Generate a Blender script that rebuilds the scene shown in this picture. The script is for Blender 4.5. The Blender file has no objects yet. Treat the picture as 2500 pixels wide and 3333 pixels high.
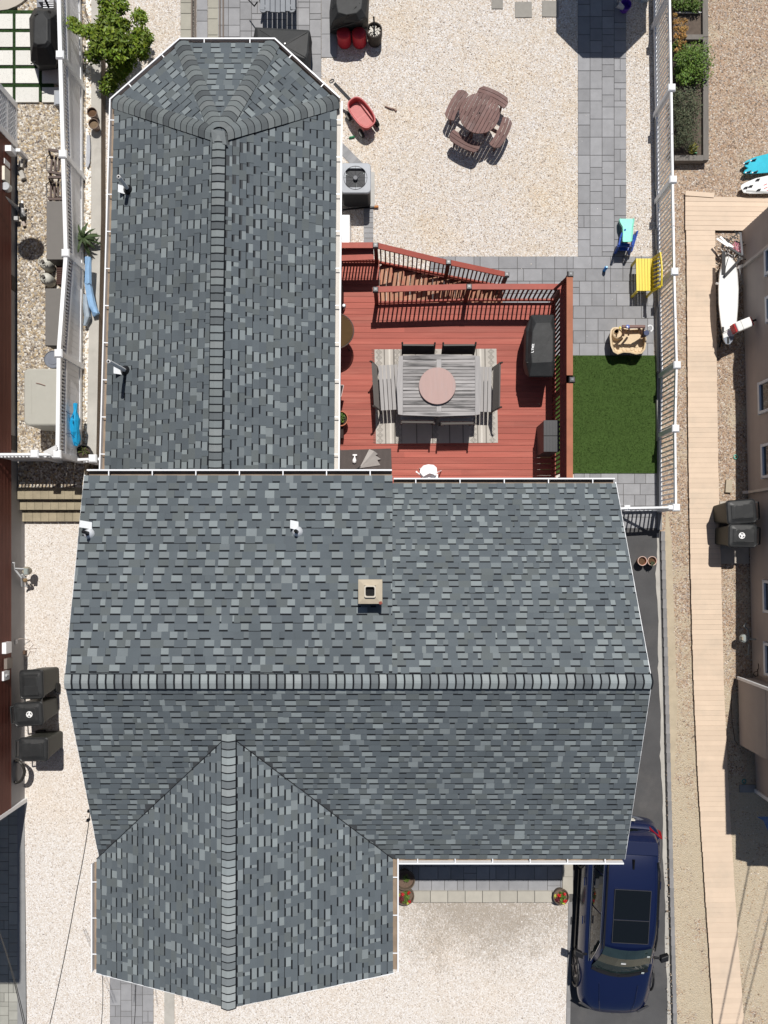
import bpy, bmesh, math, random
from mathutils import Vector, Matrix
random.seed(7)
R = math.radians
sc = bpy.context.scene
COL = sc.collection
# ------------------------------------------------------------------ camera, sky, sun, exposure
F, CX, CY, H = 2311.0, 1290.0, 1790.0, 19.2      # focal length in photo pixels, nadir point, flying height
cam_d = bpy.data.cameras.new('camera')
cam = bpy.data.objects.new('camera', cam_d); COL.objects.link(cam)
cam.location = (0, 0, H); cam.rotation_euler = (0, 0, 0)
cam_d.sensor_fit = 'VERTICAL'; cam_d.sensor_height = 36.0; cam_d.lens = F / 3333.0 * 36.0
cam_d.shift_x = (1250.0 - CX) / 3333.0; cam_d.shift_y = (CY - 1666.5) / 3333.0
cam_d.clip_start = 0.1; cam_d.clip_end = 600
sc.camera = cam
SUN = Vector((0.08, 0.55, 1.0)).normalized()
w = bpy.data.worlds.new('World'); sc.world = w; w.use_nodes = True
nt = w.node_tree; nt.nodes.clear()
sky = nt.nodes.new('ShaderNodeTexSky'); sky.sky_type = 'NISHITA'; sky.sun_disc = False
sky.sun_elevation = math.asin(SUN.z); sky.sun_rotation = math.atan2(SUN.x, SUN.y)
bgn = nt.nodes.new('ShaderNodeBackground'); bgn.inputs[1].default_value = 0.052
wo = nt.nodes.new('ShaderNodeOutputWorld')
nt.links.new(sky.outputs[0], bgn.inputs[0]); nt.links.new(bgn.outputs[0], wo.inputs[0])
sun_d = bpy.data.lights.new('sun', 'SUN'); sun_d.energy = 4.6; sun_d.angle = R(0.5); sun_d.color = (1.0, 0.965, 0.91)
sun = bpy.data.objects.new('sun', sun_d); COL.objects.link(sun)
sun.rotation_euler = (-SUN).to_track_quat('-Z', 'Y').to_euler(); sun.location = SUN * 60
vs = sc.view_settings
vs.view_transform = 'Standard'; vs.look = 'None'; vs.gamma = 1.0; vs.exposure = 0.0; vs.use_curve_mapping = False

def P(px, py, z=0.0):                              # the world point that the photo shows at (px, py) at height z
    d = H - z
    return Vector(((px - CX) * d / F, -(py - CY) * d / F, z))
def X(px, z=0.0): return (px - CX) * (H - z) / F
def Y(py, z=0.0): return -(py - CY) * (H - z) / F
def L(px, z=0.0): return px * (H - z) / F          # length of px photo pixels at height z

# ------------------------------------------------------------------ materials
MATS = {}
def M(name, col, rough=0.75, namt=0.12, nscale=6.0, bump=0.0, bscale=60.0, metal=0.0, spec=0.35, objvar=0.0,
      stretch=None, col2=None, c2amt=0.0, c2scale=3.0, attr=False, coat=0.0, fine=0.0):
    """procedural surface: base colour, broad noise, per-object tone, second colour in patches, fine grain, relief"""
    if name in MATS: return MATS[name]
    m = bpy.data.materials.new(name); m.use_nodes = True
    n = m.node_tree; N = n.nodes; Lk = n.links; N.clear()
    out = N.new('ShaderNodeOutputMaterial'); b = N.new('ShaderNodeBsdfPrincipled'); Lk.new(b.outputs[0], out.inputs[0])
    b.inputs['Roughness'].default_value = rough; b.inputs['Metallic'].default_value = metal
    b.inputs['Specular IOR Level'].default_value = spec
    if coat: b.inputs['Coat Weight'].default_value = coat; b.inputs['Coat Roughness'].default_value = 0.04
    geo = N.new('ShaderNodeNewGeometry'); vec = geo.outputs['Position']
    if stretch:
        mp = N.new('ShaderNodeMapping'); mp.inputs['Scale'].default_value = stretch
        Lk.new(vec, mp.inputs[0]); vec = mp.outputs[0]
    def noise(scale, detail=4.0, rough_=0.6):
        t = N.new('ShaderNodeTexNoise'); t.inputs['Scale'].default_value = scale
        t.inputs['Detail'].default_value = detail; t.inputs['Roughness'].default_value = rough_
        Lk.new(vec, t.inputs['Vector']); return t.outputs['Fac']
    def mth(op, a, c, clamp=False):
        t = N.new('ShaderNodeMath'); t.operation = op; t.use_clamp = clamp
        for i, v in enumerate((a, c)):
            if isinstance(v, (int, float)): t.inputs[i].default_value = v
            else: Lk.new(v, t.inputs[i])
        return t.outputs[0]
    rgb = N.new('ShaderNodeRGB'); rgb.outputs[0].default_value = (*col, 1); cur = rgb.outputs[0]
    if attr:
        at = N.new('ShaderNodeAttribute'); at.attribute_name = 'tone'
        mx = N.new('ShaderNodeMix'); mx.data_type = 'RGBA'; mx.blend_type = 'MULTIPLY'; mx.inputs['Factor'].default_value = 1
        Lk.new(cur, mx.inputs['A']); Lk.new(at.outputs['Color'], mx.inputs['B']); cur = mx.outputs['Result']
    if col2:
        f = mth('MULTIPLY', mth('SUBTRACT', noise(c2scale, 5, 0.65), 0.5 - 0.12 * (c2amt - 0.5)), 6.0)
        f = mth('ADD', f, 0.0, True); f = mth('MULTIPLY', f, min(1, c2amt * 1.4))
        mx = N.new('ShaderNodeMix'); mx.data_type = 'RGBA'
        Lk.new(f, mx.inputs['Factor']); Lk.new(cur, mx.inputs['A']); mx.inputs['B'].default_value = (*col2, 1); cur = mx.outputs['Result']
    val = None
    def mulval(v):
        nonlocal val
        val = v if val is None else mth('MULTIPLY', val, v)
    if namt: mulval(mth('ADD', mth('MULTIPLY', noise(nscale), namt * 3.2), 1 - namt * 1.6))
    if fine: mulval(mth('ADD', mth('MULTIPLY', noise(170.0, 2, 0.8), fine * 3.2), 1 - fine * 1.6))
    if objvar:
        oi = N.new('ShaderNodeObjectInfo')
        mulval(mth('ADD', mth('MULTIPLY', oi.outputs['Random'], 2 * objvar), 1 - objvar))
    if val is not None:
        vm = N.new('ShaderNodeVectorMath'); vm.operation = 'SCALE'
        Lk.new(cur, vm.inputs[0]); Lk.new(val, vm.inputs['Scale']); cur = vm.outputs[0]
    Lk.new(cur, b.inputs['Base Color'])
    if bump:
        bp = N.new('ShaderNodeBump'); bp.inputs['Strength'].default_value = bump; bp.inputs['Distance'].default_value = 0.01
        Lk.new(noise(bscale, 3), bp.inputs['Height']); Lk.new(bp.outputs[0], b.inputs['Normal'])
    MATS[name] = m; return m

def gravel(name, stops, size, bump=0.9, patch=None, pamt=0.0, pscale=0.35, sand=None, dirt=None):
    """loose stones: every cell of a Voronoi pattern takes a stone colour of its own, with relief between stones"""
    m = bpy.data.materials.new(name); m.use_nodes = True
    n = m.node_tree; N = n.nodes; Lk = n.links; N.clear()
    out = N.new('ShaderNodeOutputMaterial'); b = N.new('ShaderNodeBsdfPrincipled'); Lk.new(b.outputs[0], out.inputs[0])
    b.inputs['Roughness'].default_value = 0.85; b.inputs['Specular IOR Level'].default_value = 0.25
    geo = N.new('ShaderNodeNewGeometry')
    ns = N.new('ShaderNodeTexNoise'); ns.inputs['Scale'].default_value = 0.6 / size; ns.inputs['Detail'].default_value = 2
    Lk.new(geo.outputs['Position'], ns.inputs['Vector'])
    wv = N.new('ShaderNodeVectorMath'); wv.operation = 'MULTIPLY_ADD'
    Lk.new(ns.outputs['Color'], wv.inputs[0]); wv.inputs[1].default_value = (size * 0.9,) * 3; Lk.new(geo.outputs['Position'], wv.inputs[2])
    vo = N.new('ShaderNodeTexVoronoi'); vo.inputs['Scale'].default_value = 1.0 / size; vo.inputs['Randomness'].default_value = 1
    Lk.new(wv.outputs[0], vo.inputs['Vector'])
    sep = N.new('ShaderNodeSeparateColor'); Lk.new(vo.outputs['Color'], sep.inputs[0])
    cr = N.new('ShaderNodeValToRGB'); cr.color_ramp.interpolation = 'CONSTANT'
    e = cr.color_ramp.elements
    while len(e) > 1: e.remove(e[-1])
    e[0].position = 0; e[0].color = (*stops[0][1], 1)
    for p_, c_ in stops[1:]:
        q = e.new(p_); q.color = (*c_, 1)
    Lk.new(sep.outputs[0], cr.inputs[0]); cur = cr.outputs[0]
    big = N.new('ShaderNodeTexNoise'); big.inputs['Scale'].default_value = pscale; big.inputs['Detail'].default_value = 6; big.inputs['Roughness'].default_value = 0.62
    Lk.new(geo.outputs['Position'], big.inputs['Vector'])
    if patch:
        mr = N.new('ShaderNodeMapRange'); mr.inputs[1].default_value = 0.48; mr.inputs[2].default_value = 0.68; mr.inputs[4].default_value = pamt
        Lk.new(big.outputs['Fac'], mr.inputs[0])
        mx = N.new('ShaderNodeMix'); mx.data_type = 'RGBA'; mx.blend_type = 'MULTIPLY'
        Lk.new(mr.outputs[0], mx.inputs['Factor']); Lk.new(cur, mx.inputs['A']); mx.inputs['B'].default_value = (*patch, 1); cur = mx.outputs['Result']
    if sand:                                           # trodden patches where fine sand covers the stones
        col_, lo, hi, amt, yk = sand
        n2 = N.new('ShaderNodeTexNoise'); n2.inputs['Scale'].default_value = 0.9; n2.inputs['Detail'].default_value = 7; n2.inputs['Roughness'].default_value = 0.7
        Lk.new(geo.outputs['Position'], n2.inputs['Vector'])
        mr = N.new('ShaderNodeMapRange'); mr.inputs[1].default_value = lo; mr.inputs[2].default_value = hi; mr.inputs[4].default_value = amt
        sp = N.new('ShaderNodeSeparateXYZ'); Lk.new(geo.outputs['Position'], sp.inputs[0])
        ya = N.new('ShaderNodeMapRange'); ya.inputs[1].default_value = 1.0; ya.inputs[2].default_value = -8.0; ya.inputs[4].default_value = yk; Lk.new(sp.outputs[1], ya.inputs[0])
        ad = N.new('ShaderNodeMath'); ad.operation = 'ADD'; Lk.new(n2.outputs['Fac'], ad.inputs[0]); Lk.new(ya.outputs[0], ad.inputs[1])
        spk = N.new('ShaderNodeMath'); spk.operation = 'MULTIPLY_ADD'; Lk.new(sep.outputs[1], spk.inputs[0]); spk.inputs[1].default_value = -0.22; Lk.new(ad.outputs[0], spk.inputs[2])
        ad2 = N.new('ShaderNodeMath'); ad2.inputs[1].default_value = 0.11; Lk.new(spk.outputs[0], ad2.inputs[0])
        Lk.new(ad2.outputs[0], mr.inputs[0])
        mx = N.new('ShaderNodeMix'); mx.data_type = 'RGBA'
        Lk.new(mr.outputs[0], mx.inputs['Factor']); Lk.new(cur, mx.inputs['A']); mx.inputs['B'].default_value = (*col_, 1); cur = mx.outputs['Result']
    if dirt:                                           # a worn, dusty place of its own outline
        col_, cx_, cy_, rx_, ry_, amt = dirt
        mp = N.new('ShaderNodeMapping'); mp.inputs['Location'].default_value = (-cx_ / rx_, -cy_ / ry_, 0); mp.inputs['Scale'].default_value = (1 / rx_, 1 / ry_, 0)
        Lk.new(geo.outputs['Position'], mp.inputs[0]); ln = N.new('ShaderNodeVectorMath'); ln.operation = 'LENGTH'; Lk.new(mp.outputs[0], ln.inputs[0])
        n3 = N.new('ShaderNodeTexNoise'); n3.inputs['Scale'].default_value = 1.6; n3.inputs['Detail'].default_value = 8; n3.inputs['Roughness'].default_value = 0.7; Lk.new(geo.outputs['Position'], n3.inputs['Vector'])
        ad = N.new('ShaderNodeMath'); ad.operation = 'MULTIPLY_ADD'; Lk.new(n3.outputs['Fac'], ad.inputs[0]); ad.inputs[1].default_value = -2.2; Lk.new(ln.outputs['Value'], ad.inputs[2])
        a2 = N.new('ShaderNodeMath'); a2.operation = 'MULTIPLY_ADD'; Lk.new(sep.outputs[1], a2.inputs[0]); a2.inputs[1].default_value = 1.0; Lk.new(ad.outputs[0], a2.inputs[2])
        mr = N.new('ShaderNodeMapRange'); mr.inputs[1].default_value = 0.75; mr.inputs[2].default_value = -0.35; mr.inputs[4].default_value = amt; Lk.new(a2.outputs[0], mr.inputs[0])
        mx = N.new('ShaderNodeMix'); mx.data_type = 'RGBA'
        Lk.new(mr.outputs[0], mx.inputs['Factor']); Lk.new(cur, mx.inputs['A']); mx.inputs['B'].default_value = (*col_, 1); cur = mx.outputs['Result']
    Lk.new(cur, b.inputs['Base Color'])
    bp = N.new('ShaderNodeBump'); bp.invert = True; bp.inputs['Strength'].default_value = bump; bp.inputs['Distance'].default_value = size * 0.5
    Lk.new(vo.outputs['Distance'], bp.inputs['Height']); Lk.new(bp.outputs[0], b.inputs['Normal'])
    MATS[name] = m; return m

def glass(name, col=(0.02, 0.03, 0.035), rough=0.05):
    return M(name, col, rough=rough, namt=0, spec=0.7)

# ------------------------------------------------------------------ mesh builder
class MB:
    def __init__(s): s.v = []; s.f = []; s.mi = []; s.t = []
    def add(s, vs_, fs, mi=0, tone=None):
        o = len(s.v); s.v += [tuple(a) for a in vs_]
        for f in fs: s.f.append([o + i for i in f]); s.mi.append(mi); s.t.append(tone)
        return s
    def box(s, c, d, rz=0.0, mi=0, mat=None, taper=1.0):
        x, y, z = d[0] / 2, d[1] / 2, d[2] / 2
        vv = []
        for sz in (-1, 1):
            k = taper if sz > 0 else 1.0
            for sx, sy in ((-1, -1), (1, -1), (1, 1), (-1, 1)): vv.append(Vector((sx * x * k, sy * y * k, sz * z)))
        rm = mat or Matrix.Rotation(rz, 3, 'Z'); c = Vector(c)
        return s.add([rm @ a + c for a in vv], [(3, 2, 1, 0), (4, 5, 6, 7), (0, 1, 5, 4), (1, 2, 6, 5), (2, 3, 7, 6), (3, 0, 4, 7)], mi)
    def bar(s, a, b, w_, h_, mi=0, up=(0, 0, 1)):
        a, b = Vector(a), Vector(b); d = b - a; ln = d.length
        if ln < 1e-6: return s
        xx = d / ln; up = Vector(up)
        if abs(xx.dot(up)) > 0.98: up = Vector((1, 0, 0))
        yy = up.cross(xx).normalized(); zz = xx.cross(yy)
        return s.box((a + b) / 2, (ln, w_, h_), mat=Matrix((xx, yy, zz)).transposed(), mi=mi)
    def prism(s, poly, z0, z1, mi=0, mi_side=None, tone=None, top_inset=0.0):
        n_ = len(poly); a = sum(poly[i][0] * poly[(i + 1) % n_][1] - poly[(i + 1) % n_][0] * poly[i][1] for i in range(n_))
        p = [(q[0], q[1]) for q in poly]
        if a < 0: p = p[::-1]
        o = len(s.v)
        tp = p
        if top_inset:
            cx = sum(q[0] for q in p) / n_; cy = sum(q[1] for q in p) / n_
            tp = [(cx + (q[0] - cx) * (1 - top_inset), cy + (q[1] - cy) * (1 - top_inset)) for q in p]
        s.v += [(x, y, z0) for x, y in p] + [(x, y, z1) for x, y in tp]
        ms = mi if mi_side is None else mi_side
        s.f.append(list(range(o + n_, o + 2 * n_))); s.mi.append(mi); s.t.append(tone)
        s.f.append(list(range(o + n_ - 1, o - 1, -1))); s.mi.append(ms); s.t.append(tone)
        for i in range(n_):
            j = (i + 1) % n_; s.f.append([o + i, o + j, o + n_ + j, o + n_ + i]); s.mi.append(ms); s.t.append(tone)
        return s
    def poly(s, pts, mi=0, tone=None):
        return s.add(pts, [list(range(len(pts)))], mi, tone)
    def tube(s, pts, r, n_=8, mi=0, caps=True):
        pts = [Vector(p) for p in pts]; o = len(s.v); m_ = len(pts)
        rr = r if isinstance(r, (list, tuple)) else [r] * m_
        prev = None
        for i, p in enumerate(pts):
            t = (pts[min(i + 1, m_ - 1)] - pts[max(i - 1, 0)])
            t = t.normalized() if t.length > 1e-9 else Vector((0, 0, 1))
            ref = prev if prev is not None else (Vector((0, 0, 1)) if abs(t.z) < 0.9 else Vector((1, 0, 0)))
            u = (ref - t * ref.dot(t)).normalized(); v = t.cross(u); prev = u
            for k in range(n_):
                a = 2 * math.pi * k / n_; q = p + (u * math.cos(a) + v * math.sin(a)) * rr[i]; s.v.append(tuple(q))
        for i in range(m_ - 1):
            for k in range(n_):
                k2 = (k + 1) % n_; s.f.append([o + i * n_ + k, o + i * n_ + k2, o + (i + 1) * n_ + k2, o + (i + 1) * n_ + k]); s.mi.append(mi); s.t.append(None)
        if caps:
            s.f.append([o + k for k in range(n_ - 1, -1, -1)]); s.mi.append(mi); s.t.append(None)
            s.f.append([o + (m_ - 1) * n_ + k for k in range(n_)]); s.mi.append(mi); s.t.append(None)
        return s
    def lathe(s, prof, c=(0, 0, 0), n_=20, mi=0, sx=1.0, sy=1.0, rz=0.0, cap0=True, cap1=True):
        """prof: (radius, z) from bottom to top"""
        o = len(s.v); c = Vector(c)
        for r_, z in prof:
            for k in range(n_):
                a = 2 * math.pi * k / n_; x, y = r_ * sx * math.cos(a), r_ * sy * math.sin(a)
                s.v.append((c.x + x * math.cos(rz) - y * math.sin(rz), c.y + x * math.sin(rz) + y * math.cos(rz), c.z + z))
        for i in range(len(prof) - 1):
            for k in range(n_):
                k2 = (k + 1) % n_; s.f.append([o + i * n_ + k, o + i * n_ + k2, o + (i + 1) * n_ + k2, o + (i + 1) * n_ + k]); s.mi.append(mi); s.t.append(None)
        if cap0: s.f.append([o + k for k in range(n_ - 1, -1, -1)]); s.mi.append(mi); s.t.append(None)
        if cap1: s.f.append([o + (len(prof) - 1) * n_ + k for k in range(n_)]); s.mi.append(mi); s.t.append(None)
        return s
    def loft(s, rings, mi=0, cap0=True, cap1=True):
        """rings: lists of equal length of 3-D points, counter-clockwise seen from the far end"""
        o = len(s.v); n_ = len(rings[0])
        for r_ in rings: s.v += [tuple(p) for p in r_]
        for i in range(len(rings) - 1):
            for k in range(n_):
                k2 = (k + 1) % n_; s.f.append([o + i * n_ + k, o + i * n_ + k2, o + (i + 1) * n_ + k2, o + (i + 1) * n_ + k]); s.mi.append(mi); s.t.append(None)
        if cap0: s.f.append([o + k for k in range(n_ - 1, -1, -1)]); s.mi.append(mi); s.t.append(None)
        if cap1: s.f.append([o + (len(rings) - 1) * n_ + k for k in range(n_)]); s.mi.append(mi); s.t.append(None)
        return s
    def mesh(s, name, mats, off=(0, 0, 0), smooth=False):
        me = bpy.data.meshes.new(name)
        ox, oy, oz = off
        me.from_pydata([(x - ox, y - oy, z - oz) for x, y, z in s.v], [], s.f)
        if not isinstance(mats, (list, tuple)): mats = [mats]
        for m_ in mats: me.materials.append(m_)
        if len(mats) > 1: me.polygons.foreach_set('material_index', s.mi)
        if any(t is not None for t in s.t):
            at = me.attributes.new('tone', 'FLOAT_COLOR', 'FACE')
            buf = []
            for t in s.t: buf += list(t or (1, 1, 1)) + [1.0]
            at.data.foreach_set('color', buf)
        if smooth: me.polygons.foreach_set('use_smooth', [True] * len(me.polygons))
        me.update(); return me

ORG = {}
def org(o): return ORG.get(o.name, Vector((0, 0, 0)))
def thing(name, label, cat, loc=(0, 0, 0), group=None):
    o = bpy.data.objects.new(name, None); COL.objects.link(o); o.empty_display_size = 0.2
    o.location = loc; ORG[o.name] = Vector(loc); o['label'] = label; o['category'] = cat
    if group: o['group'] = group
    return o
def part(name, mb, mats, parent, smooth=False, label=None, kind=None, bevel=0.0, seg=2, subsurf=0, auto=False):
    """a part (or sub-part): its mesh is given in world coordinates and stored relative to its thing's base"""
    off = org(parent)
    o = bpy.data.objects.new(name, mb.mesh(name, mats, off, smooth)); COL.objects.link(o); o.parent = parent
    ORG[o.name] = off
    finish(o, smooth, bevel, seg, subsurf)
    if label: o['label'] = label
    if kind: o['kind'] = kind
    return o
def solo(name, mb, mats, label, cat, group=None, smooth=False, bevel=0.0, seg=2, subsurf=0, kind=None):
    """a thing that is one mesh"""
    c = Vector((0, 0, 0)); n_ = len(mb.v)
    xs = [p[0] for p in mb.v]; ys = [p[1] for p in mb.v]
    c = Vector(((min(xs) + max(xs)) / 2, (min(ys) + max(ys)) / 2, min(p[2] for p in mb.v)))
    o = bpy.data.objects.new(name, mb.mesh(name, mats, c, smooth)); COL.objects.link(o); o.location = c; ORG[o.name] = c
    finish(o, smooth, bevel, seg, subsurf)
    o['label'] = label; o['category'] = cat
    if group: o['group'] = group
    if kind: o['kind'] = kind
    return o
def struct(name, mb, mats, smooth=False, bevel=0.0, kind='structure'):
    o = bpy.data.objects.new(name, mb.mesh(name, mats, (0, 0, 0), smooth)); COL.objects.link(o); o['kind'] = kind
    finish(o, smooth, bevel, 2, 0); return o
def finish(o, smooth, bevel, seg, subsurf):
    if bevel:
        b = o.modifiers.new('bevel', 'BEVEL'); b.width = bevel; b.segments = seg; b.limit_method = 'ANGLE'; b.angle_limit = R(35)
    if subsurf:
        b = o.modifiers.new('subsurf', 'SUBSURF'); b.levels = subsurf; b.render_levels = subsurf
def piece(name, me, parent, loc, rz=0.0):
    """an alike piece that shares its mesh; loc in world coordinates"""
    o = bpy.data.objects.new(name, me); COL.objects.link(o); o.parent = parent
    o.location = Vector(loc) - org(parent); o.rotation_euler = (0, 0, rz); ORG[o.name] = Vector(loc); return o
def dup(root, loc, rz=0.0, label=None):
    """a copy of a thing with copies of its parts and sub-parts"""
    r_ = root.copy(); COL.objects.link(r_); r_.location = loc; r_.rotation_euler = (0, 0, rz)
    if label: r_['label'] = label
    for ch in list(root.children):
        c = ch.copy(); COL.objects.link(c); c.parent = r_
        for g in list(ch.children):
            d = g.copy(); COL.objects.link(d); d.parent = c
    return r_
def rect(x0, y0, x1, y1): return [(x0, y0), (x1, y0), (x1, y1), (x0, y1)]
def pxpoly(pts, z): return [(X(a, z), Y(b, z)) for a, b in pts]
def rrect(x0, y0, x1, y1, r, n_=4):
    out = []
    for cx, cy, a0 in ((x1 - r, y1 - r, 0), (x0 + r, y1 - r, 90), (x0 + r, y0 + r, 180), (x1 - r, y0 + r, 270)):
        for k in range(n_ + 1): a = R(a0 + 90 * k / n_); out.append((cx + r * math.cos(a), cy + r * math.sin(a)))
    return out
def lerp(a, b, t): return a + (b - a) * t
def interp(tab, y):
    """tab: (y, x...) rows, linear in y"""
    if y <= tab[0][0]: return tab[0][1:]
    for a, b in zip(tab, tab[1:]):
        if y <= b[0]:
            t = (y - a[0]) / (b[0] - a[0]); return tuple(lerp(p, q, t) for p, q in zip(a[1:], b[1:]))
    return tab[-1][1:]
# ------------------------------------------------------------------ surfaces
WHITE = M('white_vinyl', (0.80, 0.81, 0.83), 0.35, namt=0.03, spec=0.5)
WHITEP = M('white_plastic', (0.82, 0.82, 0.82), 0.3, namt=0.02, spec=0.5)
BLACKM = M('black_metal', (0.012, 0.012, 0.014), 0.4, namt=0.1)
DARK = M('dark_void', (0.008, 0.008, 0.009), 0.9, namt=0)
CONC = M('concrete', (0.43, 0.41, 0.375), 0.85, namt=0.13, nscale=2.2, fine=0.06, bump=0.15, col2=(0.30, 0.28, 0.25), c2amt=0.35, c2scale=1.4)
CONCD = M('grey_concrete', (0.25, 0.25, 0.25), 0.85, namt=0.15, nscale=3, fine=0.06, bump=0.15)
PAVE = M('grey_paver', (0.275, 0.275, 0.285), 0.8, namt=0.13, nscale=4.0, fine=0.06, objvar=0.13, bump=0.2, bscale=90)
PAVEL = M('tan_paver', (0.33, 0.315, 0.265), 0.8, namt=0.1, nscale=4.0, fine=0.07, objvar=0.08)
JOINT = M('paver_joint_sand', (0.10, 0.095, 0.09), 0.95, namt=0.15, nscale=20)
SHING = M('asphalt_shingle', (1, 1, 1), 0.92, namt=0.12, nscale=0.8, fine=0.22, attr=True, spec=0.2, bump=0.35, bscale=300)
GUT = M('gutter_dirt', (0.27, 0.205, 0.15), 0.8, namt=0.3, nscale=4)
SIDING = M('house_siding', (0.55, 0.55, 0.53), 0.6, namt=0.05)

# ------------------------------------------------------------------ the ground
g = MB(); g.prism(rect(-70, -70, 70, 70), -1.2, -0.62)
struct('ground', g, gravel('sandy_earth', [(0, (0.42, 0.33, 0.23)), (0.3, (0.33, 0.25, 0.17)), (0.6, (0.5, 0.42, 0.32)), (0.85, (0.22, 0.16, 0.11))], 0.03))
CREAM = [(0, (0.582, 0.525, 0.463)), (0.24, (0.692, 0.661, 0.629)), (0.48, (0.491, 0.416, 0.342)), (0.6, (0.619, 0.534, 0.453)), (0.76, (0.537, 0.498, 0.472)), (0.89, (0.328, 0.272, 0.231)), (0.95, (0.746, 0.724, 0.712))]
g = MB(); g.prism([(-7.97, 30), (-7.97, 0.6), (-6.2, 0.6), (-6.2, -0.3), (4.3, -0.3), (4.3, Y(1719)), (7.02, Y(1719)), (7.02, 30)], -0.6, 0.0)
struct('yard_gravel', g, gravel('cream_gravel', CREAM, 0.027, 0.85, patch=(1.0, 0.88, 0.68), pamt=0.6, pscale=0.33, sand=((0.52, 0.455, 0.37), 0.55, 0.75, 0.55, 0.0)))
FZ = -0.2
g = MB(); g.prism([(X(73, FZ), Y(1650, FZ)), (X(75, FZ), Y(2000, FZ)), (X(80, FZ), Y(2620, FZ)), (X(88, FZ), Y(3340, FZ)), (X(95, FZ), -30), (X(1872, FZ), -30), (X(1872, FZ), -0.4), (-6.2, -0.4), (-6.2, Y(1650, FZ))], -0.6, FZ)
struct('front_gravel', g, gravel('pale_front_gravel', [(0, (0.653, 0.604, 0.558)), (0.3, (0.745, 0.714, 0.688)), (0.55, (0.589, 0.522, 0.456)), (0.74, (0.672, 0.613, 0.558)), (0.91, (0.423, 0.366, 0.326)), (0.96, (0.782, 0.759, 0.744))], 0.025, 0.8, patch=(1, 0.9, 0.78), pamt=0.35, sand=((0.60, 0.535, 0.46), 0.54, 0.75, 0.5, 0.0), dirt=((0.30, 0.255, 0.205), X(1560, FZ), Y(2960, FZ), 2.9, 1.25, 0.8)))
# worn place before the porch, where dust fills the stones
NZ = 0.28
g = MB(); g.prism([(X(57, NZ), 30), (X(57, NZ), Y(1500, NZ)), (X(275, NZ), Y(1500, NZ)), (X(285, NZ), 30)], -0.6, NZ)
struct('side_yard_gravel', g, gravel('mixed_pebbles', [(0, (0.40, 0.34, 0.26)), (0.22, (0.60, 0.55, 0.48)), (0.42, (0.25, 0.20, 0.15)), (0.58, (0.46, 0.36, 0.23)), (0.74, (0.34, 0.31, 0.28)), (0.88, (0.14, 0.12, 0.11)), (0.95, (0.72, 0.69, 0.64))], 0.045, 1.0))
g = MB(); g.prism([(X(272, NZ), 30), (X(272, NZ), Y(1495, NZ)), (X(291, NZ), Y(1495, NZ)), (X(296, NZ), Y(700, NZ)), (X(299, NZ), 30)], -0.6, NZ - 0.01)
struct('white_gravel_strip', g, gravel('white_gravel', [(0, (0.74, 0.70, 0.63)), (0.4, (0.86, 0.84, 0.80)), (0.7, (0.56, 0.46, 0.34)), (0.9, (0.28, 0.24, 0.2))], 0.05, 1.0))
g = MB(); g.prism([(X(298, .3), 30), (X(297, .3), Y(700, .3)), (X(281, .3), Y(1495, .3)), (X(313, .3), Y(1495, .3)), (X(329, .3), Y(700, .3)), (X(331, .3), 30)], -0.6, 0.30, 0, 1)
struct('concrete_strip', g, [CONC, M('brown_concrete_face', (.17, .135, .105), .9, namt=.2, nscale=3)])  # side faces are a darker brown than the top
RZ = -0.1
g = MB(); g.prism([(X(2132, RZ), 30), (X(2132, RZ), Y(1700, RZ)), (X(2150, RZ), Y(1730, RZ)), (X(2192, RZ), Y(3333, RZ)), (X(2240, RZ), -30), (40, -30), (40, 30)], -0.6, RZ)
struct('neighbour_gravel', g, gravel('brown_gravel', [(0, (0.37, 0.27, 0.19)), (0.2, (0.49, 0.385, 0.295)), (0.4, (0.265, 0.18, 0.13)), (0.55, (0.42, 0.285, 0.19)), (0.7, (0.35, 0.295, 0.255)), (0.86, (0.17, 0.13, 0.10)), (0.94, (0.60, 0.54, 0.47))], 0.031, 1.0,
       sand=((0.50, 0.425, 0.31), 0.56, 0.70, 0.85, 0.26)))
# sand strip beside the wall blocks
g = MB()
T = [(1655, 2168, 2172), (1760, 2163, 2186), (2000, 2168, 2194), (2300, 2178, 2204), (2500, 2182, 2196), (2560, 2184, 2186)]
pl = [(a, y) for y, a, b in T] + [(b, y) for y, a, b in reversed(T)]
g.prism(pxpoly(pl, RZ), RZ - 0.2, RZ + 0.006)
struct('sand_strip', g, M('bare_sand', (0.44, 0.37, 0.27), 0.95, namt=0.16, nscale=3, fine=0.1))
# driveway: falls from the gate towards the street
ASPH = M('asphalt', (0.078, 0.077, 0.079), 0.9, namt=0.2, nscale=1.6, fine=0.25, bump=0.4, bscale=120, col2=(0.105, 0.10, 0.098), c2amt=0.45, c2scale=1.1)
def az(py): return lerp(-0.004, FZ, min(1, max(0, (py - 1720) / 700.0)))
g = MB(); rows = [1640, 1720, 1900, 2100, 2420, 2800, 3333, 5200]
def edgeR(py): return lerp(2147, 2187, (py - 1730) / 1600.0)
vv, ff = [], []
for py in rows:
    z = az(py) + (0.004 if py > 1700 else 0)
    xl = 1700 if py < 2600 else lerp(1857, 1845, (py - 2600) / 733)
    vv += [(X(xl, z), Y(py, z), z), (X(edgeR(py) + 2, z), Y(py, z), z), (X(xl, z), Y(py, z), -0.6), (X(edgeR(py) + 2, z), Y(py, z), -0.6)]
for i in range(len(rows) - 1):
    a = 4 * i; b = a + 4
    ff += [(a, b, b + 1, a + 1), (a + 2, b + 2, b, a), (a + 1, b + 1, b + 3, a + 3)]
g.add(vv, ff); struct('driveway', g, ASPH)
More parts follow.
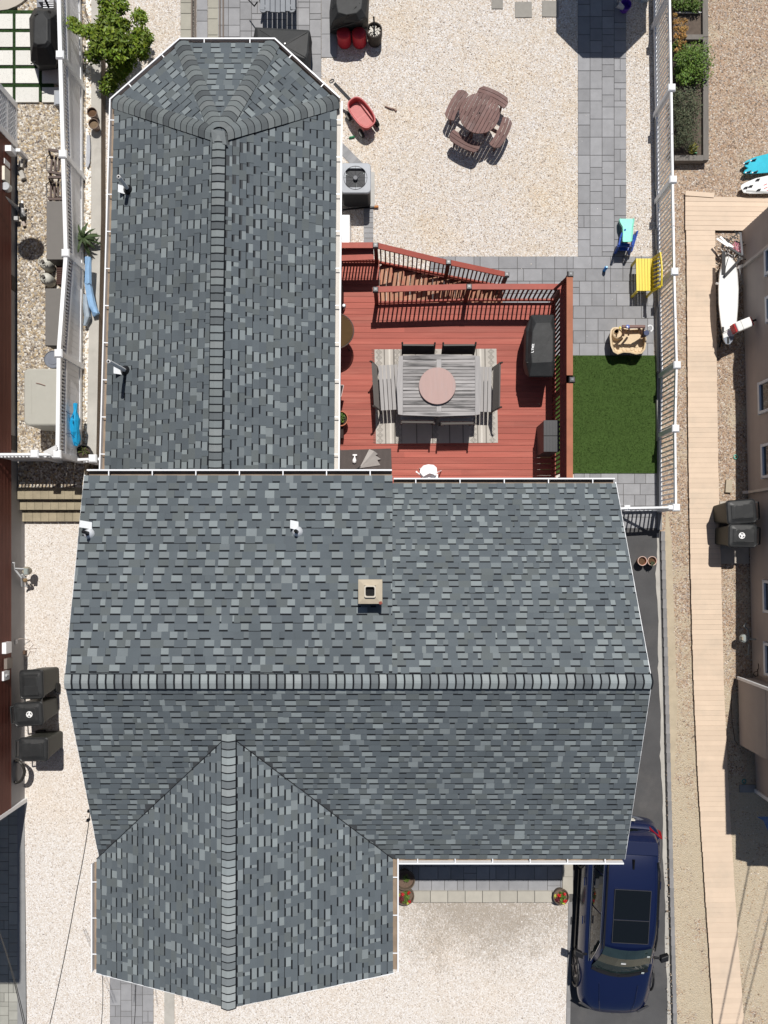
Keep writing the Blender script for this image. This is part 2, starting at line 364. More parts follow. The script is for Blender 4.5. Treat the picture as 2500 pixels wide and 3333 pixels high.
# pale concrete kerb along the driveway's right side
g = MB(); prev = None
random.seed(3)
rows = list(range(1735, 3500, 22))
for i, py in enumerate(rows):
    z = az(py) + 0.012; wd = 9 + 4 * math.sin(py * 0.021) * random.random() + 2 * random.random() - (4 if py < 1850 else 0)
    a, b = P(edgeR(py) - 4 - wd, py, z), P(edgeR(py) - 2.5, py, z)
    if prev: g.poly([prev[0], a, b, prev[1]])
    prev = (a, b)
struct('kerb_strip', g, CONC)
# retaining wall of blocks on the boundary
BLK = M('wall_block', (0.23, 0.225, 0.225), 0.9, namt=0.15, nscale=5, fine=0.07, objvar=0.12, bump=0.3, bscale=70)
bw = MB(); bw.box((0, 0, 0), (0.105, 0.262, 0.34)); bme = bw.mesh('block', BLK)
wall = MB(); a = P(2152, 1722, -0.5); b = P(2196, 3360, -0.5); wall.bar(a + Vector((.06, 0, 0)), b + Vector((.06, 0, 0)), 0.08, 0.3)
rw = struct('retaining_wall', wall, BLK)
n_ = 52
for i in range(n_):
    py = lerp(1745, 3345, i / (n_ - 1)); z = max(az(py) + 0.075, RZ + 0.035)
    p = P(edgeR(py) + 11, py, z); piece('block', bme, rw, (p.x, p.y, z - 0.17), R(-1.5 + random.uniform(-.8, .8)))
# kerb under the back fence
g = MB(); g.prism(pxpoly([(2131, -150), (2146, -150), (2155, 1725), (2141, 1725)], 0.05), -0.5, 0.05); struct('fence_kerb', g, CONCD)
# wooden boards on edge lying along the kerb
g = MB()
for y0, y1, dx in ((-100, 75, 0), (390, 620, 0), (745, 815, 2), (1000, 1210, 3), (1300, 1435, 4)):
    g.bar(P(2135 + dx, y0, 0.09), P(2137 + dx, y1, 0.09), 0.05, 0.1)
struct('kerb_boards', g, M('weathered_board', (0.34, 0.33, 0.31), 0.85, namt=0.2, nscale=5))

# ------------------------------------------------------------------ pavers
PV = {}
def paver_mesh(w_, h_, mat, t=0.06):
    key = (round(w_, 3), round(h_, 3), mat.name)
    if key not in PV:
        b = MB(); g_ = 0.011; e = 0.004
        x, y = (w_ - g_) / 2, (h_ - g_) / 2
        b.loft([[(-x, -y, -t), (x, -y, -t), (x, y, -t), (-x, y, -t)], [(-x, -y, -e), (x, -y, -e), (x, y, -e), (-x, y, -e)],
                [(-x + e, -y + e, 0), (x - e, -y + e, 0), (x - e, y - e, 0), (-x + e, y - e, 0)]], cap0=False)
        PV[key] = b.mesh('paver', mat)
    return PV[key]
def paving(name, x0, y0, x1, y1, z, unit=0.32, mat=None, skip=None, cols=None, seed=1, vertical=True):
    """lanes of random-length stones between world corners; lanes run along Y (or X)"""
    mat = mat or PAVE; rnd = random.Random(seed)
    base = MB(); base.prism(rect(x0, y0, x1, y1), z - 0.25, z - 0.009)
    root = struct(name, base, JOINT)
    a0, a1, b0, b1 = (x0, x1, y0, y1) if vertical else (y0, y1, x0, x1)
    n = cols or max(1, round((a1 - a0) / unit)); u = (a1 - a0) / n
    def put(ac, bc, aw, bl):
        xc, yc = (ac, bc) if vertical else (bc, ac); w_, h_ = (aw, bl) if vertical else (bl, aw)
        if skip and skip(xc, yc): return
        piece('paver', paver_mesh(w_, h_, mat), root, (xc, yc, z + rnd.uniform(-.002, .002)))
    ends = [b1 - 0.0] * n; i = 0
    cur = [b1] * n
    for i in range(n):
        b = b1; last = None
        while b > b0 + 1e-6:
            l_ = rnd.choice([u, u, u * 1.5, u * 0.5, u, u * 1.5])
            if last == l_ == u * 0.5: l_ = u
            last = l_
            l_ = min(l_, b - b0)
            if b - l_ - b0 < u * 0.25: l_ = b - b0
            if l_ > u * 0.9 and l_ < u * 1.2 and rnd.random() < 0.16:      # a full stone split in two
                put(a0 + i * u + u * 0.25, b - l_ / 2, u * 0.5, l_); put(a0 + i * u + u * 0.75, b - l_ / 2, u * 0.5, l_)
            else: put(a0 + i * u + u / 2, b - l_ / 2, u, l_)
            b -= l_
    return root
# long path to the back of the yard
paving('paver_path', X(1881), Y(835), X(2038), Y(-220), 0.012, cols=4, seed=4)
# patio between deck, fence and turf
def in_deck(x, y): return x < 3.85 and y < 5.95
paving('paver_patio', X(1400), Y(1158), X(2128), Y(835), 0.013, unit=0.325, seed=9, vertical=False,
       skip=lambda x, y: (x < 3.6 and y < 5.6) or (x < X(1435) and y < 6.1))
paving('paver_walk', X(1868), Y(1720), X(2138), Y(1538), 0.012, unit=0.325, seed=12, vertical=False)
paving('back_patio', X(706), Y(262), X(1045.5), Y(-200), 0.010, unit=0.33, seed=15)
paving('patio_corner', X(1046), Y(188), X(1098), Y(-200), 0.014, cols=1, seed=16)
paving('paver_step', X(1000), Y(262), X(1046), Y(188), 0.016, cols=1, unit=0.2, seed=17, vertical=True)
paving('paver_lane', X(640), Y(200), X(676), Y(-200), 0.012, cols=1, seed=18)
for xa, xb, sd in ((588, 623, 20), (677, 712, 21)):
    paving('edging_lane', X(xa), Y(200), X(xb), Y(-200), 0.014, cols=1, mat=PAVEL, seed=sd)
# slotted drain gaps between lanes
for xa in (631, 722):
    g = MB()
    g.prism(rect(X(xa - 8), Y(200), X(xa + 8), Y(-200)), -0.2, 0.003)
    s_ = struct('drain_bed', g, gravel('drain_stone_%d' % xa, [(0, (0.10, 0.09, 0.08)), (0.4, (0.2, 0.18, 0.16)), (0.7, (0.04, 0.04, 0.04))], 0.03))
    for dx in (-6, 5):
        b = MB(); b.bar(P(xa + dx, 200, 0.02), P(xa + dx, -200, 0.02), 0.035, 0.05); part('drain_rail', b, M('drain_rail', (0.16, 0.13, 0.11), 0.8), s_)
# narrow walk beside the wing and its slanting end
stepm = [0]
wk = struct('side_walk', MB().prism(rect(X(1183), Y(905), X(1216), Y(660)), -0.2, -0.002), JOINT)
for i in range(15): piece('paver', paver_mesh(0.27, 0.138, PAVE), wk, (X(1199.5), Y(668 + i * 16.6), 0.013))
wk2 = MB(); wk2.bar(P(1092, 470, -.05), P(1200, 578, -.05), 0.27, 0.09); wk = struct('slanted_walk', wk2, JOINT)
for i in range(12):
    t = i / 11.0; piece('paver', paver_mesh(0.135, 0.265, PAVE), wk, (X(lerp(1092, 1196, t)), Y(lerp(464, 568, t)), 0.012), R(-45))
# stepping stones at the top
ss = MB(); ss.prism(rect(X(1600), Y(36), X(1638), Y(-3)), -0.05, 0.012)
for i, (x0, y0, x1, y1, rz) in enumerate(((1600, -8, 1637, 30, 0), (1676, 7, 1731, 58, 1), (1764, 4, 1818, 56, -1))):
    b = MB(); b.box(((X(x0) + X(x1)) / 2, (Y(y0) + Y(y1)) / 2, -0.01), (X(x1) - X(x0), Y(y0) - Y(y1), 0.06), R(rz))
    solo('stepping_stone', b, M('stepping_slab', (0.27, 0.255, 0.23), 0.9, namt=0.12, nscale=6, fine=0.05, objvar=.1),
         ['leftmost and smallest grey stepping slab cut by the top edge', 'middle grey square stepping slab with stones strewn on it', 'clean grey square stepping slab nearest to the umbrella shadow'][i], 'stepping stone', 'stepping slabs at the top of the yard', bevel=0.006)
# artificial turf
g = MB(); g.prism(rect(3.9, Y(1541), X(2137), Y(1158)), -0.1, 0.03)
TURF = M('turf_base', (0.046, 0.085, 0.016), 0.95, namt=0.1, nscale=2.5, fine=0.5)
struct('artificial_turf', g, TURF)
def blades(name, x0, y0, x1, y1, z, n, h, mat, kind='stuff', seed=2, wd=0.006):
    rnd = random.Random(seed); m_ = MB()
    for _ in range(n):
        x, y, a = rnd.uniform(x0, x1), rnd.uniform(y0, y1), rnd.uniform(0, 6.28); hh = h * rnd.uniform(.6, 1.2)
        dx, dy = math.cos(a) * wd, math.sin(a) * wd; lx, ly = rnd.uniform(-.02, .02), rnd.uniform(-.02, .02)
        t = rnd.uniform(.6, 1.5)
        m_.add([(x - dx, y - dy, z), (x + dx, y + dy, z), (x + lx, y + ly, z + hh)], [(0, 1, 2)], 0, (t, t * rnd.uniform(.9, 1.15), t))
    o = struct(name, m_, mat, kind=kind); return o
blades('turf_grass', 3.92, Y(1540), X(2136), Y(1159), 0.03, 26000, 0.03, M('turf_blade', (0.062, 0.118, 0.022), 0.8, namt=0.1, nscale=1.2, attr=True))

# ------------------------------------------------------------------ roofs of the main house
HOUSE = thing('beach_house', 'large house with grey asphalt shingle roofs, stone chimney and white gutters', 'house', (-1.5, -1.0, 0.0))
random.seed(11)
TONES_BASE = [(0.178, 0.196, 0.207), (0.196, 0.216, 0.225), (0.150, 0.167, 0.178), (0.128, 0.142, 0.152), (0.166, 0.182, 0.190)]
TONES_TOOTH = [(0.094, 0.107, 0.119), (0.090, 0.103, 0.115), (0.099, 0.112, 0.123), (0.086, 0.098, 0.110), (0.100, 0.111, 0.116)]
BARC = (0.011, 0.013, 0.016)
SEGS = []        # every shingle tab: (projected size, roof part, mesh builder)
def proj_area(pts):
    q = [(p.x * F / (H - p.z), p.y * F / (H - p.z)) for p in pts]
    return abs(sum(q[i][0] * q[(i + 1) % 4][1] - q[(i + 1) % 4][0] * q[i][1] for i in range(4))) / 2
def roof(poly, n_courses, seed, thick=0.09, hide=None, dark=1.0, parent=None):
    """poly: 3-D, first two points are the eave; shingle courses from the eave to the ridge"""
    rnd = random.Random(seed)
    A, B = Vector(poly[0]), Vector(poly[1]); u = (B - A).normalized()
    nrm = u.cross(Vector(poly[2]) - A).normalized()
    if nrm.z < 0: nrm = -nrm
    v = nrm.cross(u)
    if v.z < 0: v = -v
    q = [((Vector(p) - A).dot(u), (Vector(p) - A).dot(v)) for p in poly]
    vmax = max(p[1] for p in q); e = vmax / n_courses
    def span(vv):
        xs = []
        for i in range(len(q)):
            a, b = q[i], q[(i + 1) % len(q)]
            if (a[1] - vv) * (b[1] - vv) <= 0 and abs(a[1] - b[1]) > 1e-9: xs.append(a[0] + (b[0] - a[0]) * (vv - a[1]) / (b[1] - a[1]))
        return (min(xs), max(xs)) if len(xs) >= 2 else None
    slab = MB(); top = [Vector(p) for p in poly]; lo = [p - Vector((0, 0, thick)) for p in top]
    if (top[1] - top[0]).cross(top[2] - top[0]).z < 0: top.reverse(); lo.reverse()
    k = len(top); slab.add(top + lo, [list(range(k)), list(range(2 * k - 1, k - 1, -1))] + [(i, i + k, (i + 1) % k + k, (i + 1) % k) for i in range(k)])
    r_ = part('roof', slab, M('roof_felt', (0.05, 0.055, 0.06), 0.9), HOUSE)
    def W(a, b, h): return A + u * a + v * b + nrm * h
    for c in range(n_courses):
        v0, v1 = c * e, (c + 1) * e
        s0, s1 = span(v0 + 1e-4), span(min(v1, vmax) - 1e-4)
        if not s0: continue
        if not s1: s1 = s0
        a, hi = min(s0[0], s1[0]), max(s0[1], s1[1]); x = a + rnd.uniform(-.25, 0); tooth = rnd.random() < .5
        shade = rnd.uniform(0.96, 1.04)
        while x < hi:
            w_ = rnd.choice([.12, .16, .19, .21, .23, .25]) if tooth else rnd.choice([.10, .15, .17, .19, .20, .21, .22])
            if rnd.random() < .06: w_ *= .35
            x2 = x + w_
            l0, h0 = max(x, s0[0]), min(x2, s0[1]); l1, h1 = max(x, s1[0]), min(x2, s1[1])
            if h0 <= l0 and h1 <= l1: x = x2; tooth = not tooth; continue
            if h0 < l0: l0 = h0 = (l0 + h0) / 2
            if h1 < l1: l1 = h1 = (l1 + h1) / 2
            if hide and hide(W((l0 + h0) / 2, v0, 0)): x = x2; tooth = not tooth; continue
            tb = 0.017 if tooth else 0.009
            tone = rnd.choice(TONES_TOOTH if tooth else TONES_BASE)
            if not tooth and rnd.random() < .22: tone = rnd.choice(TONES_TOOTH)
            s_ = shade * (1.02 if dark == .93 else dark) * rnd.uniform(.96, 1.04); tone = (tone[0] * s_ * 1.075, tone[1] * s_ * 1.105, tone[2] * s_ * 1.10)
            vb = v1 - 0.036 if not tooth else v1
            p = [W(l0, v0, tb), W(h0, v0, tb), W(h1, v1, tb - .006), W(l1, v1, tb - .006)]
            bt = [W(l0, v0, 0), W(h0, v0, 0), W(h1, v1, 0), W(l1, v1, 0)]
            m_ = MB()
            def ad(idx, t): m_.add([ (p + bt)[i] for i in idx], [(0, 1, 2, 3)], 0, t)
            flip = (p[1] - p[0]).cross(p[3] - p[0]).dot(nrm) < 0
            def orient(idx): return idx[::-1] if flip else idx
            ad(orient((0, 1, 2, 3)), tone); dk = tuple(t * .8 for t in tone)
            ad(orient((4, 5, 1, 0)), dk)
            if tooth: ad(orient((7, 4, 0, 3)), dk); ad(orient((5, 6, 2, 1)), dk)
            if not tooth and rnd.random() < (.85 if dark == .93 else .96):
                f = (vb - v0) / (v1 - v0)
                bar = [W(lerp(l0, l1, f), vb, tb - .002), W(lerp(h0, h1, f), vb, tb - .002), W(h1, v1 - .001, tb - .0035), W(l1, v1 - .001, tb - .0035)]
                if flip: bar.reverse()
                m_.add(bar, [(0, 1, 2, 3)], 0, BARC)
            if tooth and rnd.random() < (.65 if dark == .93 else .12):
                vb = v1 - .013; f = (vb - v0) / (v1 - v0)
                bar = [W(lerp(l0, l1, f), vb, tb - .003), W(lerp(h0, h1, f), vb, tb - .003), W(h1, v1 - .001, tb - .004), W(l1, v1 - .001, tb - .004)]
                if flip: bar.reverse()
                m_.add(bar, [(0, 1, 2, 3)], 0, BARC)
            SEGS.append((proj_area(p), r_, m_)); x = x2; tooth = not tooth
    return r_
CAPM = SHING
CAPT = [(0.235, 0.265, 0.275), (0.26, 0.29, 0.295), (0.18, 0.20, 0.21), (0.15, 0.168, 0.178), (0.285, 0.31, 0.315)]
def ridge(p0, p1, n, wdt, slope, parent, seed, dim=1.0, band=0.014, rise=0.028, edge=True, bow=.012):
    """bent ridge caps laid from p0 to p1, each lapping the last, every one its own piece"""
    rnd = random.Random(seed); p0, p1 = Vector(p0), Vector(p1); t = (p1 - p0) / n; tl = t.length; tu = t.normalized()
    side = tu.cross(Vector((0, 0, 1))).normalized(); up = side.cross(tu)
    sec = [(-1, -1.0), (-.90, -.88), (-.5, -.45), (-.16, -.1), (.16, -.1), (.5, -.45), (.90, -.88), (1, -1.0)]
    for i in range(n):
        c0 = p0 + t * i; tone = rnd.choice(CAPT); k_ = dim * rnd.uniform(.85, 1.08); tone = tuple(c * k_ for c in tone)
        m_ = MB()
        def row(f, h):
            return [c0 + t * f + side * (a * wdt / 2) + up * (b * wdt / 2 * slope + h) + tu * (bow * (1 - a * a) * (1 if f > .5 else 1)) for a, b in sec]
        fb = 1 - band / tl
        r0, r1, r2 = row(0, rise * .45), row(fb, rise * .8), row(1.0, rise * .82)
        for k in range(7):
            m_.add([r0[k], r0[k + 1], r1[k + 1], r1[k]], [(0, 1, 2, 3)], 0, BARC if edge and k in (0, 6) else tone)
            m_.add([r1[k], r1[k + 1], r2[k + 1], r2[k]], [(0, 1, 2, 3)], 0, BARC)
            lo2 = [q - up * rise * .8 for q in r2]
            m_.add([r2[k], r2[k + 1], lo2[k + 1], lo2[k]], [(0, 1, 2, 3)], 0, tuple(c * .6 for c in tone))
        for s_ in (0, 7):
            m_.add([r0[s_], r2[s_], r2[s_] - up * .03, r0[s_] - up * .03], [(0, 1, 2, 3)], 0, BARC)
        part('ridge_cap', m_, SHING, parent)
ZR, ZF, ZL, ZB = H - 13.5, H - 15.08, H - 14.35, H - 15.7
XL_, XR_, XS = -6.305, 4.855, -0.078
YR, YF, YBL, YBR = -2.50, -6.551, 1.503, 1.467
GX0, GX1, GXR, GZ, GYF, GYA = -6.36, -0.075, -3.29, 5.25, -9.0, -3.65
def under_gable(p):                                   # that stretch of the front slope lies below the gable roof
    t = (p.y - GYA) / (YF - GYA)
    if t < 0: return False
    return lerp(GXR, GX0, t) < p.x < lerp(GXR, GX1, t)
r_front = roof([(XL_, YF, ZF), (XR_, YF, ZF), (XR_, YR, ZR), (XL_, YR, ZR)], 33, 1, hide=under_gable, dark=.93)
r_bl = roof([(XL_, YBL, ZL), (XS, YBL, ZL), (XS, YR, ZR), (XL_, YR, ZR)], 26, 2)
r_br = roof([(XS, YBR, ZB), (XR_, YBR, ZB), (XR_, YR, ZR), (XS, YR, ZR)], 32, 3)
ridge((XL_, YR, ZR + .05), (XR_, YR, ZR + .05), 69, 0.30, .36, r_bl, 5, band=.034)
# front gable: each slope ends in the valley on the front plane
def zfront(y): return lerp(ZR, ZF, (YR - y) / (YR - YF))
r_gl = roof([(GX0, GYF + .02, ZF), (GX0, YF, ZF), (GXR, GYA, GZ), (GXR, GYF, GZ)], 24, 6, dark=1.06)
r_gr = roof([(GX1, GYF + .02, ZF), (GX1, YF, ZF), (GXR, GYA, GZ), (GXR, GYF, GZ)], 25, 7, dark=1.06)
ridge((GXR, GYA + .05, GZ + .05), (GXR, GYF, GZ + .05), 35, 0.30, .34, r_gl, 8, band=.022)
# rear wing with its three-sided end
ZE, ZW = 3.3, 4.0
wA, wB, wC, wD = P(374, 330, ZE), P(590, 141, ZE), P(888, 141, ZE), P(1096, 330, ZE)
wG = P(713, 440, ZW); wS = P(701, 1530, ZW); wE = P(1087, 1530, ZE); wF = P(341, 1530, ZE)
def ext(a, b, y=0.9): a, b = Vector(a), Vector(b); return a + (b - a) * ((a.y - y) / (a.y - b.y))
wE2, wF2, wS2 = ext(wD, wE), ext(wA, wF), ext(wG, wS)
r_wl = roof([wF2, wA, wG, wS2], 17, 21, dark=.97)
r_wr = roof([wD, wE2, wS2, wG], 17, 22)
r_b1 = roof([wA, wB, wG], 16, 23); r_b2 = roof([wB, wC, wG], 17, 24); r_b3 = roof([wC, wD, wG], 16, 25)
up_ = Vector((0, 0, .045))
for k, (q, sd) in enumerate(((wA, 31), (wB, 32), (wC, 33), (wD, 34))):
    ridge(Vector(wG) + up_ + (Vector(q) - Vector(wG)) * .05, Vector(q) + up_ * .6, 17, 0.34, .20, r_b2, sd, dim=.56, band=.018, rise=.016, edge=False, bow=.05)
ridge(Vector(wG) + up_, Vector(wS2) + up_, 47, 0.30, .28, r_wl, 35, dim=.72, band=.022)
sd_ = MB(); sd_.lathe([(.21, -.06), (.18, .02), (.05, .035)], Vector(wG) + Vector((0, -.06, .02)), 4, rz=.785, sy=1.3); part('ridge_cap', sd_, M('cap_patch', (.15, .165, .17), .9, fine=.2), r_b2)
# the 290 tabs that show largest are pieces; all others stay geometry in one part
SEGS.sort(key=lambda s: -s[0])
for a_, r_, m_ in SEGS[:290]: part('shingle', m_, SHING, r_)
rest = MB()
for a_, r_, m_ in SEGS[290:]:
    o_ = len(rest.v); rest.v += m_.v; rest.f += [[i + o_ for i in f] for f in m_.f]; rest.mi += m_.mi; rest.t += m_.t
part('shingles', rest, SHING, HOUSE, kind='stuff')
# valley and seam lines
vl = MB()
for x_ in (GX0, GX1): vl.bar((GXR, GYA + .02, GZ + .022), (x_, YF, ZF + .022), .012, .01)
part('valley_line', vl, BLACKM, HOUSE)
vl = MB(); vl.prism(rect(XS - .01, YR, XS + .01, YBL), ZB, ZB + .01)
sm = MB()
sm.add([(XS, YR, ZR + .004), (XS, YBL, ZL + .004), (XS, YBL, ZL - .12), (XS, YBR, ZB - .05), (XS, YR, ZR - .05)], [(0, 1, 2, 3, 4)]); part('end_panel', sm, SIDING, HOUSE)

# gutters: a trough with a white lip, hangers across it
def gutter(pts, zt, out, hang, inner=None, wd=0.115):
    """pts: eave line at roof edge (world xy), out: outward unit side (+1 left of travel, -1 right)"""
    m_ = MB(); pts = [Vector((p[0], p[1], zt)) for p in pts]
    offs = []
    n = len(pts); dirs = [(pts[i + 1] - pts[i]).normalized() for i in range(n - 1)]
    for i in range(n):
        d0 = dirs[max(0, i - 1)]; d1 = dirs[min(i, n - 2)]
        n0 = Vector((-d0.y, d0.x, 0)) * out; n1 = Vector((-d1.y, d1.x, 0)) * out; b = (n0 + n1).normalized(); offs.append(b / max(.5, b.dot(n0)))
    # section: inner wall, bottom, outer wall, lip
    sec = [(0.0, .0, 1), (0.0, -.10, 1), (wd * .8, -.10, 1), (wd - .018, -.0, 0), (wd - .018, .012, 0), (wd + .012, .012, 0), (wd + .012, -.02, 0), (wd * .82, -.115, 0), (-.02, -.115, 0)]
    rows = [[p + o * a + Vector((0, 0, b)) for a, b, _ in sec] for p, o in zip(pts, offs)]
    for i in range(n - 1):
        for k in range(len(sec) - 1):
            m_.add([rows[i][k], rows[i + 1][k], rows[i + 1][k + 1], rows[i][k + 1]], [(0, 1, 2, 3)], 1 if sec[k][2] and k < 2 else 0)
    for rw_ in (rows[0], rows[-1]): m_.add([rw_[k] for k in (0, 1, 2, 3, 6, 7, 8)], [(0, 1, 2, 3, 4, 5, 6)], 0)
    g_ = part('gutter', m_, [WHITE, inner or GUT], HOUSE)
    for i in range(n - 1):
        ln = (pts[i + 1] - pts[i]).length; k = max(1, round(ln / hang))
        for j in range(k):
            t = (j + .5) / k; c = pts[i].lerp(pts[i + 1], t); nn = Vector((-dirs[i].y, dirs[i].x, 0)) * out
            h_ = MB(); h_.bar(c + Vector((0, 0, .004)), c + nn * wd + Vector((0, 0, .004)), .022, .006); part('gutter_hanger', h_, WHITE, g_)
    return g_
gutter([wF2.xy + Vector((-.005, 0)), wA.xy, wB.xy, wC.xy, wD.xy], ZE - .01, 1, .83)
gutter([wD.xy + Vector((.004, .01)), wE2.xy], ZE - .012, 1, .83, inner=M('sunlit_gutter_bed', (.56, .53, .49), .6, namt=.1, nscale=2))  # pale inside colour imitates sunlight falling into this gutter
gutter([(XL_ + .05, YBL), (XS - .01, YBL)], ZL - .01, 1, .9)
gutter([(XS + .02, YBR), (XR_ - .02, YBR)], ZB - .01, 1, .9)
gutter([(GX1 + .13, YF), (XR_ - .02, YF)], ZF - .01, -1, .85)
gutter([(GX0, YF - .12), (GX0, GYF + .03)], ZF - .01, -1, .85)
gutter([(GX1, YF + .0), (GX1, GYF + .03)], ZF - .01, 1, .85)
# rake trim
tr = MB()
for a, b in (((XL_, YF, ZF), (XL_, YR, ZR)), ((XL_, YBL, ZL), (XL_, YR, ZR)), ((XR_, YF, ZF), (XR_, YR, ZR)), ((XR_, YBR, ZB), (XR_, YR, ZR)), ((GX0, GYF, ZF), (GXR, GYF, GZ)), ((GX1, GYF, ZF), (GXR, GYF, GZ))):
    tr = MB(); tr.bar(Vector(a) + Vector((0, 0, -.09)), Vector(b) + Vector((0, 0, -.09)), .03, .15); part('rake_trim', tr, WHITE, HOUSE)

# walls
wl = MB(); i_ = .3
wl.add([(XL_ + i_, YF + i_, -.3), (XR_ - i_, YF + i_ + 1.2, -.3), (XR_ - i_, YBR - .45, -.3), (XL_ + i_, YBL - i_, -.3)] , [(0, 1, 2, 3)])
def wallbox(poly, z0, z1):
    b = MB(); b.prism(poly, z0, z1); return part('wall', b, SIDING, HOUSE)
wallbox(rect(XL_ + i_, YF + 1.15, XR_ - i_, YBR - .4), -.5, ZB - .1)
wallbox(rect(XL_ + .32, -1.5, XS - .02, YBL - .35), ZB - .1, ZL - .1)
wallbox(rect(GX0 + i_, GYF + .35, GX1 - i_, YF + 1.1), -.5, ZF - .12)
cs = [Vector(p) for p in (wF2, wA, wB, wC, wD, wE2)]; cc = sum(cs, Vector()) / 6
wallbox([(lerp(cc.x, p.x, .9), lerp(cc.y, p.y, .93) if i not in (0, 5) else p.y) for i, p in enumerate(cs)], -.4, ZE - .08)
gb = MB()
gb.add([(XL_ + i_, YR, ZR - .2), (XL_ + i_, YF + 1.2, zfront(YF + 1.2) - .15), (XL_ + i_, YF + 1.2, ZB - .1), (XL_ + i_, YBL - .4, ZB - .1), (XL_ + i_, YBL - .4, ZL - .15)], [(0, 1, 2, 3, 4)])
gb.add([(XR_ - i_, YR, ZR - .2), (XR_ - i_, YF + 1.2, zfront(YF + 1.2) - .15), (XR_ - i_, YF + 1.2, ZB - .1), (XR_ - i_, YBR - .4, ZB - .08)], [(0, 1, 2, 3)])
gb.add([(GX0 + i_, GYF + .35, ZF - .12), (GX1 - i_, GYF + .35, ZF - .12), (GXR, GYF + .35, GZ - .15)], [(0, 1, 2)])
part('gable_wall', gb, SIDING, HOUSE)
# porch post at the right front corner
pp = MB(); pp.box((XR_ - .45, YF + .3, (ZF + FZ) / 2 - .05), (.16, .16, ZF - FZ - .1)); part('porch_post', pp, WHITE, HOUSE)
# chimney
ch = MB(); z1 = 5.84; a, b = P(1166, 1886.5, z1), P(1244.5, 1965.5, z1)
ch.box(((a.x + b.x) / 2, (a.y + b.y) / 2, 5.4), (b.x - a.x - .06, a.y - b.y - .06, .78))
ch_ = part('chimney', ch, M('chimney_side', (.30, .27, .23), .9, namt=.15), HOUSE)
cp = MB(); f0, f1 = P(1186, 1906, z1 + .05), P(1223, 1945, z1 + .05)
o4 = [(a.x, b.y), (b.x, b.y), (b.x, a.y), (a.x, a.y)]; i4 = [(f0.x, f1.y), (f1.x, f1.y), (f1.x, f0.y), (f0.x, f0.y)]
for k in range(4):
    j = (k + 1) % 4
    cp.add([(*o4[k], z1 - .02), (*o4[j], z1 - .02), (*i4[j], z1 + .012), (*i4[k], z1 + .012)], [(0, 1, 2, 3)])
    cp.add([(*o4[k], z1 - .13), (*o4[j], z1 - .13), (*o4[j], z1 - .02), (*o4[k], z1 - .02)], [(0, 1, 2, 3)])
part('chimney_cap', cp, M('cap_mortar', (.44, .38, .29), .9, namt=.12, nscale=7, fine=.08), ch_)
fl = MB()
def ring4(s, z): cx, cy = (f0.x + f1.x) / 2, (f0.y + f1.y) / 2; return [(cx + x, cy + y, z) for x, y in rrect(-(f1.x - f0.x) / 2 * s, -(f0.y - f1.y) / 2 * s, (f1.x - f0.x) / 2 * s, (f0.y - f1.y) / 2 * s, .03, 3)]
fl.loft([ring4(1, z1 - .05), ring4(1, z1 + .06), ring4(.80, z1 + .06), ring4(.78, z1 - .04)], cap0=False, cap1=False)
part('flue_liner', fl, M('flue_clay', (.55, .50, .42), .8, namt=.1), ch_)
bt_ = MB(); bt_.poly([(x, y, z1 - .035) for x, y, z in ring4(.8, 0)]); part('flue_dark_sheet', bt_, DARK, ch_)  # black sheet just under the rim imitates the darkness inside the flue
bk = MB(); q = P(1239, 1962, z1 - .03); bk.box(q, (.055, .055, .05), .4); part('broken_brick', bk, M('red_brick', (.25, .07, .05), .9), ch_)
# vent pipes through the roof
def vent(base, top, mat, r, plate, flash=True):
    base, top = Vector(base), Vector(top)
    m_ = MB(); m_.tube([base - Vector((0, 0, .1)), top], r, 10, caps=False); m_.tube([top, top - Vector((0, 0, .12))], r * .78, 10); 
    v_ = part('vent_pipe', m_, mat, HOUSE, smooth=True)
    b = MB(); b.lathe([(.115, -.02), (.11, .02), (.06, .09), (r + .006, .10)], base, 14, cap1=False); part('pipe_boot', b, BLACKM if plate is None else M('lead_flashing', (.72, .74, .77), .3, namt=.08, metal=.3), v_, smooth=True)
    i2 = MB(); i2.lathe([(r * .5, -.005), (r * .5, .0)], top + Vector((0, 0, .003)), 10); part('pipe_bore', i2, DARK, v_)
    return v_
PIPEW = M('pvc_white', (.78, .78, .78), .4, namt=.03)
LEAD = M('bright_flashing', (.82, .84, .86), .3, namt=.04, spec=.6)
def flash_plate(v_, c, w_, h_, nrm):
    m_ = MB(); u = Vector((1, 0, 0)); u = (u - nrm * u.x).normalized(); vv_ = nrm.cross(u)
    m_.box(Vector(c) + nrm * .03, (w_, h_, .006), mat=Matrix((u, vv_, nrm)).transposed()); part('flashing', m_, LEAD, v_)
nl = Vector((-.26, 0, 1)).normalized()
zp = 3.41; v1_ = vent(P(418, 618, zp), P(386, 575, 3.97), PIPEW, .045, None); flash_plate(v1_, P(402, 619, zp + .0), .2, .28, nl)
zp = 3.43; v1_ = vent(P(409, 1206, zp), P(353, 1176, 4.39), PIPEW, .045, None); flash_plate(v1_, P(388, 1207, zp - .0), .2, .26, nl)
nb = Vector((0, .208, 1)).normalized()
def zbl(py):
    y = Y(py, 5.1); return lerp(ZL, ZR, (YBL - y) / (YBL - YR))
zp = zbl(1735); v1_ = vent(P(291, 1738, zp), P(271, 1731, zp + .33), BLACKM, .035, 1); flash_plate(v1_, P(292, 1711, zp - .01), .36, .20, nb)
zp = zbl(1730); v1_ = vent(P(968, 1731, zp), P(962, 1728, zp + .24), BLACKM, .035, 1); flash_plate(v1_, P(968, 1712, zp - .02), .34, .24, nb)

